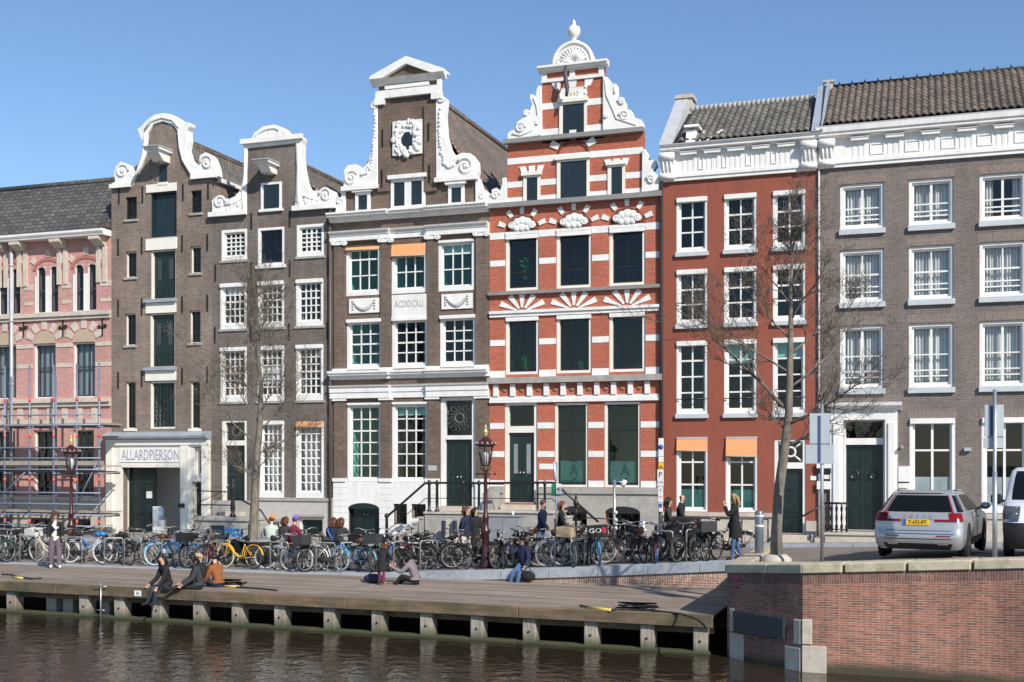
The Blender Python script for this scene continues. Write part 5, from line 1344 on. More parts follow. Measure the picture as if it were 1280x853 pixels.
for a, c in ((845.5, 885), (907, 947)):
    X0, X1 = pxX(a), pxX(c)
    o = h.win(a, c, (h.Z(547, xc), h.Z(640.5, xc)), fm=white, fw=.07, rec=.02, dep=.20, cols=2, rows=[.9, 1, 1], mun=.05, sw=.06, gm=gl_teal, awn=((.42, .08) if a < 890 else (.60, .10)), room=roomTd, frost=(.29, teal_film), box=(zincgrey, .05, .06), raw=False)
h.door(968, 1007.5, (h.Z(549, 988), h.Z(668, 988)), h.Z(586, 988), fm=white, fw=.10, leaf=darkgreen, leaves=1, bar=.19, tran='x', panels=((.05, .28), (.33, .60), (.65, .95)))
zC = h.Z(220.5, xc)
h.wall(rend, zC+.6)
b = MB(); zt = h.Z(641, xc); b.box(h.X0+.02, pxX(967.5), -.08, -.001, -1, zt); b.box(pxX(1008), h.X1-.01, -.08, -.001, -1, h.Z(650, xc)); b.build('stone_base', stoneL, h.root)
b = MB(); b.box(h.X0+.02, pxX(967.5), -.14, -.081, zt-.12, zt-.0); b.build('plinth_ledge', stoneL, h.root)
X = pxX(827.3); b = MB(); b.tube([(X, -.10, zC), (X, -.10, -.3)], .06, 8); b.build('downpipe', blackm, h.root)
def panel_cornice(h, xr, y_top, y_gut, y_bot, brs, bigs, extend=(0, 0)):
    zb, zg, zt = h.Z(y_bot, xr), h.Z(y_gut, xr), h.Z(y_top, xr)
    X0, X1 = h.X0+.02, h.X1-.005
    MB().box(X0, X1, -.05, -.001, zb, zg).build('frieze', white, h.root)
    h.cornice('architrave', white, [(.052, zb-.02), (.10, zb-.02), (.10, zb+.07), (.14, zb+.09), (.14, zb+.16), (.052, zb+.17)], X0, X1)
    h.cornice('gutter_cornice', white, [(.06, zg-.02), (.26, zg+.02), (.30, zg+.05), (.30, zg+.12), (.35, zg+.15), (.37, zt)], X0-.03, X1)
    MB().box(X0-.03, X1, -.375, .1, zt+.001, zt+.03).build('zinc_edge', zincgrey, h.root)
    for x in brs:
        X = pxX(x)
        b = MB().box(X-.26, X+.26, -.20, -.051, zg-.13, zg-.021); b.box(X-.29, X+.29, -.225, -.051, zg-.05, zg-.0205)
        b.build('console', white, h.root)
        b = MB()
        for dx in (-.20, -.04, .12): b.box(X+dx, X+dx+.09, -.064, -.051, zb+.22, zg-.185)
        b.box(X-.25, X+.25, -.11, -.051, zb+.171, zb+.22); b.build('pilaster_strip', white, h.root)
    for x in bigs:
        X = pxX(x); b = MB(); b.prismx([(-.26, zg-.02), (-.26, zg-.18), (-.16, zg-.42), (-.13, zb+.30), (-.18, zb+.16), (-.14, zb+.02), (-.051, zb-.02), (-.051, zg-.02)], X-.22, X+.22)
        for z, y_, r_ in ((zg-.16, -.22, .12), (zb+.12, -.15, .09)): b.tube([(X-.25, y_, z), (X+.25, y_, z)], r_, 10)
        for dx in (-.12, 0, .12): b.tube([(X+dx, -.23, zg-.26), (X+dx, -.17, zg-.45), (X+dx, -.14, zb+.25)], .035, 5)
        b.build('scroll_bracket', white, h.root)
    for a, c in zip(brs[:-1], brs[1:]):     # raised panel between the strips
        Xa, Xc = pxX(a)+.29, pxX(c)-.29
        if Xc-Xa > .12: 
            b = MB(); z0, z1 = zb+.30, zg-.24
            for q in ((Xa, Xc, z0, z0+.035), (Xa, Xc, z1-.035, z1), (Xa, Xa+.035, z0+.035, z1-.035), (Xc-.035, Xc, z0+.035, z1-.035)): b.box(q[0], q[1], -.075, -.051, q[2], q[3])
            b.build('frieze_panel', white, h.root)
    return zt
zt = panel_cornice(h, xc, 177.5, 184.5, 220.5, (862, 891.5, 921, 952, 983.5), (835, 1012))
# pantile roof
xa, xe = pxX(851), pxX(1014)
yR = 2.6; zRf = lambda x, y: H+(HOR-y)/F*((yR+D)/(CT+(x-640)/F*ST))
zr = zRf(930, 132.5)
X0r = pxX(857, 1.2); X1r = pxX(1013, 1.2)
pantiles('roof', pan_grey, h.root, X0r, h.X1-.15, -.25, zt+.10, yR, zr, rows=10)
b = MB(); b.add([(X0r-.3, -.26, zt+.04), (h.X1, -.26, zt+.04), (h.X1, yR, zr-.06), (X0r-.3, yR, zr-.06), (h.X1, 6, zt), (X0r-.3, 6, zt)], [(0, 1, 2, 3), (3, 2, 4, 5), (1, 4, 2), (0, 3, 5)]); b.build('roof_deck', blackm, h.root)
b = MB()
n = 26
for i in range(n):
    a = X0r-.1+(h.X1-.2-X0r)*i/n; c = a+(h.X1-.2-X0r)/n-.02
    b.tube([(a, yR, zr+.03), (c, yR, zr+.03)], [.12, .135], 8)
b.build('ridge_tiles', plain('pale_ridge_mortar', (.36, .36, .35), .8, var=.25, scale=8), h.root)
# white parapet wall with chimney at the left end, flashing at the right end
Xp = X0r-.15; b = MB()
b.prismx([(-.35, zt+.03), (.15, zt+.03), (yR+.2, zr-.10), (yR+.2, zr+.35), (yR-.2, zr+.35)], Xp-.42, Xp); b.build('parapet', plain('pale_blue_render', (.44, .45, .47), .7, var=.15), h.root)
b = MB().box(Xp-.40, Xp+.10, yR-.1, yR+.55, zr-.2, zr+.42); b.box(Xp-.46, Xp+.16, yR-.16, yR+.61, zr+.42, zr+.54); b.build('chimney', stoneL, h.root)
b = MB(); Xf = h.X1-.14
b.prismx([(-.40, zt+.03), (0, zt+.03), (yR, zr-.05), (yR+.3, zr+.30), (yR-.35, zr+.30)], Xf, Xf+.26)
b.prismx([(-.45, zt+.03), (.2, zt+.03), (yR, zr), (yR+.3, zr+.42), (yR-.45, zr+.42)], Xf+.28, Xf+.36); b.build('party_wall_flashing', plain('blue_lead', (.30, .34, .39), .5, var=.15), h.root)
# small white skylight-like hoist on the roof foot
X = pxX(859, 0); b = MB(); b.prismx([(-.30, zt+.03), (-.10, zt+.5), (.25, zt+.55), (.4, zt+.2)], X, X+.30); b.prismx([(-.25, zt+.55), (-.2, zt+.63), (.45, zt+.63), (.45, zt+.55)], X-.06, X+.40)
for q in (.55, 1.2): b.tube([(X+.25+q*.35, -.30, zt+.05), (X+q*.9, .25, zt+.50)], .028, 5)
b.build('roof_hatch', whiteB, h.root)
MB().box(pxX(1013), pxX(1020.5), -.02, -.001, h.Z(600.5, 1016), h.Z(595, 1016)).build('house_number_plate', white, h.root)

# ------------------------------------------------------------ 7: grey brown house
h = House('wide grey-brown brick house with curtained white windows and a white portal', 1021, 1345, 'house')
bk7 = brick('grey_brown_brick', (.178, .142, .125), (.130, .103, .090), (.235, .205, .185), .2, .058, .010, .22, .2)
xc = 1164
st7 = (sillgrey, .17, .03, .10)
def w7(a, c, yt, yb, rows, thick=(), **k):
    return h.win(a, c, (h.Z(yt, xc), h.Z(yb, xc)), fm=white, fw=.09, rec=k.pop('rec', .06), dep=.18, cols=2, rows=rows, thick=thick, mun=k.pop('mun', .05), sw=.06, gm=k.pop('gm', gl_clear), room=k.pop('room', roomG), sill=k.pop('sill', st7), **k)
WX = ((1050, 1105.5), (1136, 1192.5), (1224.5, 1283), (1312, 1340))
soldier = brick('soldier_brick_lintel', (.22, .17, .145), (.17, .13, .11), (.29, .25, .22), .4, .058, .010, .12, .2, 'soldier')
for i, (a, c) in enumerate(WX):
    for yt, yb, rw, th in ((223, 281, [2.2, .8, .5, .5], ()), (307, 374.5, [1.35, .8, .35, .35], (0,)), (404, 484.5, [2, 1.2, .45, .5], ())):
        w7(a, c, yt, yb, rw, th, vmid=(yt != 307), mun=.04, curt=(True if not (i == 2 and yt == 223) else (.28, .72)))
        MB().box(pxX(a)-.06, pxX(c)+.06, -.004, -.001, h.Z(yt, xc)+.01, h.Z(yt, xc)+.26).build('soldier_lintel', soldier, h.root)
grey_film = frosted('grey_frosted_film', (.36, .42, .44))
for a, c in ((1137, 1194), (1227, 1285), (1312, 1340)):
    w7(a, c, 524, 640.5, [1.05, 2.2], (0,), rec=.0, vmid=True, gm=gl_clear, room=roomD, mun=.08, sill=None, box=(whiteB, .14, .08), frost=(.36, grey_film), bottom=.05)
    MB().box(pxX(a)-.06, pxX(c)+.06, -.004, -.001, h.Z(524, xc)+.03, h.Z(524, xc)+.28).build('soldier_lintel', soldier, h.root)
h.door(1054.5, 1106.5, (h.Z(525, 1080), h.Z(664, 1080)), h.Z(556, 1080), fm=white, fw=.06, rec=.12, dep=.2, leaf=darkgreen, leaves=2, bar=.20, tran='plain', panels=((.03, .30), (.36, .68), (.74, .95)), knobs=False)
b = MB()
for x in (1068, 1092):
    p = px(x, 594, .2); b.lathe((p.x, .20, p.z), [(.15, 0), (.15, -.02), (.10, -.04), (.10, -.02), (.04, -.04)], 14, axis='y')
b.build('door_rosette', darkgreen, h.root)
zC = h.Z(200.5, xc)
h.wall(bk7, zC+.6)
# portal
b = MB(); zb, zt_, ze = h.Z(664, 1080), h.Z(525, 1080), h.Z(513.5, 1080)
for a, c, pj in ((1038, 1054.5, .10), (1106.5, 1122, .10), (1042, 1050, .15), (1110.5, 1118, .15)): b.box(pxX(a), pxX(c), -pj, -.001 if pj < .12 else -.10, zb, zt_ if pj < .12 else zt_-.1)
b.box(pxX(1038), pxX(1122), -.10, -.001, zt_, ze); b.build('portal', white, h.root)
h.cornice('portal_cornice', white, [(.10, ze), (.14, ze+.06), (.26, ze+.10), (.30, ze+.14), (.32, ze+.24)], pxX(1033.5), pxX(1127.5))
b = MB(); zt = h.Z(641.5, xc); b.box(pxX(1108), h.X1, -.10, -.001, -1, zt); b.box(pxX(1108), h.X1, -.15, -.101, zt-.14, zt); b.build('stone_base', stoneL, h.root)
zt = panel_cornice(h, xc, 151, 164, 200.5, (1075, 1118.5, 1163.5, 1208.5, 1254.5, 1301), (1034,))
zr = zRf(1150, 99.5)
pantiles('roof', pan_brown, h.root, h.X0+.22, h.X1, -.28, zt+.10, yR, zr, rows=11, pitch=.20)
b = MB(); b.add([(h.X0+.1, -.29, zt+.04), (h.X1, -.29, zt+.04), (h.X1, yR, zr-.06), (h.X0+.1, yR, zr-.06), (h.X1, 6, zt), (h.X0+.1, 6, zt)], [(0, 1, 2, 3), (3, 2, 4, 5), (1, 4, 2), (0, 3, 5)]); b.build('roof_deck', blackm, h.root)
b = MB(); b.tube([(h.X0+.1, yR, zr+.03), (h.X1, yR, zr+.03)], .07, 8)
for i in range(28): b.tube([(h.X0+.5+i*.40, yR, zr+.08), (h.X0+.5+i*.40, yR, zr+.17)], .025, 5)
b.build('ridge_rail', blackm, h.root)
b = MB(); b.box(h.X0+.02, h.X0+.30, yR-.15, yR+.3, zr-.1, zr+.16); b.box(h.X0-.02, h.X0+.34, yR-.2, yR+.35, zr+.16, zr+.22); b.build('chimney_stub', stoneL, h.root)
X = h.X0+.07; b = MB(); b.tube([(X, -.06, zC), (X, -.06, 0)], .03, 6); b.build('downpipe', sillgrey, h.root)
for nm, x0, x1, y0, y1, mt in (('letter_box', 1021.2, 1039, 578, 592, black), ('letter_box', 1021.2, 1039, 579.5, 585.5, white), ('name_plate', 1027, 1037, 594, 599, cream), ('name_plate', 1021.5, 1039, 602, 612, white), ('name_plate', 1123, 1137, 583, 602, white), ('name_plate', 1123, 1137, 604, 612, white)):
    MB().box(pxX(x0), pxX(x1), -.12 if mt is not black else -.10, -.101 if x0 < 1030 else -.001, pxZ(1080, y1), pxZ(1080, y0)).build(nm, mt, h.root)
p = px(1127, 559); b = MB(); b.tube([(p.x, -.002, p.z), (p.x, -.2, p.z+.03)], .03, 6); b.ball((p.x, -.2, p.z-.02), .07, n=8, m=5); b.build('wall_lamp', stoneD, h.root)
p = px(1209.5, 562); MB().box(p.x-.1, p.x+.1, -.12, -.002, p.z-.05, p.z+.05).build('wall_camera', zincgrey, h.root)
# ================================================================== stoops and railings
def stair_block(r, X0, X1, y0, y1, z0, z1, mt, nosing=True, name='landing'):
    MB().box(X0, X1, y0, y1, z0, z1-.07).build('stoop_wall', mt, r)
    MB().box(X0-.04, X1+.04, y0-.05, y1, z1-.069, z1).build(name, stoneL, r, bevel=.01)
def rail(r, pts, rr=.03, name='handrail'): return MB().tube(pts, rr, 8).build(name, black, r)
# white house and red white house share one long stoop
YS = -1.55; zl = 1.12
Xa, Xm, Xb = pxX(531, YS), pxX(596, YS), pxX(692, YS)
r = empty('stoop', ((Xa+Xb)/2, -.8, gz(-12, -.8)), 'long grey stone stoop with black iron handrail before the two tall dark green doors', 'stone stoop')
stair_block(r, Xa, Xm-.003, YS, -.07, -.6, zl, stone); stair_block(r, Xm+.05, Xb, YS, -.11, -.6, zl+.06, stone)
b = MB(); b.box(Xm-.04, Xm+.30, -.9, -.15, zl+.061, zl+.62); b.build('stone_seat', stone, r)
MB().box(pxX(551), pxX(594), -.42, -.075, zl, zl+.13).build('door_step', stoneL, r); MB().box(pxX(631), pxX(671), -.42, -.115, zl+.06, zl+.22).build('door_step', stoneL, r)
n = 6; g0 = gz(Xa, YS)+.1
for i in range(n):
    z = zl-(zl-g0)*(i+1)/(n+.2); x1 = Xa-.24*i-.045; x0 = Xa-.24*(i+1)
    MB().box(x0, x1, YS+.04, -.07, -.6, z-.05).build('step_wall', stone, r); MB().box(x0-.04, x1, YS, -.075, z-.049, z).build('step', stoneL, r)
for i in range(n):
    z = zl+.06-(zl-g0)*(i+1)/(n+.2); x0 = Xb+.24*i+.045; x1 = Xb+.24*(i+1)
    MB().box(x0, x1, YS+.04, -.18, -.6, z-.05).build('step_wall', stone, r); MB().box(x0, x1+.04, YS, -.185, z-.049, z).build('step', stoneL, r)
yR_ = YS+.09; x6 = Xa-.24*n
rail(r, [(x6+.02, yR_, g0+.9), (Xa-.05, yR_, zl+.92), (Xa+.06, yR_, zl+.95), (Xm+.1, yR_, zl+.95), (Xb-.1, yR_, zl+.98), (Xb+.02, yR_, zl+.96), (Xb+.24*n, yR_, g0+.85)], .038)
rail(r, [(x6+.02, yR_, g0+.42), (Xa, yR_, zl+.44), (Xm+.1, yR_, zl+.46), (Xb-.1, yR_, zl+.47), (Xb+.24*n, yR_, g0+.4)], .014, 'mid_rail')
for x, w in ((Xa+.12, .055), (Xa+.40, .055), (pxX(579, yR_), .045), (Xm+.04, .05), (Xm+.25, .05), (pxX(672, yR_), .035), (pxX(681, yR_), .045)):
    MB().lathe((x, yR_, zl+.0), [(w*1.5, 0), (w*1.5, .05), (w*.8, .09), (w, .3), (w*.8, .85), (w*1.3, .93), (w*1.1, 1.0), (w*.5, 1.04)], 10).build('newel', black, r)
MB().lathe((x6+.02, yR_, g0-.02), [(.075, 0), (.075, .08), (.05, .12), (.055, .5), (.045, .88), (.08, .93), (.07, 1.0), (.03, 1.04)], 10).build('newel', black, r)
rail(r, [(Xm+.3, yR_, zl+.92), (Xm+.9, yR_, zl+.92)], .02, 'brace_bar')
# small stoop of the brown neck gable house
YT = -1.25; Xa, Xb = pxX(244, YT), pxX(309, YT); zl = pxZ(276, 646.5, YT)
r = empty('stoop', ((Xa+Xb)/2, -.6, gz(-21, -.6)), 'small weathered stone stoop with thin railing right of the white gateway', 'stone stoop')
dx0, dx1 = pxX(262, YT), pxX(280.5, YT)
b = MB(); b.box(Xa, dx0, YT, -.05, -.8, zl-.14); b.box(dx1, Xb, YT, -.05, -.8, zl-.14); b.box(dx0, dx1, YT, -.05, zl-.30, zl-.14); b.build('stoop_wall', stone, r)
MB().box(Xa-.06, Xb+.06, YT-.07, -.045, zl-.139, zl).build('landing', stone, r, bevel=.015)
MB().box(dx0, dx1, YT+.15, YT+.2, -.8, zl-.30).build('hatch_door', plain('faded_green_door', (.10, .13, .12), .7), r)
MB().box(pxX(283), pxX(308), -.40, -.05, zl, zl+.15).build('door_step', stoneL, r)
g0 = gz(Xb, YT)+.1
for i in range(5):
    z = zl-(zl-g0)*(i+1)/5.2; MB().box(Xb+.26*i+.06, Xb+.26*(i+1), YT, -.05, -.8, z).build('step', stone, r, bevel=.012)
yy = YT+.08
rail(r, [(Xa+.05, yy, zl+.92), (pxX(291, yy), yy, zl+.88)], .02); rail(r, [(Xa+.05, yy, zl+.42), (pxX(291, yy), yy, zl+.42)], .025); rail(r, [(Xa+.08, yy, zl), (Xa+.08, yy, zl+.92)], .02, 'post')
rail(r, [(Xa+.08, yy, zl+.5), (Xa+.5, -.1, zl+.9)], .012, 'brace')
MB().lathe((pxX(291, yy), yy, zl), [(.11, 0), (.11, .08), (.06, .14), (.09, .3), (.07, .55), (.05, .8), (.09, .95), (.10, 1.1), (.05, 1.22), (.07, 1.3), (.02, 1.38)], 10).build('newel', black, r)
rail(r, [(pxX(296, yy), yy, zl+.7), (Xb+.5, yy, zl+.25), (Xb+1.0, yy, zl-.4)], .03)
# low stone stoop with balustrade at the white portal
YT = -1.0; Xa, Xb = pxX(1031, YT), pxX(1107, YT); zl = pxZ(1080, 664.5, 0)
r = empty('stoop', ((Xa+Xb)/2, -.5, gz(-2, -.5)), 'low pale stone stoop with black balustrade in front of the white portal', 'stone stoop')
stair_block(r, Xa, Xb, YT, -.155, -.3, zl, stoneL)
MB().box(Xb+.003, Xb+.5, YT, -.16, -.3, zl-.2).build('step', stoneL, r)
yy = YT+.08; zr_ = zl+.88
rail(r, [(Xa, yy, zr_), (pxX(1060, yy), yy, zr_)], .035); rail(r, [(Xa, yy, zl+.1), (pxX(1060, yy), yy, zl+.1)], .02, 'bottom_rail')
rail(r, [(Xa, yy, zr_-.02), (Xa-.7, yy, zl+.45), (Xa-1.15, yy, zl+.05)], .03, 'handrail')
for i in range(5):
    x = Xa+.04+(pxX(1060, yy)-Xa-.08)*i/4
    MB().lathe((x, yy, zl+.02), [(.03, 0), (.03, .08), (.05, .16), (.022, .26), (.04, .42), (.022, .58), (.045, .70), (.025, .78), (.025, .86)], 8).build('baluster', black, r)
for i in range(3): MB().box(Xa-.3*(i+1), Xa-.3*i-.003-.04, YT, -.16, -.3, zl-.17*(i+1)).build('step', stoneL, r)
# door steps of the red house
YT = -.9; r = empty('door_steps', (pxX(988), -.5, gz(-4.5, -.5)), 'two worn stone steps in front of the dark door of the red rendered house', 'steps')
z = pxZ(988, 668)
MB().box(pxX(967), pxX(1010), -.5, -.09, -.3, z).build('step', stoneL, r, bevel=.012); MB().box(pxX(965, -.9), pxX(1011, -.9), -.95, -.503, -.3, z-.16).build('step', stoneL, r, bevel=.012)
# iron fence rail before the red house plinth
r = empty('iron_railing', (pxX(900, -1), -1, gz(-7, -1)), 'thin black iron railing along the plinth of the red rendered house', 'railing')
xa, xb = pxX(832, -1.0), pxX(960, -1.0); zz = pxZ(900, 648.5, -1.0)
b = MB(); b.tube([(xa, -1, zz), (xb, -1, zz)], .022, 6); b.build('rail', black, r)
for i in range(5): x = xa+(xb-xa)*i/4; MB().tube([(x, -1, gz(x, -1)), (x, -1, zz)], .022, 6).build('post', black, r)
# ornamental iron post with railing at the basement stair
p = px(720, 640, -1.9); r = empty('iron_post', (p.x, -1.9, gz(p.x, -1.9)), 'black ornamental iron post with pointed finial before the basement arch', 'post')
zb = gz(p.x, -1.9)+.1
MB().lathe((p.x, -1.9, zb), [(.07, 0), (.07, .1), (.045, .16), (.045, 1.0), (.08, 1.05), (.05, 1.1), (.05, 1.25), (.10, 1.32), (.08, 1.40), (.03, 1.46), (.05, 1.52), (.01, 1.64)], 10).build('shaft', black, r)
b = MB(); b.tube([(p.x, -1.9, zb+.9), (p.x+1.3, -1.9, zb+.86)], .02, 6); b.tube([(p.x, -1.9, zb+.45), (p.x+1.3, -1.9, zb+.42)], .014, 6); b.tube([(p.x+1.3, -1.9, zb+.9), (p.x+1.3, -1.9, zb)], .02, 6); b.build('side_rail', black, r)
# ================================================================== scaffolding
YF, YB = -1.75, -.75
r = empty('scaffolding', (pxX(60, YF), -1.2, gz(-30, -1.2)), 'blue-grey tube scaffolding with boarded decks in front of the pink building', 'scaffolding')
galv = plain('scaffold_tube', (.19, .22, .29), .45, metal=.3, var=.15, scale=6); redc = plain('red_collar', (.65, .08, .05), .5); brd = plain('scaffold_board', (.33, .29, .24), .85, var=.2, scale=3)
zt = pxZ(60, 456, YF); g0 = -.35
FX = [-108, -50, 6, 37, 67, 96, 124]; BX = [-135, -80, -2, 14, 70, 126]
for x in FX:
    X = pxX(x, YF); MB().tube([(X, YF, gz(X, YF)+.1), (X, YF, zt)], .042, 6).build('standard', galv, r)
    for y in (500, 545, 600, 652):
        z = pxZ(60, y, YF); MB().tube([(X, YF, z-.07), (X, YF, z+.07)], .050, 6).build('collar', redc, r)
for x in BX[1:-1:1]:
    X = pxX(x, YB); MB().tube([(X, YB, gz(X, YB)+.1), (X, YB, pxZ(60, 470, YB))], .042, 6).build('standard', galv, r)
xa, xb = pxX(-112, YF), pxX(127, YF)
for y in (560, 573, 587, 616, 630, 643.5, 657, 532, 519):
    z = pxZ(60, y, YF); MB().tube([(xa, YF-.05, z), (xb, YF-.05, z)], .030, 6).build('ledger', galv, r)
for y in (532, 590, 643): 
    z = pxZ(60, y, YF); MB().tube([(xa, YB, z), (xb, YB, z)], .03, 6).build('ledger', galv, r)
    for x in FX:
        X = pxX(x, YF); MB().tube([(X+.05, YF-.1, z-.06), (X+.05, YB+.1, z-.06)], .03, 6).build('transom', galv, r)
for y in (531, 583, 640):
    z = pxZ(60, y, YF); b = MB()
    for k in range(4): b.box(xa, xb+.1, YF+.08+k*.24, YF+.08+k*.24+.225, z-.02, z+.03)
    b.build('deck_boards', brd, r)
    if y == 583: MB().box(xa, xb, YF+.0, YF+.045, z+.04, z+.20).build('toe_board', brd, r)
for (x0, y0, x1, y1) in ((0, 621, 32, 590), (96, 630, 122, 577), (-50, 630, -10, 585)):
    p0, p1 = px(x0, y0, YF+.03), px(x1, y1, YF+.03); MB().tube([p0, p1], .03, 6).build('brace', galv, r)
# ================================================================== street furniture
def at(x, Y, dz=0):
    """ground point under photo column x at street depth Y"""
    X = pxX(x, Y); return Vector((X, Y, gz(X, Y)+dz))
lampred = plain('dark_red_enamel', (.048, .013, .015), .35, var=.15)
lampglass = glass('lantern_glass', (.86, .88, .88))
gold = plain('gilt_finial', (.60, .46, .18), .4, metal=.5)
def lamp(x, Y, label, hgt=3.85):
    p = at(x, Y); r = empty('street_lamp', p, label, 'street lamp', 'dark red street lamps'); c = Vector(p)
    MB().lathe(c, [(.18, 0), (.175, .06), (.13, .30), (.105, .62), (.10, .95), (.135, 1.0), (.135, 1.06), (.085, 1.12), (.08, 1.35), (.10, 1.38), (.10, 1.43), (.06, 1.5), (.045, 2.6), (.055, 2.62), (.055, 2.68), (.04, 2.72)], 14).build('column', lampred, r)
    b = MB(); b.tube([c+Vector((-.28, 0, 2.62)), c+Vector((.28, 0, 2.62))], .02, 6)
    for s_ in (-.28, .28): b.ball(c+Vector((s_, 0, 2.62)), .035, n=6, m=4)
    b.build('ladder_bar', lampred, r)
    z0, z1 = 2.86, 3.40
    b = MB()
    for k in range(4):
        an = math.pi/4+k*math.pi/2; b.tube([c+Vector((.05*math.cos(an), .05*math.sin(an), 2.70)), c+Vector((.16*math.cos(an), .16*math.sin(an), 2.77)), c+Vector((.13*math.cos(an), .13*math.sin(an), z0))], .014, 5)
    b.build('lantern_bracket', lampred, r)
    fr = MB(); gb = MB(); n = 6; lo_, hi = .12, .23
    ring = lambda rr, z: [c+Vector((rr*math.cos(k*math.pi/3), rr*math.sin(k*math.pi/3), z)) for k in range(n)]
    a_, b_ = ring(lo_, z0), ring(hi, z1)
    fr.tube(a_, .02, 5, closed=True); fr.tube(b_, .025, 5, closed=True)
    for k in range(n): fr.tube([a_[k], b_[k]], .014, 5); gb.add([a_[k], a_[(k+1) % n], b_[(k+1) % n], b_[k]], [(0, 1, 2, 3)])
    lf = fr.build('lantern_frame', lampred, r); gb.build('lantern_pane', lampglass, lf)
    MB().lathe(c, [(.06, z0), (.06, z0+.1), (.075, z0+.12), (.085, z0+.3), (.05, z0+.36)], 10).build('bulb', plain('lamp_bulb', (.7, .7, .68), .3), lf)
    MB().lathe(c, [(.30, z1+.01), (.30, z1+.05), (.25, z1+.08), (.18, z1+.16), (.08, z1+.22), (.05, z1+.26)], 12).build('lantern_roof', lampred, r)
    b = MB()
    for k in range(12):
        an = k*math.pi/6; b.ball(c+Vector((.285*math.cos(an), .285*math.sin(an), z1+.07)), .028, .028, .04, 6, 4)
    b.build('crown_rim', plain('pale_crown', (.35, .30, .28), .5), r)
    MB().lathe(c, [(.06, z1+.26), (.03, z1+.30), (.075, z1+.36), (.06, z1+.42), (.02, z1+.48), (.04, z1+.52), (.005, z1+.60)], 8).build('finial', gold, r)
lamp(607, -6.75, 'dark red cast iron street lamp between the white house stoop and parked bicycles')
lamp(89, -5.6, 'dark red street lamp in front of the scaffolding at the left')
# signs
backg = plain('sign_back_grey', (.52, .56, .60), .45, metal=.2, var=.08, scale=3)
def pole(r, p, h_, rr=.038, col=None, name='pole'): return MB().tube([p, Vector(p)+Vector((0, 0, h_))], rr, 8).build(name, col or steel, r)
def signface(r, p, x0, x1, z0, z1, yo, mt, name='sign_panel', th=.02, label=None):
    o = MB().box(p.x+x0, p.x+x1, p.y+yo-th, p.y+yo, p.z+z0, p.z+z1).build(name, mt, r, bevel=.006)
    if label: o['label'] = label
    return o
Yq = -12.6
p = at(1027.5, Yq); u_ = (H-p.z); s_ = F/((Yq+D)/(CT+(1027.5-640)/F*ST)); zy = lambda y: H+(HOR-y)/s_-p.z
r = empty('sign_pole', p, 'grey pole with two sign panels seen from behind, beside the bridge tree', 'road sign')
pole(r, p, zy(505)); hk = MB()
signface(r, p, -15/s_, 9.5/s_, zy(555), zy(517), -.04, backg); signface(r, p, -20/s_, 15/s_, zy(580), zy(556), -.04, backg)
MB().box(p.x-.07, p.x-.02, p.y-.075, p.y-.062, p.z+zy(578), p.z+zy(520)).build('mounting_rail', plain('blue_rail', (.05, .09, .20), .5), r)
p = at(1243.5, Yq); s_ = F/((Yq+D)/(CT+(1243.5-640)/F*ST)); zy = lambda y: H+(HOR-y)/s_-p.z
r = empty('sign_pole', p, 'tall grey pole with a sign panel between silver car and van', 'road sign')
pole(r, p, zy(487)); pole(r, p, zy(590), .048, name='pole_sleeve')
signface(r, p, -12/s_, 10.5/s_, zy(546), zy(506), .07, backg); signface(r, p, -13/s_, 9.5/s_, zy(560.5), zy(547), .07, backg)
MB().box(p.x-.08, p.x-.03, p.y+.04, p.y+.05, p.z+zy(545), p.z+zy(508)).build('mounting_rail', plain('blue_rail', (.05, .09, .20), .5), r)
bluei = plain('sign_blue', (.03, .10, .42), .5); yelp = plain('sign_yellow', (.85, .50, .02), .5); redp = plain('sign_red', (.60, .03, .06), .5); grn = plain('sign_green', (.02, .20, .10), .5)
Yq = -5.2; p = at(826, Yq); s_ = F/((Yq+D)/(CT+(826-640)/F*ST)); zy = lambda y: H+(HOR-y)/s_-p.z
r = empty('sign_post', p, 'post with a column of white, blue and yellow parking signs before the black downpipe', 'road sign')
pole(r, p, zy(549), .035)
for x0, x1, y0, y1, mt in ((-2.5, 4, 548, 571, white), (-2.5, 4, 571.5, 578, white), (-2.5, 4, 578.5, 586, yelp), (-4, 4, 587, 608, white), (-3, 3.5, 608.5, 628, white), (-2, 3, 628.5, 640, white)):
    o = signface(r, p, x0/s_, x1/s_, zy(y1), zy(y0), -.045, mt)
    xm = p.x+(x0+x1)/2/s_
    if y0 == 548: MB().lathe((xm, p.y-.066, p.z+zy(559)), [(.07, 0), (.07, -.006)], 16, axis='y').build('emblem', bluei, o).scale = (1, 1, 1)
    if y0 == 587: text('P', .22, (xm, p.y-.068, p.z+zy(594)), black, o, 'sign_text', .001); text('9-24h', .07, (xm, p.y-.068, p.z+zy(603)), black, o, 'sign_text', .001)
    if y0 == 608.5: text('+', .14, (xm, p.y-.068, p.z+zy(613)), redp, o, 'sign_text', .001); text('zone', .06, (xm, p.y-.068, p.z+zy(621)), redp, o, 'sign_text', .001)
    if y0 == 628.5: MB().box(xm-.04, xm+.04, p.y-.072, p.y-.066, p.z+zy(634.5), p.z+zy(629.5)).build('emblem', bluei, o)
    if y0 == 578.5: MB().box(xm-.04, xm+.04, p.y-.072, p.y-.066, p.z+zy(584.5), p.z+zy(583)).build('emblem', black, o)
Yq = -6.3; p = at(695.5, Yq); s_ = F/((Yq+D)/(CT+(695.5-640)/F*ST)); zy = lambda y: H+(HOR-y)/s_-p.z
r = empty('sign_post', p, 'thin steel post with a green and white parking sign beside the arched basement', 'road sign')
pole(r, p, zy(578), .03)
signface(r, p, -22/s_, -1/s_, zy(587), zy(580), -.03, white, 'street_name_board')
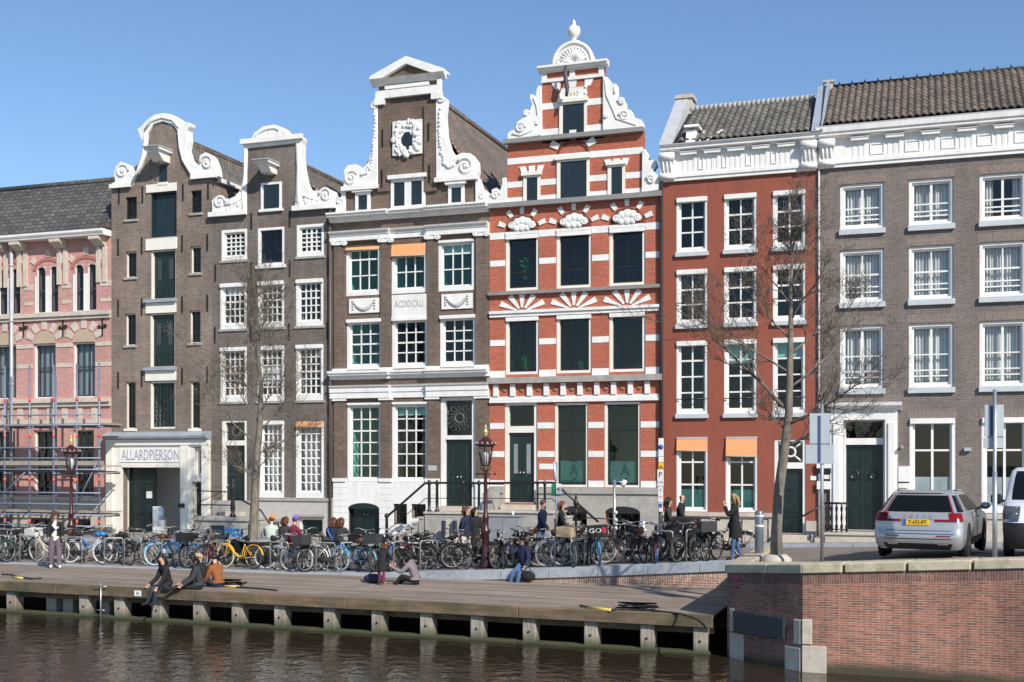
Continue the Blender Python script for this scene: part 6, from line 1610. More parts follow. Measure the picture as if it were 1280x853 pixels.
o = signface(r, p, .5/s_, 7.5/s_, zy(618), zy(605), -.05, white); MB().lathe((p.x+4/s_, p.y-.071, p.z+zy(611)), [(.05, 0), (.05, -.005)], 14, axis='y').build('emblem', plain('sign_pink', (.55, .20, .35), .5), o)
signface(r, p, -6/s_, 7/s_, zy(620), zy(605.3), -.02, grn)
MB().tube([p+Vector((-.06, -.03, zy(578))), p+Vector((0, -.03, zy(604)))], .035, 6).build('bracket', backg, r)
Yq = -6.2; p = at(768, Yq); s_ = F/((Yq+D)/(CT+(768-640)/F*ST)); zy = lambda y: H+(HOR-y)/s_-p.z
r = empty('camera_pole', p, 'slim steel pole with a white tubular camera in front of the teal window', 'camera pole')
pole(r, p, zy(600), .04); MB().tube([p+Vector((-.05, 0, zy(602.5))), p+Vector((12/s_, 0, zy(602.5)))], .018, 6).build('arm', steel, r)
MB().tube([p+Vector((10/s_, 0, zy(608))), p+Vector((14/s_, 0, zy(600.5)))], .065, 10).build('camera_head', white, r)
for y in (641, 650, 656, 661): MB().ball(p+Vector((.05, -.02, zy(y))), .05, n=7, m=5).build('clamp', white, r)
# bollards
def bollard(x, Y, label, h_=1.15, rr=.10, col=None):
    p = at(x, Y); r = empty('bollard', p, label, 'bollard', 'steel bollards')
    MB().lathe(p, [(rr, 0), (rr, h_-.03), (rr*.8, h_)], 14).build('post', col or steel, r)
    for z in (h_*.70, h_*.88): MB().lathe(p, [(rr+.004, z), (rr+.004, z+.05)], 14).build('reflective_band', white, r)
    if h_ > 1.1: MB().lathe(p, [(.42, -.05), (.42, .10), (.38, .13), (rr+.01, .13)], 18).build('base_disc', stone, r)
bollard(949, -10.2, 'tall grey steel bollard with pale bands standing left of the bridge tree', 1.25, .10, plain('blue_steel', (.22, .24, .30), .35, metal=.5))
bollard(803.5, -3.4, 'grey steel bollard standing before the dark basement arch', .95, .11)
darkb = plain('dark_blue_post', (.02, .03, .07), .5)
for x, l in ((554.5, 'dark blue post left of the pale stone slab beneath the stoop'), (568.5, 'dark blue post right of the pale stone slab beneath the stoop')):
    p = at(x, -2.1); r = empty('bollard', p, l, 'bollard', 'steel bollards'); MB().box(p.x-.06, p.x+.06, p.y-.06, p.y+.06, p.z, p.z+.95).build('post', darkb, r, bevel=.02); MB().box(p.x-.065, p.x+.065, p.y-.065, p.y+.065, p.z+.955, p.z+.99).build('cap', steel, r)
p = at(561, -2.0); tag(MB().box(p.x-.14, p.x+.14, p.y, p.y+.10, p.z, p.z+.98).build('stone_slab', stoneL, None, org=p, bevel=.015), 'upright pale stone slab between two dark blue posts by the stoop', 'stone slab')
# utility cabinet
p = at(630, -2.3); r = empty('utility_cabinet', p, 'grey metal utility cabinet with a cup on top behind the street lamp', 'utility cabinet')
cg_ = plain('cabinet_grey', (.25, .265, .285), .5, var=.1)
MB().box(p.x-.52, p.x+.60, p.y-.25, p.y+.2, p.z-.1, p.z+1.08).build('body', cg_, r, bevel=.015); MB().box(p.x-.55, p.x+.63, p.y-.28, p.y+.23, p.z+1.083, p.z+1.13).build('roof', cg_, r, bevel=.01)
for a, c in ((-.50, .03), (.05, .58)): MB().box(p.x+a, p.x+c, p.y-.268, p.y-.251, p.z+.04, p.z+1.03).build('door', cg_, r)
tag(MB().lathe((p.x+.33, p.y-.1, p.z+1.13), [(.035, 0), (.05, .12)], 10).build('paper_cup', white, None, org=(p.x+.33, p.y-.1, p.z+1.13)), 'white paper cup left on top of the grey utility cabinet', 'cup')
# white information pillar in the gateway
X = pxX(208, .6); zf = gzb; r = empty('info_pillar', (X, .75, zf), 'white information pillar with pale blue side standing inside the open gateway', 'pillar')
MB().box(X-.26, X-.02, .10, .32, zf, zf+1.12).build('body', white, r, bevel=.01); MB().box(X-.015, X+.18, .11, .32, zf, zf+.62).build('desk', white, r, bevel=.01)
MB().box(X-.017, X+.10, .12, .30, zf+.623, zf+1.08).build('screen', plain('pillar_blue', (.30, .42, .58), .4), r)
# bicycle racks
tube = plain('rack_steel', (.34, .34, .33), .4, metal=.5, var=.15)
proto = None
def rack_mesh():
    b = MB(); w_, h_, q = .27, .84, .07
    pts = [(-w_, 0, -.05), (-w_, 0, h_-q)]+[(-w_+q-q*math.cos(k*math.pi/8), 0, h_-q+q*math.sin(k*math.pi/8)) for k in range(1, 5)]+[(w_-q+q*math.sin(k*math.pi/8), 0, h_-q+q*math.cos(k*math.pi/8)) for k in range(0, 5)]+[(w_, 0, -.05)]
    b.tube(pts, .021, 7); return b
for i, (x, l, rz) in enumerate(((9, 'bicycle rack hoop at the far left edge', .3), (35, 'bicycle rack hoop just left of the cream bicycle', .2), (92, 'bicycle rack hoop right of the standing woman in black', .2), (142, 'bicycle rack hoop beside the silver wheeled bicycle by the scaffold end', .7), (166, 'bicycle rack hoop before the dark gate leaf', .2), (213, 'bicycle rack hoop above the blue tyred bicycle', .2),
        (242, 'bicycle rack hoop behind the blond seated person', 1.1), (349, 'bicycle rack hoop left of the purple capped person', .2), (382, 'bicycle rack hoop before the dark green cellar door', .1), (407, 'bicycle rack hoop left of the light blue bicycle', .3), (437, 'bicycle rack hoop right of the light blue bicycle', .9), (471, 'bicycle rack hoop above the person in the long black coat', .2), (503, 'bicycle rack hoop left of the seated person in grey', .9), (536, 'bicycle rack hoop right of the seated person in grey', .9),
        (641, 'bicycle rack hoop beside the thin black leaning bicycle', .15), (704, 'bicycle rack hoop behind the steel sign post', .9), (741, 'bicycle rack hoop left of the blue delivery bicycle', .9), (828, 'bicycle rack hoop right of the red framed bicycle', .1), (868, 'bicycle rack hoop left of the black cargo bicycle', .9))):
    p = at(x, -7.0)
    r = empty('bicycle_rack', p, 'grey steel '+l, 'bike rack', 'steel hoops for parking bicycles'); r.rotation_euler.z = rz
    if proto is None: proto = rack_mesh().mesh('hoop', tube)
    o = bpy.data.objects.new('hoop', proto); COL.objects.link(o); o.parent = r
# dark round bench about the left tree
p = at(326, -5.6); r = empty('tree_bench', p, 'dark round bench with grey top encircling the left leafless tree', 'bench')
MB().lathe(p, [(.52, .0), (.62, .62), (.60, .66)], 20).build('body', plain('bench_dark', (.022, .026, .026), .6), r); MB().lathe(p, [(.30, .665), (.72, .665), (.74, .70), (.72, .735), (.28, .735)], 22).build('seat_ring', plain('bench_top', (.22, .23, .24), .5), r)
# brushwood beside the bridge tree
p = at(1014, -13.0); rg = random.Random(9); b = MB()
for i in range(46):
    a = Vector((p.x+rg.uniform(-.8, .8), p.y+rg.uniform(-.4, .4), p.z+rg.uniform(.02, .16))); an = rg.uniform(-.5, .5); l = rg.uniform(.2, .6)
    b.tube([a, a+Vector((l*math.cos(an), l*math.sin(an)*.5, rg.uniform(-.05, .08)))], .012, 4)
tag(b.build('brushwood', plain('dry_twig', (.14, .09, .055), .9, var=.3), None, org=p), 'low heap of dry brown sticks at the foot of the bridge tree', 'sticks', kind='stuff')
# ================================================================== bicycles
CC = {'black': (.012, .012, .013), 'dark grey': (.04, .042, .045), 'grey': (.12, .125, .13), 'silver': (.42, .43, .44), 'white': (.62, .61, .58), 'cream': (.62, .55, .42), 'blue': (.03, .16, .42), 'light blue': (.12, .38, .60), 'yellow': (.80, .42, .03), 'red': (.42, .025, .025), 'maroon': (.12, .02, .025), 'green': (.02, .07, .05), 'pale blue': (.42, .58, .74), 'tan': (.50, .38, .24)}
def cm(c): return plain('bike_paint_'+c.replace(' ', '_'), CC[c], .35, var=.08, obj=True)
def rub(c): return plain('tyre_'+c.replace(' ', '_'), CC[c] if c != 'black' else (.014, .014, .014), .8, var=.08, obj=True)
rimm = plain('bike_chrome', (.36, .36, .36), .38, metal=.6, var=.08, obj=True); sadm = plain('saddle_black', (.014, .013, .012), .6, var=.1, obj=True); sadb = plain('saddle_brown', (.14, .06, .025), .6, var=.1, obj=True)
RW = .345; BC = {}
def bmesh_part(key, fn, mt):
    k = (key, mt.name)
    if k not in BC: BC[k] = fn().mesh(key.split('|')[0], mt)
    return BC[k]
def arc(cx, cz, r, a0, a1, n, y=0): return [(cx+r*math.cos(a0+(a1-a0)*i/n), y, cz+r*math.sin(a0+(a1-a0)*i/n)) for i in range(n+1)]
def f_tyre():
    b = MB(); b.tube(arc(0, 0, RW-.02, 0, 2*math.pi*27/28, 27), .022, 6, closed=True); return b
def f_rim():
    b = MB(); b.tube(arc(0, 0, RW-.048, 0, 2*math.pi*27/28, 27), .012, 5, closed=True, sq=1.2); b.tube([(0, -.045, 0), (0, .045, 0)], .024, 8)
    for k in range(18):
        a = k*2*math.pi/18; s_ = .03 if k % 2 else -.03; b.tube([(.02*math.cos(a+.5), s_, .02*math.sin(a+.5)), ((RW-.05)*math.cos(a), 0, (RW-.05)*math.sin(a))], .0022, 3)
    return b
HX, HZ = .40, .80
def f_frame(kind):
    b = MB(); bb_ = (-.06, 0, .29); seat = (-.21, 0, .72); ax = (-.54, 0, RW); h1 = (.43, 0, .66); h0 = (.385, 0, HZ)
    b.tube([h1, h0], .022, 7); b.tube([bb_, seat], .017, 7)
    if kind == 'step':
        b.tube([(.42, 0, .68), (.30, 0, .52), (.12, 0, .38), bb_], .020, 7); b.tube([(.40, 0, .75), (.26, 0, .60), (.06, 0, .48), (-.11, 0, .44)], .016, 7)
    elif kind == 'frame_low':
        b.tube([(.42, 0, .68), (.22, 0, .46), (.02, 0, .34), (-.10, 0, .36)], .034, 8)
    else:
        b.tube([(.425, 0, .67), bb_], .019, 7); b.tube([(.39, 0, .775), (-.195, 0, .70)], .016, 7)
    for s_ in (-.05, .05):
        b.tube([(-.07, s_*.5, .29), (-.54, s_, RW)], .010, 5); b.tube([(-.205, s_*.4, .68), (-.54, s_, RW)], .009, 5)
    return b
def f_fork():
    b = MB()
    b.tube([(.43, 0, .66), (.445, 0, .62)], .026, 6)
    for s_ in (-.05, .05): b.tube([(.44, s_*.8, .64), (.46, s_, .58), (.50, s_, .44), (.55, s_, RW)], .011, 5)
    return b
def f_fender(cx):
    b = MB(); a0, a1 = (20, 175) if cx > 0 else (-5, 170); b.tube([(p[0]+cx, p[1], p[2]+RW) for p in arc(0, 0, RW+.022, R(a0), R(a1), 15)], .023, 4, sq=1.4)
    for s_ in (-.05, .05): b.tube([(cx, s_, RW), (cx-.25, s_*.6, RW+.29)], .004, 3)
    return b
def f_bar(kind):
    b = MB(); b.tube([(.385, 0, HZ), (.36, 0, 1.0)], .013, 6)
    if kind == 'flat': b.tube([(.33, -.30, 1.01), (.37, -.12, 1.02), (.38, 0, 1.01), (.37, .12, 1.02), (.33, .30, 1.01)], .012, 6)
    else: b.tube([(.12, -.29, 1.02), (.24, -.30, 1.04), (.36, -.22, 1.06), (.40, -.06, 1.01), (.40, .06, 1.01), (.36, .22, 1.06), (.24, .30, 1.04), (.12, .29, 1.02)], .012, 6)
    return b
def f_grip(kind):
    b = MB()
    kind, s_ = kind
    if kind == 'flat': b.tube([(.33, s_*.30, 1.01), (.355, s_*.19, 1.016)], .018, 6)
    else: b.tube([(.10, s_*.29, 1.02), (.22, s_*.30, 1.037)], .018, 6)
    return b
def f_saddle():
    b = MB(); b.tube([(-.21, 0, .72), (-.235, 0, .86)], .013, 6)
    b.tube([(-.38, 0, .90), (-.33, 0, .905), (-.24, 0, .90), (-.14, 0, .895), (-.08, 0, .885)], [.085, .105, .075, .035, .02], 8, sq=.42)
    return b
def f_carrier():
    b = MB()
    for s_ in (-.07, 0, .07): b.tube([(-.30, s_, .745), (-.86, s_, .745)], .008, 4)
    for xx in (-.34, -.58, -.84): b.tube([(xx, -.075, .748), (xx, .075, .748)], .007, 4)
    for s_ in (-.07, .07):
        b.tube([(-.55, s_, .74), (-.54, s_, RW)], .007, 4); b.tube([(-.82, s_, .74), (-.54, s_, RW)], .007, 4)
    b.box(-.90, -.87, -.04, .04, .68, .735); return b
def f_crank():
    b = MB(); b.tube([(-.06, -.09, .29), (-.06, .09, .29)], .016, 6); b.tube([(-.06, -.07, .29), (.08, -.085, .19)], .010, 5); b.tube([(-.06, .07, .29), (-.20, .085, .39)], .010, 5)
    b.box(.03, .13, -.17, -.09, .175, .20); b.box(-.25, -.15, .09, .17, .38, .405); return b
def f_chaincase():
    b = MB(); b.tube([(.04, -.045, .30), (-.06, -.045, .30), (-.30, -.045, .325), (-.56, -.045, .345)], [.075, .105, .07, .05], 8, sq=.22); return b
def f_stand():
    b = MB(); b.tube([(-.14, -.05, .27), (-.22, -.17, .0)], .010, 5); return b
def f_light():
    b = MB(); b.ball((.475, 0, .80), .045, .045, .045, 8, 5); return b
def f_basket():
    b = MB(); x0, x1, y_, z0, z1 = .46, .82, .21, .80, 1.06
    b.box(x0, x1, -y_, y_, z0, z0+.02); b.box(x0, x0+.02, -y_, y_, z0+.02, z1); b.box(x1-.02, x1, -y_, y_, z0+.02, z1); b.box(x0+.02, x1-.02, -y_, -y_+.02, z0+.02, z1); b.box(x0+.02, x1-.02, y_-.02, y_, z0+.02, z1); return b
def f_case():
    b = MB(); b.box(.44, .92, -.26, .26, .80, 1.10); return b
def f_coat():   # rain cover over the saddle
    b = MB(); b.ball((-.25, 0, .88), .22, .13, .10, 9, 6); return b
def f_bag():
    b = MB()
    for s_ in (-1, 1): b.box(-.82, -.42, s_*.10, s_*.22, .42, .74)
    b.box(-.80, -.44, -.10, .10, .752, .765)
    return b
BN = 0
def bike(x, Y, yaw, kind, col, tyre, ext, label, lean=0, scale=1.0, group='bicycles parked along the quay'):
    global BN; BN += 1
    p = at(x, Y); r = empty('bicycle', p, label, 'bicycle', group)
    r.rotation_euler = (R(lean), 0, R(yaw)); r.scale = (scale,)*3
    def part(nm, key, fn, mt, loc=(0, 0, 0), par=None):
        o = bpy.data.objects.new(nm, bmesh_part(key, fn, mt)); COL.objects.link(o); o.parent = par or r; o.location = loc; return o
    c = cm(col); tyres = tyre if isinstance(tyre, tuple) else (tyre, tyre)
    part('frame', 'frame|'+kind, lambda: f_frame(kind), c); part('fork', 'fork', f_fork, c)
    for xx, tc in ((.55, tyres[0]), (-.55, tyres[1])):
        w_ = part('wheel', 'wheel', f_rim, rimm, (xx, 0, RW)); part('tyre', 'tyre', f_tyre, rub(tc), (0, 0, 0), w_)
    hb = 'flat' if kind == 'diamond' and BN % 3 == 0 else 'swept'
    h_ = part('handlebar', 'handlebar|'+hb, lambda: f_bar(hb), rimm); [part('grip', 'grip|'+hb+str(q), lambda: f_grip((hb, q)), sadm, par=h_) for q in (-1, 1)]
    part('saddle', 'saddle', f_saddle, sadb if BN % 5 == 0 else sadm); part('crank', 'crank', f_crank, rimm); part('kickstand', 'kickstand', f_stand, rimm)
    if kind != 'diamond' or BN % 2: [part('fender', 'fender|%g' % q, lambda: f_fender(q), sadm if col in ('black', 'grey', 'maroon', 'red') else c) for q in (.55, -.55)]; part('chaincase', 'chaincase', f_chaincase, sadm); part('carrier', 'carrier', f_carrier, sadm if BN % 3 else rimm); part('headlight', 'headlight', f_light, rimm)
    for e in ext:
        nm, cc = (e.split(':')+['black'])[:2]
        if nm == 'crate': part('crate', 'crate', f_basket, cm('dark grey' if cc == 'grey' else cc))
        if nm == 'case':
            o = part('delivery_case', 'case', f_case, sadm); t_ = text('GO', .17, (.925, -.07, .97), white, None, 'case_letters', .002, rot=(R(90), 0, R(90)), sx=1.3); t_.parent = o; MB().box(.921, .926, .12, .21, .90, 1.05).build('case_mark', redp, o, org=(0, 0, 0))
        if nm == 'cover': part('saddle_cover', 'cover', f_coat, cm(cc))
        if nm == 'bags': part('pannier', 'bags', f_bag, cm(cc))
    return r
K = 'black'
F_ = -6.75; S_ = -5.5
for row in (
 (2, F_, -80, 'step', 'white', K, (), 'white bicycle cut by the left picture edge'),
 (14, F_, -75, 'step', K, K, (), 'black bicycle standing end on right of the first rack hoop'),
 (27, F_, -100, 'step', 'green', K, (), 'dark green bicycle seen end on left of the cream bicycle'),
 (62, F_, 172, 'step', 'cream', ('silver', 'silver'), ('crate:white',), 'cream white step-through bicycle with white crate beside the standing person'),
 (84, F_+.3, -70, 'step', K, K, (), 'dark bicycle standing just behind the person in purple trousers'),
 (108, F_, 10, 'step', 'silver', ('white', 'white'), (), 'silver bicycle with white tyres under the blue covered one'),
 (118, F_+.35, 190, 'step', 'blue', K, ('cover:blue',), 'blue bicycle with a bright blue saddle cover near the scaffold'),
 (151, F_, 155, 'step', 'grey', ('silver', K), (), 'grey bicycle with silver front wheel before the gateway post'),
 (163, F_+.3, 20, 'step', K, K, (), 'black bicycle in front of the dark gate leaf'),
 (196, F_-.1, 158, 'diamond', 'silver', ('cream', K), (), 'bicycle with thick cream front tyre in front of the gateway'),
 (214, F_, 10, 'step', 'light blue', ('pale blue', 'pale blue'), (), 'blue step-through bicycle with pale blue tyres above the woman in black leather'),
 (232, F_, 160, 'step', 'blue', ('light blue', 'light blue'), (), 'blue tyred bicycle between the two seated people'),
 (240, F_+.2, -80, 'step', K, K, (), 'black bicycle end on above the blond seated person'),
 (252, F_, -100, 'diamond', 'grey', K, ('crate',), 'grey bicycle with black front crate left of the red one'),
 (261, F_, -70, 'step', 'red', K, (), 'red bicycle seen end on left of the yellow bicycle'),
 (272, F_, -105, 'step', K, K, ('bags',), 'black bicycle with black panniers next to the yellow bicycle'),
 (299, F_, 170, 'frame_low', 'yellow', ('cream', K), (), 'bright yellow step-through bicycle in front of the round bench'),
 (308, F_+.9, 165, 'step', K, K, ('crate:blue',), 'black bicycle carrying a large blue crate behind the yellow one'),
 (354, F_+.1, 10, 'diamond', 'grey', 'silver', (), 'grey bicycle with thin silver wheels right of the round bench'),
 (364, F_-.1, 163, 'step', 'silver', ('white', 'silver'), (), 'silver bicycle with white front wheel below the purple capped person'),
 (378, F_+.1, -60, 'step', K, K, (), 'black bicycle by the rack hoop below the green cellar door'),
 (388, F_-.2, 20, 'diamond', 'grey', 'grey', (), 'grey bicycle leaning in the rack left of the white framed bicycle'),
 (400, F_, -110, 'step', K, K, ('crate:grey',), 'black bicycle with grey basket left of the white framed bicycle'),
 (418, F_, 20, 'step', 'white', K, (), 'white framed bicycle just left of the light blue one'),
 (443, F_-.2, 160, 'step', 'light blue', ('pale blue', K), (), 'light blue bicycle with pale blue front tyre before the white house base'),
 (470, F_-.1, 165, 'step', K, ('silver', K), ('crate',), 'black bicycle with a big black front crate right of the light blue one'),
 (473, F_+.25, -80, 'step', 'maroon', K, (), 'dark red bicycle behind the person in the long black coat'),
 (484, F_, -100, 'step', 'green', K, ('crate:grey',), 'green bicycle with grey basket left of the red pair'),
 (492, F_, -75, 'diamond', 'blue', K, (), 'blue bicycle seen end on between the red bicycles'),
 (500, F_+.1, -95, 'step', 'red', K, (), 'red bicycle left of the seated person in grey'),
 (510, F_, -60, 'step', 'red', K, ('bags',), 'red bicycle with black panniers directly above the seated person in grey'),
 (524, F_, 35, 'diamond', 'silver', 'grey', (), 'silver bicycle behind the seated person in grey'),
 (541, F_, 15, 'diamond', K, K, (), 'black bicycle side on left of the couple with the pink bag'),
 (556, F_-.1, 175, 'step', K, K, (), 'black bicycle side on below the dark blue posts'),
 (590, F_, 200, 'step', K, K, (), 'black bicycle side on just left of the street lamp foot'),
 (584, F_+.5, 15, 'step', 'grey', K, (), 'grey bicycle behind the black one left of the lamp foot'),
 (626, F_, -62, 'diamond', K, K, (), 'thin black bicycle leaning right of the street lamp foot'),
 (637, F_, -110, 'step', K, K, (), 'black bicycle in front of the grey utility cabinet'),
 (648, F_+.1, -55, 'step', 'maroon', K, (), 'dark red bicycle left of the seated man in jeans'),
 (656, F_+.3, -110, 'step', K, K, (), 'black bicycle right behind the seated man in jeans'),
 (668, F_, 5, 'step', K, ('white', 'white'), (), 'black bicycle with white tyres right of the seated man'),
 (699, F_, 200, 'diamond', 'silver', ('tan', K), (), 'silver bicycle with tan front tyre at the thin sign post'),
 (703, F_+.2, 50, 'diamond', 'silver', 'silver', (), 'silver bicycle leaning behind the tan tyred one'),
 (711, F_-.1, -60, 'diamond', 'white', 'grey', (), 'white framed bicycle in the rack right of the sign post'),
 (719, F_+.2, -100, 'step', 'grey', K, ('crate:tan',), 'grey bicycle with wicker basket near the iron post'),
 (728, F_, 30, 'diamond', 'silver', ('silver', 'silver'), (), 'silver bicycle with silver wheel left of the delivery bicycle'),
 (738, F_+.2, -80, 'step', K, K, (), 'black bicycle squeezed beside the delivery bicycle'),
 (748, F_, -72, 'step', 'light blue', ('blue', K), ('case',), 'blue delivery bicycle with a black front case before the stone base'),
 (779, F_, 165, 'step', 'maroon', ('cream', K), (), 'dark red bicycle with cream front tyre by the camera pole'),
 (790, F_-.1, 160, 'diamond', K, ('grey', K), (), 'black bicycle with grey front tyre by the second basement arch'),
 (797, F_+.3, -60, 'step', K, K, (), 'black bicycle standing left of the short steel bollard'),
 (818, F_, -74, 'step', 'red', ('blue', K), (), 'bright red bicycle with blue front tyre left of the walking pair'),
 (829, F_+.2, -100, 'diamond', 'grey', K, (), 'grey bicycle below the walker in brown jacket'),
 (846, F_, 165, 'step', K, K, (), 'black bicycle below the bald walker in black'),
 (862, F_, -115, 'step', K, K, (), 'black bicycle left of the last rack hoop'),
 (873, F_+.1, -60, 'step', 'grey', K, ('crate:grey',), 'dark bicycle with grey front box right of the last rack hoop'),
 (882, F_, -110, 'step', K, K, (), 'black bicycle touching the cargo bicycle')):
    bike(*row, lean=random.uniform(-5, 5))
# second row: darker bicycles behind, standing among the front ones
rg = random.Random(21)
spots_all = [(8, 'at the left edge below the scaffold'), (24, 'below the scaffold left of the cream bicycle'), (48, 'behind the cream bicycle'), (98, 'behind the white tyred silver bicycle'), (132, 'between the scaffold end and the gateway'), (148, 'behind the grey bicycle at the gateway post'), (176, 'before the gate leaf'), (190, 'behind the cream tyred bicycle'), (206, 'before the white pillar in the gateway'), (222, 'before the right gateway post'), (236, 'before the small gateway door'), (248, 'before the stone stoop wall'), (258, 'before the faded stoop hatch'), (270, 'behind the red bicycle'), (395, 'before the dark green cellar door'), (408, 'left of the couple seen from behind'), (452, 'before the arched green door'), (464, 'right of the arched green door'), (482, 'at the foot of the stoop steps'), (496, 'below the stoop steps'), (515, 'below the stoop wall'), (530, 'under the stoop landing'), (546, 'left of the dark blue posts'), (647, 'right of the utility cabinet'), (662, 'before the right stoop steps'), (708, 'behind the walker in the black coat'), (722, 'at the iron post'), (736, 'between the basement arches'), (764, 'left of the camera pole'), (776, 'right of the camera pole'), (787, 'before the second basement arch'), (798, 'left of the steel bollard'), (860, 'below the red house railing'), (884, 'behind the black cargo box')]
spots = [q for i, q in enumerate(spots_all) if i % 2 == 0]
for i, (x, l) in enumerate(spots):
    col = rg.choice([K, K, K, 'grey', 'green', 'maroon', 'silver', 'grey'])
    bike(x, S_+rg.uniform(-.25, .25), rg.choice([-75, -100, 70, 110, -60, 30, 160]), rg.choice(['step', 'step', 'diamond']), col, rg.choice([K, K, K, 'grey', 'cream']), rg.choice([(), (), (), ('bags',)]), {'grey': 'dull grey', K: 'dark black', 'green': 'bottle green', 'maroon': 'maroon', 'silver': 'silver grey'}[col]+' second row bicycle '+l, rg.uniform(-6, 6))
# cargo bicycle with a black box
p = at(893, -6.1)
r = bike(905, -6.2, 188, 'step', K, K, (), 'black cargo bicycle with a long black covered box beside the woman on the phone', group=None)
r['category'] = 'cargo bicycle'; r.name = 'cargo_bicycle'
for c in list(r.children):
    if c.name.startswith(('crank', 'kickstand')): pass
b = MB(); bx = [(.30, .42), (1.15, .42), (1.22, .62), (1.12, .98), (.30, .98)]
o = MB().prism(bx, -.30, .30).build('cargo_box', sadm, None, org=(0, 0, 0)); o.parent = r; o.location = (.32, 0, .02)
o2 = MB().prism([(.28, .985), (1.13, .985), (1.0, 1.06), (.34, 1.06)], -.31, .31).build('box_cover', blackm, o, org=(0, 0, 0))
wf = [c for c in r.children if c.name.startswith('wheel')][0]; wf.location.x = 1.28; wf.scale = (.8, 1, .8); wf.location.z = RW*.8
b = MB(); b.tube([(-.06, 0, .27), (.5, 0, .26), (1.5, 0, .30)], .03, 6); o = b.build('keel_tube', cm(K), None, org=(0, 0, 0)); o.parent = r
# ================================================================== people
SKIN = [plain('skin_light', (.58, .34, .25), .55, var=.05, obj=True), plain('skin_tan', (.42, .24, .16), .55, var=.05, obj=True)]
def cloth(n, c): return plain('cloth_'+n, c, .9, var=.18, scale=9, obj=True)
CL = {'black': (.012, .012, .014), 'charcoal': (.035, .035, .038), 'navy': (.012, .020, .055), 'purple grey': (.14, .105, .13), 'white': (.62, .61, .57), 'pale green': (.48, .54, .48), 'maroon': (.17, .015, .045), 'brown': (.25, .085, .025), 'dark brown': (.045, .033, .027), 'mauve': (.20, .165, .175), 'jeans': (.055, .11, .24), 'light jeans': (.32, .40, .50), 'dark jeans': (.022, .03, .05), 'orange': (.85, .22, .02), 'purple': (.18, .08, .55), 'pink': (.70, .24, .18), 'blue': (.06, .12, .40)}
HR = {'brown': (.07, .030, .014), 'black': (.010, .008, .008), 'blond': (.36, .22, .09), 'auburn': (.12, .04, .018), 'fair': (.46, .34, .19)}
def hairmat(n): return plain('hair_'+n, HR[n], .55, var=.35, scale=22, obj=True)
eyem = plain('eye_dark', (.01, .008, .008), .2, var=0)
def rotY(v, a): # pitch: positive a swings an 'up' vector forward (+X)
    return Vector((v.x*math.cos(a)+v.z*math.sin(a), v.y, -v.x*math.sin(a)+v.z*math.cos(a)))
DEF = dict(lean=3, hipL=4, hipR=-6, kneeL=3, kneeR=6, shL=8, shR=-6, elL=18, elR=22, abL=10, abR=10, turn=0, nod=5, spread=6)
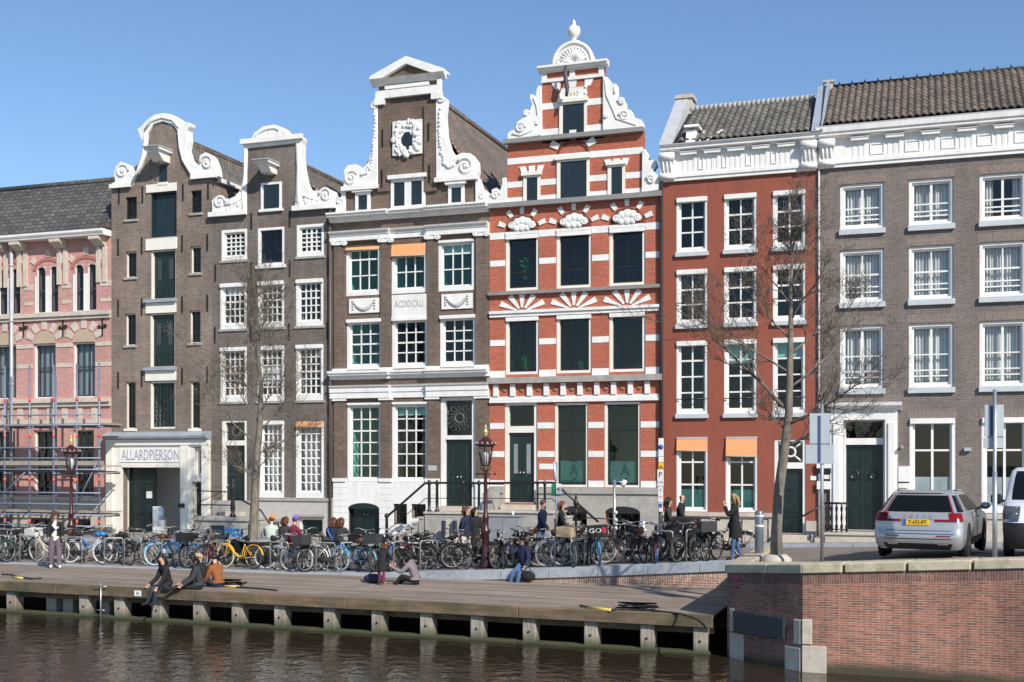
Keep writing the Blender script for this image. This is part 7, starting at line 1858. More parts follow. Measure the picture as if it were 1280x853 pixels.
def person(loc, yaw, label, pose, top, trou, shoe, hair, style='short', height=1.72, hat=None, coat=0.0, sit=None, skin=0, inner=None, wide=1.0, group=None):
    P = dict(DEF); P.update(pose); s_ = height/1.75
    r = empty('person', loc, label, 'person', group); r.rotation_euler.z = R(yaw)
    V = []; E = []; RD = []; ZN = {}
    def vert(p, rx, ry=None): V.append(p); RD.append((rx, ry or rx)); return len(V)-1
    def edge(a, b, z): E.append((a, b)); ZN[(a, b)] = z
    legs = {}
    for sd_, k in ((1, 'L'), (-1, 'R')):
        hf, kf = R(P['hip'+k]), R(P['knee'+k]); sp = R(P['spread'])
        d1 = rotY(Vector((0, sd_*math.sin(sp)*.5, -1)), -hf).normalized(); d2 = rotY(Vector((0, sd_*math.sin(sp)*.15, -1)), -(hf-kf)).normalized()
        hp = Vector((0, sd_*.088, -.03)); kn = hp+d1*.42; an = kn+d2*.42
        ft = rotY(Vector((1, sd_*.15, -.22)), -(hf-kf)*.75 if abs(hf-kf) > .5 else 0).normalized(); legs[k] = (hp, kn, an, an+ft*.17)
    lowest = min(min(l[2].z-.07, l[3].z-.035) for l in legs.values())
    base = -lowest if sit is None else sit/s_+.10
    O = Vector((0, 0, base))
    ln = R(P['lean']); up = rotY(Vector((0, 0, 1)), ln)
    pel = vert(O, .125*wide, .105); wa = vert(O+up*.17, .118*wide, .10); ch = vert(O+up*.36+Vector((.01, 0, 0)), .140*wide, .115); nb = vert(O+up*.50, .075); 
    ndv = rotY(up, R(P['nod'])); nk = vert(O+up*.555+ndv*.0, .050); jaw = vert(O+up*.57+ndv*.06, .066); cr = vert(O+up*.57+ndv*.145, .086); tp = vert(O+up*.57+ndv*.215, .055)
    edge(pel, wa, 1); edge(wa, ch, 1); edge(ch, nb, 1); edge(nb, nk, 0); edge(nk, jaw, 0); edge(jaw, cr, 0); edge(cr, tp, 0)
    hands = []
    for sd_, k in ((1, 'L'), (-1, 'R')):
        sh = vert(O+up*.455+Vector((0, sd_*.165*wide, 0)), .066); edge(ch, sh, 1)
        sa, ea, ab = R(P['sh'+k]), R(P['el'+k]), R(P['ab'+k])
        d1 = rotY(Vector((0, sd_*math.sin(ab), -math.cos(ab))), -(sa-ln*.3)); d2 = rotY(Vector((0, sd_*math.sin(ab)*(.3 if ea < 1 else -.5), -1)).normalized(), -(sa+ea-ln*.3))
        p1 = V[sh]+d1*.285; p2 = p1+d2*.245; p3 = p2+d2*.075
        e_ = vert(p1, .050); w_ = vert(p2, .036); h_ = vert(p3, .034, .026); edge(sh, e_, 1); edge(e_, w_, 1); edge(w_, h_, 0); hands.append((p3, d2, sd_))
        hp, kn, an, to = [O+q for q in legs[k]]
        lw = P.get('legw', 1); a_ = vert(hp, .088*wide*(.7+.3*lw)); b_ = vert(kn, .060*wide*lw); c_ = vert(an, .044*wide*lw); d_ = vert(to, .034, .038)
        edge(pel, a_, 2); edge(a_, b_, 2); edge(b_, c_, 2); edge(c_, d_, 3)
    me = bpy.data.meshes.new('sk'); me.from_pydata([v*s_ for v in V], E, []); ob = bpy.data.objects.new('sk', me); COL.objects.link(ob)
    ob.modifiers.new('skin', 'SKIN').use_smooth_shade = True
    for i, (a, b_) in enumerate(RD): me.skin_vertices[0].data[i].radius = (a*s_, b_*s_)
    for i in range(len(V)): me.skin_vertices[0].data[i].use_root = (i == 0)
    sb = ob.modifiers.new('sub', 'SUBSURF'); sb.levels = 1; sb.render_levels = 1
    dg = bpy.context.evaluated_depsgraph_get(); ev = bpy.data.meshes.new_from_object(ob.evaluated_get(dg)); bpy.data.objects.remove(ob)
    segs = [(V[a]*s_, V[b_]*s_, ZN[(a, b_)], (RD[a][0]+RD[b_][0])*.5*s_) for a, b_ in E]
    def zone(c):
        best = 9; z = 1
        for a, b_, zz, rr in segs:
            ab_ = b_-a; t_ = min(max((c-a).dot(ab_)/max(ab_.dot(ab_), 1e-9), 0), 1); d_ = (c-a-ab_*t_).length-rr*.6
            if d_ < best: best = d_; z = zz
        return z
    B = MB(); jk = MB(); vs = [v.co.copy() for v in ev.vertices]; nrm_ = [v.normal.copy() for v in ev.vertices]
    zs = []
    for f in ev.polygons:
        z = zone(Vector(f.center)); zs.append(z)
    B.v = [tuple(v) for v in vs]
    for f, z in zip(ev.polygons, zs): B.f.append(tuple(f.vertices)); B.m.append(z); B.sm.append(True)
    used = {}; 
    for f, z in zip(ev.polygons, zs):
        if z == 1:
            idx = []
            for i in f.vertices:
                if i not in used: used[i] = len(jk.v); jk.v.append(tuple(vs[i]+nrm_[i]*.016*s_))
                idx.append(used[i])
            jk.f.append(tuple(idx)); jk.m.append(0); jk.sm.append(True)
    bpy.data.meshes.remove(ev)
    # hands: four fingers and a thumb, slightly curled
    for p3, d2, sd_ in hands:
        p3 = p3*s_; fw = rotY(d2, -.5).normalized(); side = d2.cross(Vector((0, 1, 0))); side = side.normalized() if side.length > .1 else Vector((1, 0, 0))
        for k in range(4):
            o = p3+side*(.024-.016*k)*s_+d2*.01*s_; l = (.065, .075, .07, .055)[k]*s_
            B.tube([o, o+d2*l*.5, o+d2*l*.5+fw*l*.3, o+d2*l*.45+fw*l*.62+Vector((0, -sd_*.012, 0))], [.0095*s_, .009*s_, .0085*s_, .006*s_], 5, 0)
        o = p3+side*.028*s_-d2*.02*s_; B.tube([o, o+side*.03*s_+d2*.02*s_, o+side*.034*s_+d2*.055*s_], [.011*s_, .010*s_, .007*s_], 5, 0)
    # face
    hd = V[cr]*s_; j = V[jaw]*s_; tn = R(P['turn']); fwd = rotY(Vector((math.cos(tn), math.sin(tn), 0)), ln+R(P['nod'])); upv = ndv; sdv = upv.cross(fwd).normalized()
    mid = hd*.62+j*.38
    B.ball(mid+fwd*.078*s_, .013*s_, .012*s_, .022*s_, 6, 5, 0); B.ball(mid-upv*.042*s_+fwd*.064*s_, .012*s_, .022*s_, .008*s_, 6, 4, 4)
    for q in (-1, 1): B.ball(mid+sdv*q*.080*s_+upv*.005*s_, .014*s_, .009*s_, .026*s_, 6, 4, 0)
    tm = cloth(top, CL[top]); bd = B.build('body', [SKIN[skin], cloth(inner, CL[inner]) if inner else tm, cloth(trou, CL[trou]), cloth('shoe_'+shoe, CL[shoe]), plain('lip', (.35, .12, .10), .5)], r, org=(0, 0, 0))
    eb = MB()
    for q in (-1, 1): MB().ball(mid+sdv*q*.030*s_+upv*.022*s_+fwd*.070*s_, .010*s_, n=6, m=4).build('eye', eyem, bd, org=(0, 0, 0))
    # jacket or coat with a hem
    if coat:
        n = 14; rings = []
        fl = (legs['L'][1]+legs['R'][1])*.5-Vector((0, 0, -.03)); fl = fl.normalized() if sit is not None else Vector((fl.x*.4, 0, -1)).normalized()
        for t_, rx, ry in ((0, .135, .165), (.45, .145, .178), (1, .16, .19)):
            c = (O+up*.10*(1-t_)+fl*coat*t_)*s_; 
            for k in range(n): an = 2*math.pi*k/n; rings.append(c+Vector((rx*math.cos(an)*s_*wide, ry*math.sin(an)*s_*wide, 0)))
        fs = [(i*n+k, i*n+(k+1) % n, (i+1)*n+(k+1) % n, (i+1)*n+k) for i in range(2) for k in range(n)]
        jk.add(rings, [f[::-1] for f in fs], 0, True)
    # collar
    c = V[nb]*s_; jk.lathe(c-Vector((0, 0, .02*s_)), [(.088*s_, 0), (.075*s_, .05*s_), (.068*s_, .06*s_)], 10)
    if inner:   # open front: drop the centre front faces
        keep = []
        for f in jk.f:
            c = sum((Vector(jk.v[i]) for i in f), Vector())/len(f); keep.append(not (c.x > O.x+.06*s_ and abs(c.y) < .055*s_ and c.z > O.z*s_-.1))
        jk.f = [f for f, k in zip(jk.f, keep) if k]; jk.m = jk.m[:len(jk.f)]; jk.sm = jk.sm[:len(jk.f)]
    jk.build('jacket', tm, r, org=(0, 0, 0))
    hm = MB(); rg = random.Random(len(label))
    if style != 'bald':
        bk_ = hd-fwd*.022*s_+upv*.022*s_
        vs0 = len(hm.v); hm.ball(bk_, .098*s_, .096*s_, .098*s_, 10, 7)
        # cut the hairline away from the face
        hm.v = [tuple(Vector(v)-fwd*max(0, (Vector(v)-hd).dot(fwd)-.045*s_)*1.0 if (Vector(v)-hd).dot(upv) < .055*s_ else Vector(v)) for v in hm.v]
        if style == 'curly':
            for i in range(46):
                d_ = Vector((rg.gauss(0, 1), rg.gauss(0, 1), rg.gauss(.3, .8))).normalized()
                if d_.dot(fwd) > .55 and d_.dot(upv) < .5: continue
                hm.ball(hd-fwd*.02*s_+d_*.098*s_, .034*s_, n=6, m=4)
        if style in ('long', 'mid'):
            L_ = .30 if style == 'long' else .16
            for q in (-.07, -.035, 0, .035, .07):
                a = bk_-fwd*.045*s_+sdv*q*s_; hm.tube([a+upv*.03*s_, a-fwd*.035*s_-upv*.06*s_, a-fwd*.045*s_-upv*(.12+L_*.3)*s_, a-fwd*.02*s_-Vector((0, 0, (.12+L_*.75)*s_))], [.05*s_, .052*s_, .045*s_, .018*s_], 6)
            for q in (-1, 1): a = hd+sdv*q*.078*s_; hm.tube([a+upv*.04*s_-fwd*.02*s_, a-upv*.05*s_-fwd*.01*s_+sdv*q*.012*s_, a-upv*(.08+L_*.4)*s_], [.035*s_, .034*s_, .015*s_], 6)
        if style == 'beard': hm.tube([j+fwd*.045*s_+sdv*.05*s_, j+fwd*.07*s_-upv*.018*s_, j+fwd*.045*s_-sdv*.05*s_], .022*s_, 6)
        hm.build('hair', hairmat(hair), r, org=(0, 0, 0))
    elif hair:
        for q in (-1, 1): hm.ball(hd+sdv*q*.062*s_-fwd*.03*s_, .045*s_, .04*s_, .05*s_, 7, 5)
        hm.build('hair', hairmat(hair), r, org=(0, 0, 0))
    if hat:
        c = hd-fwd*.012*s_+upv*.035*s_; MB().ball(c+upv*.025*s_, .104*s_, .102*s_, .092*s_, 12, 8).ball(c+upv*.125*s_, .028*s_, n=7, m=5).build('beanie', cloth(hat, CL[hat]), r, org=(0, 0, 0))
    return r
SITG = dict(lean=10, hipL=88, hipR=84, kneeL=80, kneeR=84, shL=30, shR=32, elL=60, elR=55, spread=14)
d_ = dp(69, 710.5, -.45)
person(d_, -48, 'person in black jacket, white top and purple-grey trousers standing on the jetty', dict(nod=22, shL=8, shR=8, elL=52, elR=46, lean=2, turn=-10, hipL=3, hipR=-3, abL=4, abR=4, legw=1.5), 'black', 'purple grey', 'white', 'brown', 'curly', 1.70, inner='white', wide=1.08)
def edgeseat(x, back):   # on the deck, sitting by its front edge
    X = pxX(x, -12); return Vector((X, jf(X)+back, -.45))
person(edgeseat(211, .22), -122, 'long haired woman in black sitting on the jetty edge, legs over the water', dict(lean=16, hipL=88, hipR=84, kneeL=84, kneeR=70, shL=22, shR=26, elL=22, elR=30, turn=50, nod=6, spread=16, abL=4, abR=4), 'black', 'dark jeans', 'black', 'black', 'long', 1.68, sit=.0, coat=.05)
person(edgeseat(238, 1.0), 195, 'person with fair curly hair and black top sitting on the jetty behind the group', dict(lean=18, hipL=105, hipR=100, kneeL=125, kneeR=120, shL=30, shR=26, elL=32, elR=30, nod=15, spread=30), 'black', 'dark jeans', 'black', 'fair', 'curly', 1.68, sit=.0)
person(edgeseat(250, .30), 218, 'person with black hair and charcoal jacket sitting on the jetty edge with outstretched legs', dict(lean=14, hipL=92, hipR=96, kneeL=8, kneeR=26, shL=28, shR=25, elL=34, elR=40, nod=14, spread=10), 'charcoal', 'black', 'black', 'black', 'mid', 1.74, sit=.0, coat=.06)
person(edgeseat(257, .9), 160, 'person in rust brown jacket sitting on the jetty right behind the charcoal jacket', dict(lean=18, hipL=105, hipR=105, kneeL=125, kneeR=125, shL=24, shR=24, elL=30, elR=30, spread=30), 'brown', 'dark jeans', 'black', 'black', 'short', 1.66, sit=.0, coat=.05)
yb_ = -4.7
pa = at(352, yb_+.15); tag(MB().box(pa.x-.75, pa.x+.65, pa.y-.18, pa.y+.25, pa.z+.38, pa.z+.43).box(pa.x-.6, pa.x-.5, pa.y-.12, pa.y+.2, pa.z-.1, pa.z+.378).box(pa.x+.4, pa.x+.5, pa.y-.12, pa.y+.2, pa.z-.1, pa.z+.378).build('wooden_bench', beamwood, None, org=pa), 'low wooden bench under the three people in hats and coats', 'bench')
pa = at(420, yb_+.15); tag(MB().box(pa.x-.55, pa.x+.55, pa.y-.18, pa.y+.25, pa.z+.38, pa.z+.43).box(pa.x-.45, pa.x-.35, pa.y-.12, pa.y+.2, pa.z-.1, pa.z+.378).box(pa.x+.35, pa.x+.45, pa.y-.12, pa.y+.2, pa.z-.1, pa.z+.378).build('wooden_bench', beamwood, None, org=pa), 'low wooden bench under the two long haired people seen from behind', 'bench')
for x, yw, l, t_, hr, st, hat, ct, w_ in ((338, 100, 'person in pale green puffer coat and bright orange beanie seen from behind', 'pale green', 'brown', 'short', 'orange', .16, 1.22), (354, 80, 'person with brown hair and charcoal coat sitting between the orange and purple beanies', 'charcoal', 'auburn', 'mid', None, .12, 1.15), (365, 70, 'person in maroon jacket and purple beanie seen from behind', 'maroon', 'brown', 'short', 'purple', .10, 1.05),
        (415, 95, 'long haired person in navy jacket with bright blue strap seen from behind', 'navy', 'auburn', 'long', None, .08, 1.05), (424, 85, 'long haired person in charcoal coat before the edge of the white house base', 'charcoal', 'auburn', 'long', None, .10, 1.1)):
    q = person(at(x, yb_), yw, l, dict(SITG, nod=8), t_, 'dark jeans', 'black', hr, st, 1.70, hat=hat, coat=ct, sit=.44, wide=w_)
    if x == 415: MB().tube([(.10, .17, 1.02), (-.13, .08, .90), (-.15, -.10, .62)], .018, 5).build('strap', plain('strap_blue', (.08, .22, .75), .6), q, org=(0, 0, 0))
person(dp(477, 731.5, -.45), 95, 'small figure in long black coat and pink-orange boots bending toward the bicycles', dict(lean=28, nod=25, shL=40, shR=35, elL=40, elR=40), 'black', 'maroon', 'pink', 'auburn', 'mid', 1.12, coat=.34, wide=1.1)
person(dp(521, 731, -.45), 186, 'person in mauve jacket sitting knees up on the jetty looking at a phone', dict(lean=22, hipL=112, hipR=96, kneeL=78, kneeR=52, shL=50, shR=48, elL=75, elR=78, nod=28, spread=10), 'mauve', 'black', 'black', 'black', 'mid', 1.72, sit=.02, coat=.06, wide=1.05)
person(at(583, -5.5), -18, 'person in navy jacket and white trousers carrying a pink bag beside a woman in black', dict(hipL=16, hipR=-12, kneeL=8, kneeR=18, shL=12, elL=25, shR=-8, elR=10, abR=14), 'navy', 'white', 'black', 'auburn', 'mid', 1.66, coat=.06, wide=1.1)
person(at(594, -5.35), -40, 'woman in black coat with dark hair walking left of the street lamp', dict(hipL=-8, hipR=14, kneeL=16, kneeR=6, elL=35, turn=20), 'black', 'black', 'black', 'black', 'long', 1.62, coat=.30)
pc = at(571, -5.7); b = MB(); b.lathe(pc+Vector((0, 0, .42)), [(.10, 0), (.20, .04), (.23, .22), (.19, .42), (.13, .46)], 12); b.tube([pc+Vector((-.10, 0, .86)), pc+Vector((-.05, 0, 1.0)), pc+Vector((.05, 0, 1.0)), pc+Vector((.10, 0, .86))], .012, 5)
tag(b.build('shopping_bag', plain('pale_pink_bag', (.62, .47, .42), .7, var=.12), None, org=pc), 'pale pink and white shopping bag held by the person in navy', 'bag')
Xs = pxX(655, -7.3); person(Vector((Xs, -7.28, gz(Xs, -7.35)+.02)), -108, 'man in navy sweater sitting on the bluestone coping, hand at his face', dict(lean=10, hipL=72, hipR=66, kneeL=52, kneeR=56, shL=10, elL=40, shR=62, elR=118, abL=14, nod=4, turn=-40, spread=12), 'navy', 'jeans', 'white', 'black', 'short', 1.74, sit=.0, skin=1)
pc = dp(645, 733, -.455); tag(MB().ball((pc.x, 0, .17), .21, .10, .15, 10, 7).tube([(pc.x-.1, 0, .32), (pc.x, 0, .42), (pc.x+.1, 0, .32)], .014, 5).build('black_bag', cloth('bag_black', CL['black']), None, org=(pc.x, 0, 0)), 'black bag leaning on the quay wall beside the seated man', 'bag')
bpy.data.objects['black_bag'].location = (pc.x, -7.66, -.455)
pc = dp(468, 729, -.455); tag(MB().ball(pc+Vector((0, 0, .12)), .32, .16, .13, 10, 6).tube([pc+Vector((-.2, 0, .2)), pc+Vector((0, .05, .34)), pc+Vector((.2, 0, .2))], .015, 5).build('duffel_bag', cloth('bag_navy', (.02, .03, .06)), None, org=pc), 'dark blue bag lying on the jetty beside the figure in the long black coat', 'bag')
WK = dict(hipL=22, hipR=-16, kneeL=8, kneeR=24, shL=-14, shR=20, elL=18, elR=26, lean=4)
person(at(677, -4.9), -4, 'bearded man in navy sweater and light jeans walking right past the bicycles', dict(WK), 'navy', 'light jeans', 'white', 'brown', 'beard', 1.76, coat=.06, wide=1.08)
person(at(701, -4.7), 4, 'walker in open black coat with brown hair behind the thin sign post', dict(WK, hipL=-14, hipR=20, kneeL=20, kneeR=8), 'black', 'black', 'black', 'auburn', 'mid', 1.68, coat=.26, inner='white')
person(at(834, -4.6), 6, 'walker with dark tied hair, brown jacket and jeans following the bald man', dict(WK), 'dark brown', 'jeans', 'black', 'black', 'mid', 1.68, coat=.12, wide=1.08)
person(at(850, -4.5), 0, 'bald man in black jacket walking right in front of the red house', dict(WK, hipL=-12, hipR=18, kneeL=18, kneeR=8), 'black', 'black', 'black', 'auburn', 'bald', 1.74, coat=.08, wide=1.12)
person(at(919, -7.0), 196, 'blond woman in long black coat with a phone at her face', dict(hipL=8, hipR=-6, kneeL=3, kneeR=10, shL=44, elL=118, shR=6, elR=16, nod=12, lean=2), 'black', 'jeans', 'black', 'blond', 'long', 1.70, coat=.34, wide=1.08)
# ================================================================== leafless trees
def barkmat(name, c1, c2):
    m, t, bs = _nt(name); bs.inputs['Roughness'].default_value = .9
    n = _noise(t, _pos(t, 3, 3, 1.2), 3.5, 6, .7); n2 = _noise(t, _pos(t), 1.4, 3)
    c = _mix(t, _range(t, n, 0, 1, .35, .65), c1, c2); c = _mul(t, c, _range(t, n2, .8, 1.2))
    t.links.new(c, bs.inputs['Base Color']); _bump(t, bs, n, .6, .02); return m
bark = barkmat('grey_bark', (.23, .20, .155), (.12, .10, .08)); twigm = barkmat('twig_bark', (.17, .135, .10), (.11, .085, .065))
def tree(x, Y, label, trunk, hs, limbs, seed, gen=3, base_r=.17, spread=1.0):
    trunk = [(a, b, c*hs) for a, b, c in trunk]; limbs = [(z*hs, d, L, rr*.68) for z, d, L, rr in limbs]
    rg = random.Random(seed); p = at(x, Y); r = empty('bare_tree', p, label, 'tree', 'leafless street trees')
    tp = [p+Vector(q) for q in trunk]; n = len(tp)
    MB().tube([p-Vector((0, 0, .2))]+tp[1:], [base_r*1.3]+[base_r*(1-.84*(i/(n-1))**1.5) for i in range(1, n)], 10).build('trunk', bark, r)
    br_ = MB(); tw = MB()
    def grow(mb, a, d, L, r0, g):
        k = max(3, int(L/.22)); pts = [a]; rs = [r0]; d = d.normalized(); cur = a
        for i in range(k):
            d = (d+Vector((rg.gauss(0, .10), rg.gauss(0, .10), rg.gauss(.035, .07)))).normalized(); cur = cur+d*(L/k)
            pts.append(cur); rs.append(max(r0*(1-.82*(i+1)/k), .0028))
        mb.tube(pts, rs, 5 if g > 1 else 4)
        if g > 0:
            nb = {3: 12, 2: 8, 1: 5}[min(g, 3)]
            for j in range(nb):
                t_ = rg.uniform(.18, .98); i = min(int(t_*k), k-1); q = pts[i].lerp(pts[i+1], t_*k-i)
                ax = Vector((rg.gauss(0, 1), rg.gauss(0, .8), rg.gauss(.25, .5))); ax = (ax-d*ax.dot(d)).normalized()
                nd = (pts[i+1]-pts[i]).normalized()*rg.uniform(.55, 1.0)+ax*rg.uniform(.45, .9)
                grow(tw if g < 3 else br_, q, nd, L*rg.uniform(.32, .58), max(rs[i]*.55, .004), g-1)
    for zf, (dx, dy, dz), L, rr in limbs:
        # point on the trunk at height zf
        for i in range(n-1):
            if trunk[i][2] <= zf <= trunk[i+1][2]:
                t_ = (zf-trunk[i][2])/(trunk[i+1][2]-trunk[i][2]); q = tp[i].lerp(tp[i+1], t_)
        grow(br_, q, Vector((dx, dy, dz)), L*spread, rr, gen)
    c = br_.build('branch', bark, r); tw.build('twigs', twigm, c)
L1 = [(2.9, (-.9, .1, .35), 1.5, .035), (3.1, (.8, -.3, .4), 1.3, .03), (3.6, (.9, .2, .45), 1.8, .045), (3.9, (-1, -.2, .55), 2.3, .05), (4.4, (.8, .3, .8), 2.2, .05), (4.6, (-.7, .3, .9), 2.3, .05), (5.0, (.9, -.2, .8), 1.9, .04), (5.4, (-.8, 0, .8), 2.2, .04), (5.9, (.5, .2, 1), 1.9, .04), (6.3, (-.6, .1, .9), 1.8, .035), (6.9, (.4, -.1, 1), 2.0, .035), (7.3, (-.4, .2, 1), 1.9, .03), (7.8, (.15, 0, 1), 2.0, .03), (8.0, (-.3, -.1, 1), 1.7, .03)]
tree(318, -6.0, 'leafless tree with pale trunk rising from the round bench in front of the brown houses', [(0, 0, 0), (-.05, 0, .9), (.02, 0, 2.2), (.08, 0, 3.4), (.16, .05, 4.6), (.20, .05, 5.8), (.12, 0, 7.0), (.18, 0, 8.4)], .93, L1, 11, base_r=.145)
p = at(970.5, -11.6)
L2 = [(3.3, (.8, .2, .45), 1.7, .05), (3.7, (-.6, .1, .8), 1.2, .03), (4.3, (-.95, .2, .8), 3.2, .07), (3.9, (1, -.2, .42), 2.4, .06), (4.9, (.8, .3, .8), 2.1, .05), (5.3, (-.9, -.2, .7), 2.2, .045), (5.8, (.9, .1, .8), 2.0, .045), (6.2, (-.7, .3, .9), 1.9, .04), (6.7, (.65, -.2, .9), 1.9, .04), (7.1, (-.5, 0, 1), 1.8, .035), (7.6, (.5, .1, 1), 1.7, .03), (8.1, (-.3, 0, 1), 1.7, .03), (8.4, (.2, 0, 1), 1.6, .03)]
tree(970.5, -11.6, 'slender leafless tree on the bridge corner in front of the red rendered house', [(0, 0, 0), (.0, 0, 1.0), (.06, 0, 2.2), (.18, 0, 3.3), (.26, .02, 4.2), (.28, .05, 5.4), (.30, .05, 6.6), (.30, 0, 7.6), (.36, 0, 8.8)], .80, L2, 23, base_r=.125, spread=.88)
pt = at(970.5, -11.6); tag(MB().lathe(pt, [(.34, -.1), (.32, .24), (.22, .32)], 12).build('tree_plinth', stoneL, None, org=pt), 'pale stone collar round the foot of the bridge tree', 'stone collar')
# ================================================================== vehicles
def car_shell(levels, n=40):
    """levels: (z, y_rear, y_front, half_width, corner_radius_rear, corner_radius_front[, bow]); returns rings of points, theta 0 at the rear centre going to +X"""
    rings = []
    for z, yr, yf, w, cr, cf, bow in levels:
        pts = []
        half = []
        # right half: rear centre -> rear corner -> side -> front corner -> front centre
        for i in range(5): t = i/5; x = (w-cr)*t; half.append((x, yr+bow*(x/w)**2*(1 if cr > 0 else 0)))
        yc = yr+bow*((w-cr)/w)**2
        for i in range(5): a = math.pi/2*i/5; half.append((w-cr+cr*math.sin(a), yc+cr*(1-math.cos(a))))
        ya, yb = yc+cr, yf-cf
        for i in range(8): t = i/8; half.append((w, ya+(yb-ya)*t))
        for i in range(5): a = math.pi/2*i/5; half.append((w-cf+cf*math.cos(a), yb+cf*math.sin(a)))
        for i in range(6): t = i/5; half.append(((w-cf)*(1-t), yf))
        full = half+[(-x, y) for x, y in half[-2:0:-1]]
        rings.append([Vector((x, y, z)) for x, y in full])
    return rings
def skin_rings(rings, rows, cols=None):
    b = MB(); n = len(rings[0]); vs = [p for r_ in rows for p in rings[r_]]; fs = []
    for i in range(len(rows)-1):
        for k in range(n):
            if cols and not cols(i, k): continue
            fs.append((i*n+k, i*n+(k+1) % n, (i+1)*n+(k+1) % n, (i+1)*n+k))
    us = sorted(set(i for f in fs for i in f)); mp = {i: j for j, i in enumerate(us)}
    b.add([vs[i] for i in us], [tuple(mp[i] for i in f) for f in fs], 0, True); return b
def patch(rings, pts, out, nseg=1):
    """surface patch from (ring index float, column float) corners pushed outward"""
    n = len(rings[0])
    def S(r_, k):
        i = min(int(r_), len(rings)-2); t = r_-i; k = k % n; j = int(k); u = k-j
        g = lambda q: rings[q][j].lerp(rings[q][(j+1) % n], u)
        return g(i).lerp(g(i+1), t)
    return S
silver = plain('silver_car_paint', (.47, .475, .475), .27, metal=.5, var=.02)
cglass = plain('tinted_car_glass', (.006, .008, .009), .05, var=0, spec=.3)
tail = plain('tail_lamp_red', (.20, .006, .010), .15, var=.1); tyr = plain('car_tyre', (.015, .015, .015), .85, var=.1); alloy = plain('alloy_rim', (.42, .42, .43), .3, metal=.8)
chrome = plain('car_chrome', (.7, .7, .7), .15, metal=1, var=0); trim = plain('black_car_trim', (.016, .016, .017), .55, var=.1)
def wheel(par, x, y, rr=.34, w_=.22):
    c = (x, y, rr); s_ = 1 if x > 0 else -1
    o = MB().lathe(c, [(rr*.62, -w_/2), (rr*.94, -w_/2), (rr, -w_/2+.03), (rr, w_/2-.03), (rr*.94, w_/2), (rr*.62, w_/2)], 26, axis='x').build('wheel', tyr, par, org=(0, 0, 0))
    b = MB(); xo = x+s_*(w_/2-.02)
    b.lathe((x, y, rr), [(rr*.64, s_*(w_/2-.01)), (rr*.58, s_*(w_/2-.05)), (.06, s_*(w_/2-.06))][::1], 20, axis='x')
    for k in range(10):
        a = k*math.pi/5; b.tube([(xo, y+.05*math.cos(a), rr+.05*math.sin(a)), (xo, y+rr*.6*math.cos(a), rr+rr*.6*math.sin(a))], [.028, .018], 5)
    b.build('rim', alloy, o, org=(0, 0, 0)); return o
# silver estate car, seen from behind
px_, Yc = 1150, -10.9
cx = pxX(1146.5, Yc); cp_ = Vector((cx, Yc, gz(cx, Yc+1)))
car = empty('estate_car', cp_, 'silver estate car with yellow number plate parked on the bridge, seen from behind', 'car'); car.rotation_euler.z = R(-8.5)
L = [(.20, .14, 4.62, .84, .20, .25, .03), (.30, .04, 4.72, .90, .20, .30, .04), (.44, .0, 4.76, .925, .20, .30, .05), (.52, .0, 4.76, .93, .20, .30, .05), (.60, .035, 4.75, .93, .20, .30, .05), (.70, .05, 4.72, .928, .20, .30, .05), (.80, .05, 4.66, .92, .20, .30, .05), (.88, .075, 4.50, .905, .20, .35, .05), (.97, .13, 3.65, .875, .19, .25, .05), (1.00, .17, 3.52, .855, .18, .22, .06), (1.12, .30, 3.20, .795, .17, .20, .07), (1.26, .46, 2.85, .725, .16, .18, .08), (1.35, .58, 2.58, .67, .15, .16, .08), (1.40, .62, 2.40, .64, .14, .14, .08), (1.435, .72, 2.25, .56, .14, .14, .08)]
rg_ = car_shell(L); n = len(rg_[0]); S = patch(rg_, None, 0)
rear_half = 3.6   # columns of the tailgate glass on each side of the centre
def isglass(i, k):
    r_ = i; kk = k if k < n/2 else k-n
    if not (9 <= i <= 11): return False
    a = abs(kk+.5)
    if a < 4.6: return True               # rear window
    if 7.0 < a < 18.5 and not (11.4 < a < 11.9): return True   # side windows
    if 20 < a: return True                # windscreen
    return False
rows = list(range(len(L)))
body = skin_rings(rg_, rows, lambda i, k: not isglass(i, k)); o_ = len(body.v); body.f.append(tuple(range(o_-n, o_))); body.m.append(0); body.sm.append(True)
bo = body.build('body', silver, car, org=(0, 0, 0))
skin_rings(rg_, rows, isglass).build('window_glass', cglass, bo, org=(0, 0, 0))
def spatch(name, mt, r0, r1, k0, k1, out=.008, par=None, nr=4, nk=6, skew=0):
    b = MB(); vs = []
    for i in range(nr+1):
        for k in range(nk+1):
            rr = r0+(r1-r0)*i/nr; kk = k0+(k1-k0)*k/nk+skew*i/nr
            p = S(rr, kk); e = .05; a_ = S(rr, kk+e)-S(rr, kk-e); c_ = S(min(rr+e, len(L)-1.01), kk)-S(max(rr-e, 0), kk); nn = a_.cross(c_)
            nn = nn.normalized() if nn.length > 1e-9 else Vector((0, -1, 0)); vs.append(p+nn*out)
    m1 = nk+1; b.add(vs, [(i*m1+k, i*m1+k+1, (i+1)*m1+k+1, (i+1)*m1+k) for i in range(nr) for k in range(nk)], 0, True)
    return b.build(name, mt, par or bo, org=(0, 0, 0))
for s_ in (1, -1):
    k_ = lambda a: a*s_
    spatch('tail_lamp', tail, 6.0, 8.3, k_(4.5), k_(8.8), .012); spatch('tail_lamp', tail, 8.3, 12.0, k_(5.05), k_(5.6), .012); spatch('tail_lamp', tail, 6.0, 6.6, k_(2.4), k_(4.5), .012)
    spatch('reflector', tail, 2.55, 2.85, k_(2.6), k_(4.6), .01); spatch('exhaust_trim', chrome, 1.05, 1.35, k_(2.9), k_(4.4), .008)
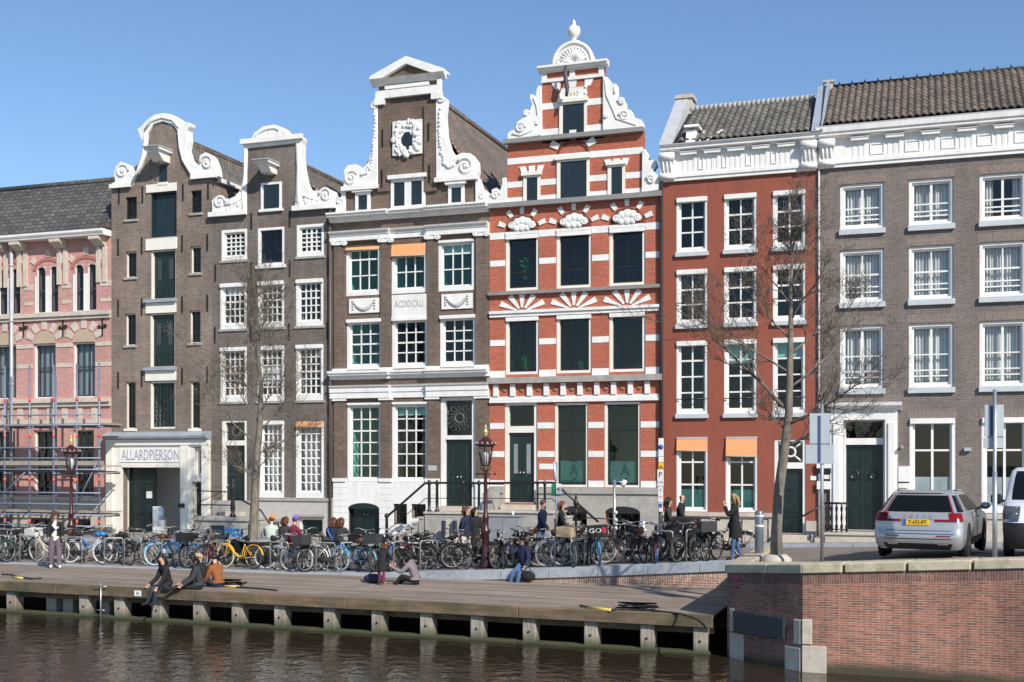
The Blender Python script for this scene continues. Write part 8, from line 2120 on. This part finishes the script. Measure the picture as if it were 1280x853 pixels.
spatch('lower_diffuser', trim, 0.02, 1.25, -5, 5, .006, nk=12); spatch('tailgate_seam', trim, 4.02, 4.14, -4.6, 4.6, .004, nk=12); spatch('plate_recess_lip', chrome, 6.55, 6.7, -2.2, 2.2, .012, nk=8)
spatch('bumper_shelf', chrome, 3.1, 3.35, -5, 5, .007, nk=12); spatch('bumper_seam', trim, 1.9, 2.0, -4.7, 4.7, .004, nk=12)
pl = MB().box(-.28, .24, -.005, .03, .735, .855).build('number_plate', plain('plate_yellow', (.85, .50, .02), .45, var=0), bo, org=(0, 0, 0)); pl.location = (.0, .032, -.005)
MB().box(-.28, -.235, -.008, -.0055, .736, .854).build('plate_band', bluei, pl, org=(0, 0, 0))
def ltext(s, size, loc, mt, par, nm, sx=1):
    o = text(s, size, (0, 0, 0), mt, None, nm, .002, sx=sx); o.parent = par; o.location = loc; return o
ltext('T-632-BT', .105, (.0, -.009, .795), black, pl, 'plate_letters', .92)
for i, ch_ in enumerate('VOLVO'): ltext(ch_, .06, (-.26+i*.13, .060, .915), trim, bo, 'badge_letter', 1.3)
spatch('rear_spoiler', silver, 12.6, 13.6, -4.6, 4.6, .035, nk=12)
ltext('', .1, (0, 0, 0), trim, bo, 'x') if False else None
for s_ in (-1, 1):
    MB().tube([(s_*.60, .95, 1.43), (s_*.605, 1.5, 1.475), (s_*.60, 2.3, 1.45)], .018, 6).build('roof_rail', chrome, bo, org=(0, 0, 0))
    m_ = MB(); m_.ball((s_*1.02, 3.22, 1.06), .12, .07, .085, 10, 6); m_.tube([(s_*.86, 3.25, 1.0), (s_*.98, 3.22, 1.03)], .03, 6); m_.build('wing_mirror', silver, bo, org=(0, 0, 0))
    for y in (.98, 3.85):
        MB().lathe((s_*.80, y, .36), [(.40, s_*.02), (.40, s_*.135), (.37, s_*.137)], 24, axis='x').build('wheel_arch', trim, bo, org=(0, 0, 0)); wheel(car, s_*.835, y, .345, .22)
    MB().box(s_*.928-.006, s_*.928+.006, 1.5, 3.3, .30, .40).build('sill_trim', trim, bo, org=(0, 0, 0))
    for y in (1.62, 2.55): MB().tube([(s_*.935, y, .42), (s_*.936, y, .80), (s_*.885, y+.02, .96)], .004, 4).build('door_seam', trim, bo, org=(0, 0, 0)); MB().tube([(s_*.935, y+.12, .84), (s_*.94, y+.30, .84)], .014, 6).build('door_handle', chrome, bo, org=(0, 0, 0))
MB().tube([(0, .335, 1.10), (.20, .345, 1.11), (.36, .37, 1.10)], .012, 5).build('wiper', trim, bo, org=(0, 0, 0))
b = MB(); b.box(-.12, .02, .52, .60, 1.02, 1.17); b.box(.04, .2, .50, .60, 1.02, 1.12); b.build('boot_load', plain('pale_paper', (.45, .50, .42), .8, var=.3, scale=20, obj=True), bo, org=(0, 0, 0))
# van, front end entering the picture at the right
vx = pxX(1303, -11.0); vp = Vector((vx+.62, -5.9, gz(vx, -9.5)))
van = empty('van', vp, 'white van with dark lower bumper parked nose to the canal at the right edge', 'van'); van.rotation_euler.z = R(180-5)
white_car = plain('white_van_paint', (.66, .69, .74), .3, var=.02)
# in the van frame the nose looks towards +Y; rings run rear (0) to front
LV = [(.22, .1, 4.80, .86, .15, .30, 0), (.34, .0, 4.90, .93, .15, .32, 0), (.62, .0, 4.92, .95, .15, .34, 0), (.78, .0, 4.88, .955, .15, .36, 0), (.98, .0, 4.78, .955, .15, .40, 0), (1.10, .0, 4.62, .95, .15, .40, 0), (1.20, .0, 4.30, .94, .15, .40, 0), (1.24, .0, 4.05, .93, .15, .34, 0), (1.45, .02, 3.75, .90, .15, .30, 0), (1.72, .05, 3.38, .85, .15, .28, 0), (1.86, .08, 3.10, .81, .15, .26, 0), (1.93, .14, 2.9, .72, .15, .26, 0)]
rg2 = car_shell(LV); n2 = len(rg2[0])
def vglass(i, k):
    kk = k if k < n2/2 else k-n2; a = abs(kk+.5)
    return 7 <= i <= 9 and (a > 20.5 or 14.4 < a < 17.6)
def vdark(i, k): 
    kk = k if k < n2/2 else k-n2
    return i <= 2 and abs(kk+.5) > 16.5
rows = list(range(len(LV)))
bv = skin_rings(rg2, rows, lambda i, k: not vglass(i, k) and not vdark(i, k)); o_ = len(bv.v); bv.f.append(tuple(range(o_-n2, o_))); bv.m.append(0); bv.sm.append(True); vb = bv.build('body', white_car, van, org=(0, 0, 0))
skin_rings(rg2, rows, vglass).build('window_glass', cglass, vb, org=(0, 0, 0)); skin_rings(rg2, rows, vdark).build('bumper', trim, vb, org=(0, 0, 0))
S = patch(rg2, None, 0); L = LV
lampm = plain('headlamp_grey', (.10, .11, .12), .12, var=.3, scale=9)
for s_ in (1, -1):
    spatch('headlamp', lampm, 3.1, 5.1, s_*17.6, s_*22.6, .010, par=vb); spatch('lamp_trim', chrome, 3.1, 3.3, s_*18, s_*22.4, .014, par=vb)
    MB().box(s_*1.0-.01, s_*1.0+s_*.22, 3.66, 3.78, 1.14, 1.36).build('wing_mirror', trim, vb, org=(0, 0, 0), bevel=.04); MB().tube([(s_*.92, 3.7, 1.20), (s_*1.02, 3.72, 1.22)], .035, 6).build('mirror_arm', trim, vb, org=(0, 0, 0))
    for y in (.9, 3.95): wheel(van, s_*.84, y, .33, .22)
spatch('grille', trim, 2.6, 4.3, 24, 34, .008, par=vb, nk=10)
for s_ in (1, -1): MB().tube([(s_*.30-.3, 4.15, 1.26), (s_*.30+.2, 4.05, 1.31)], .012, 5).build('wiper', trim, vb, org=(0, 0, 0))
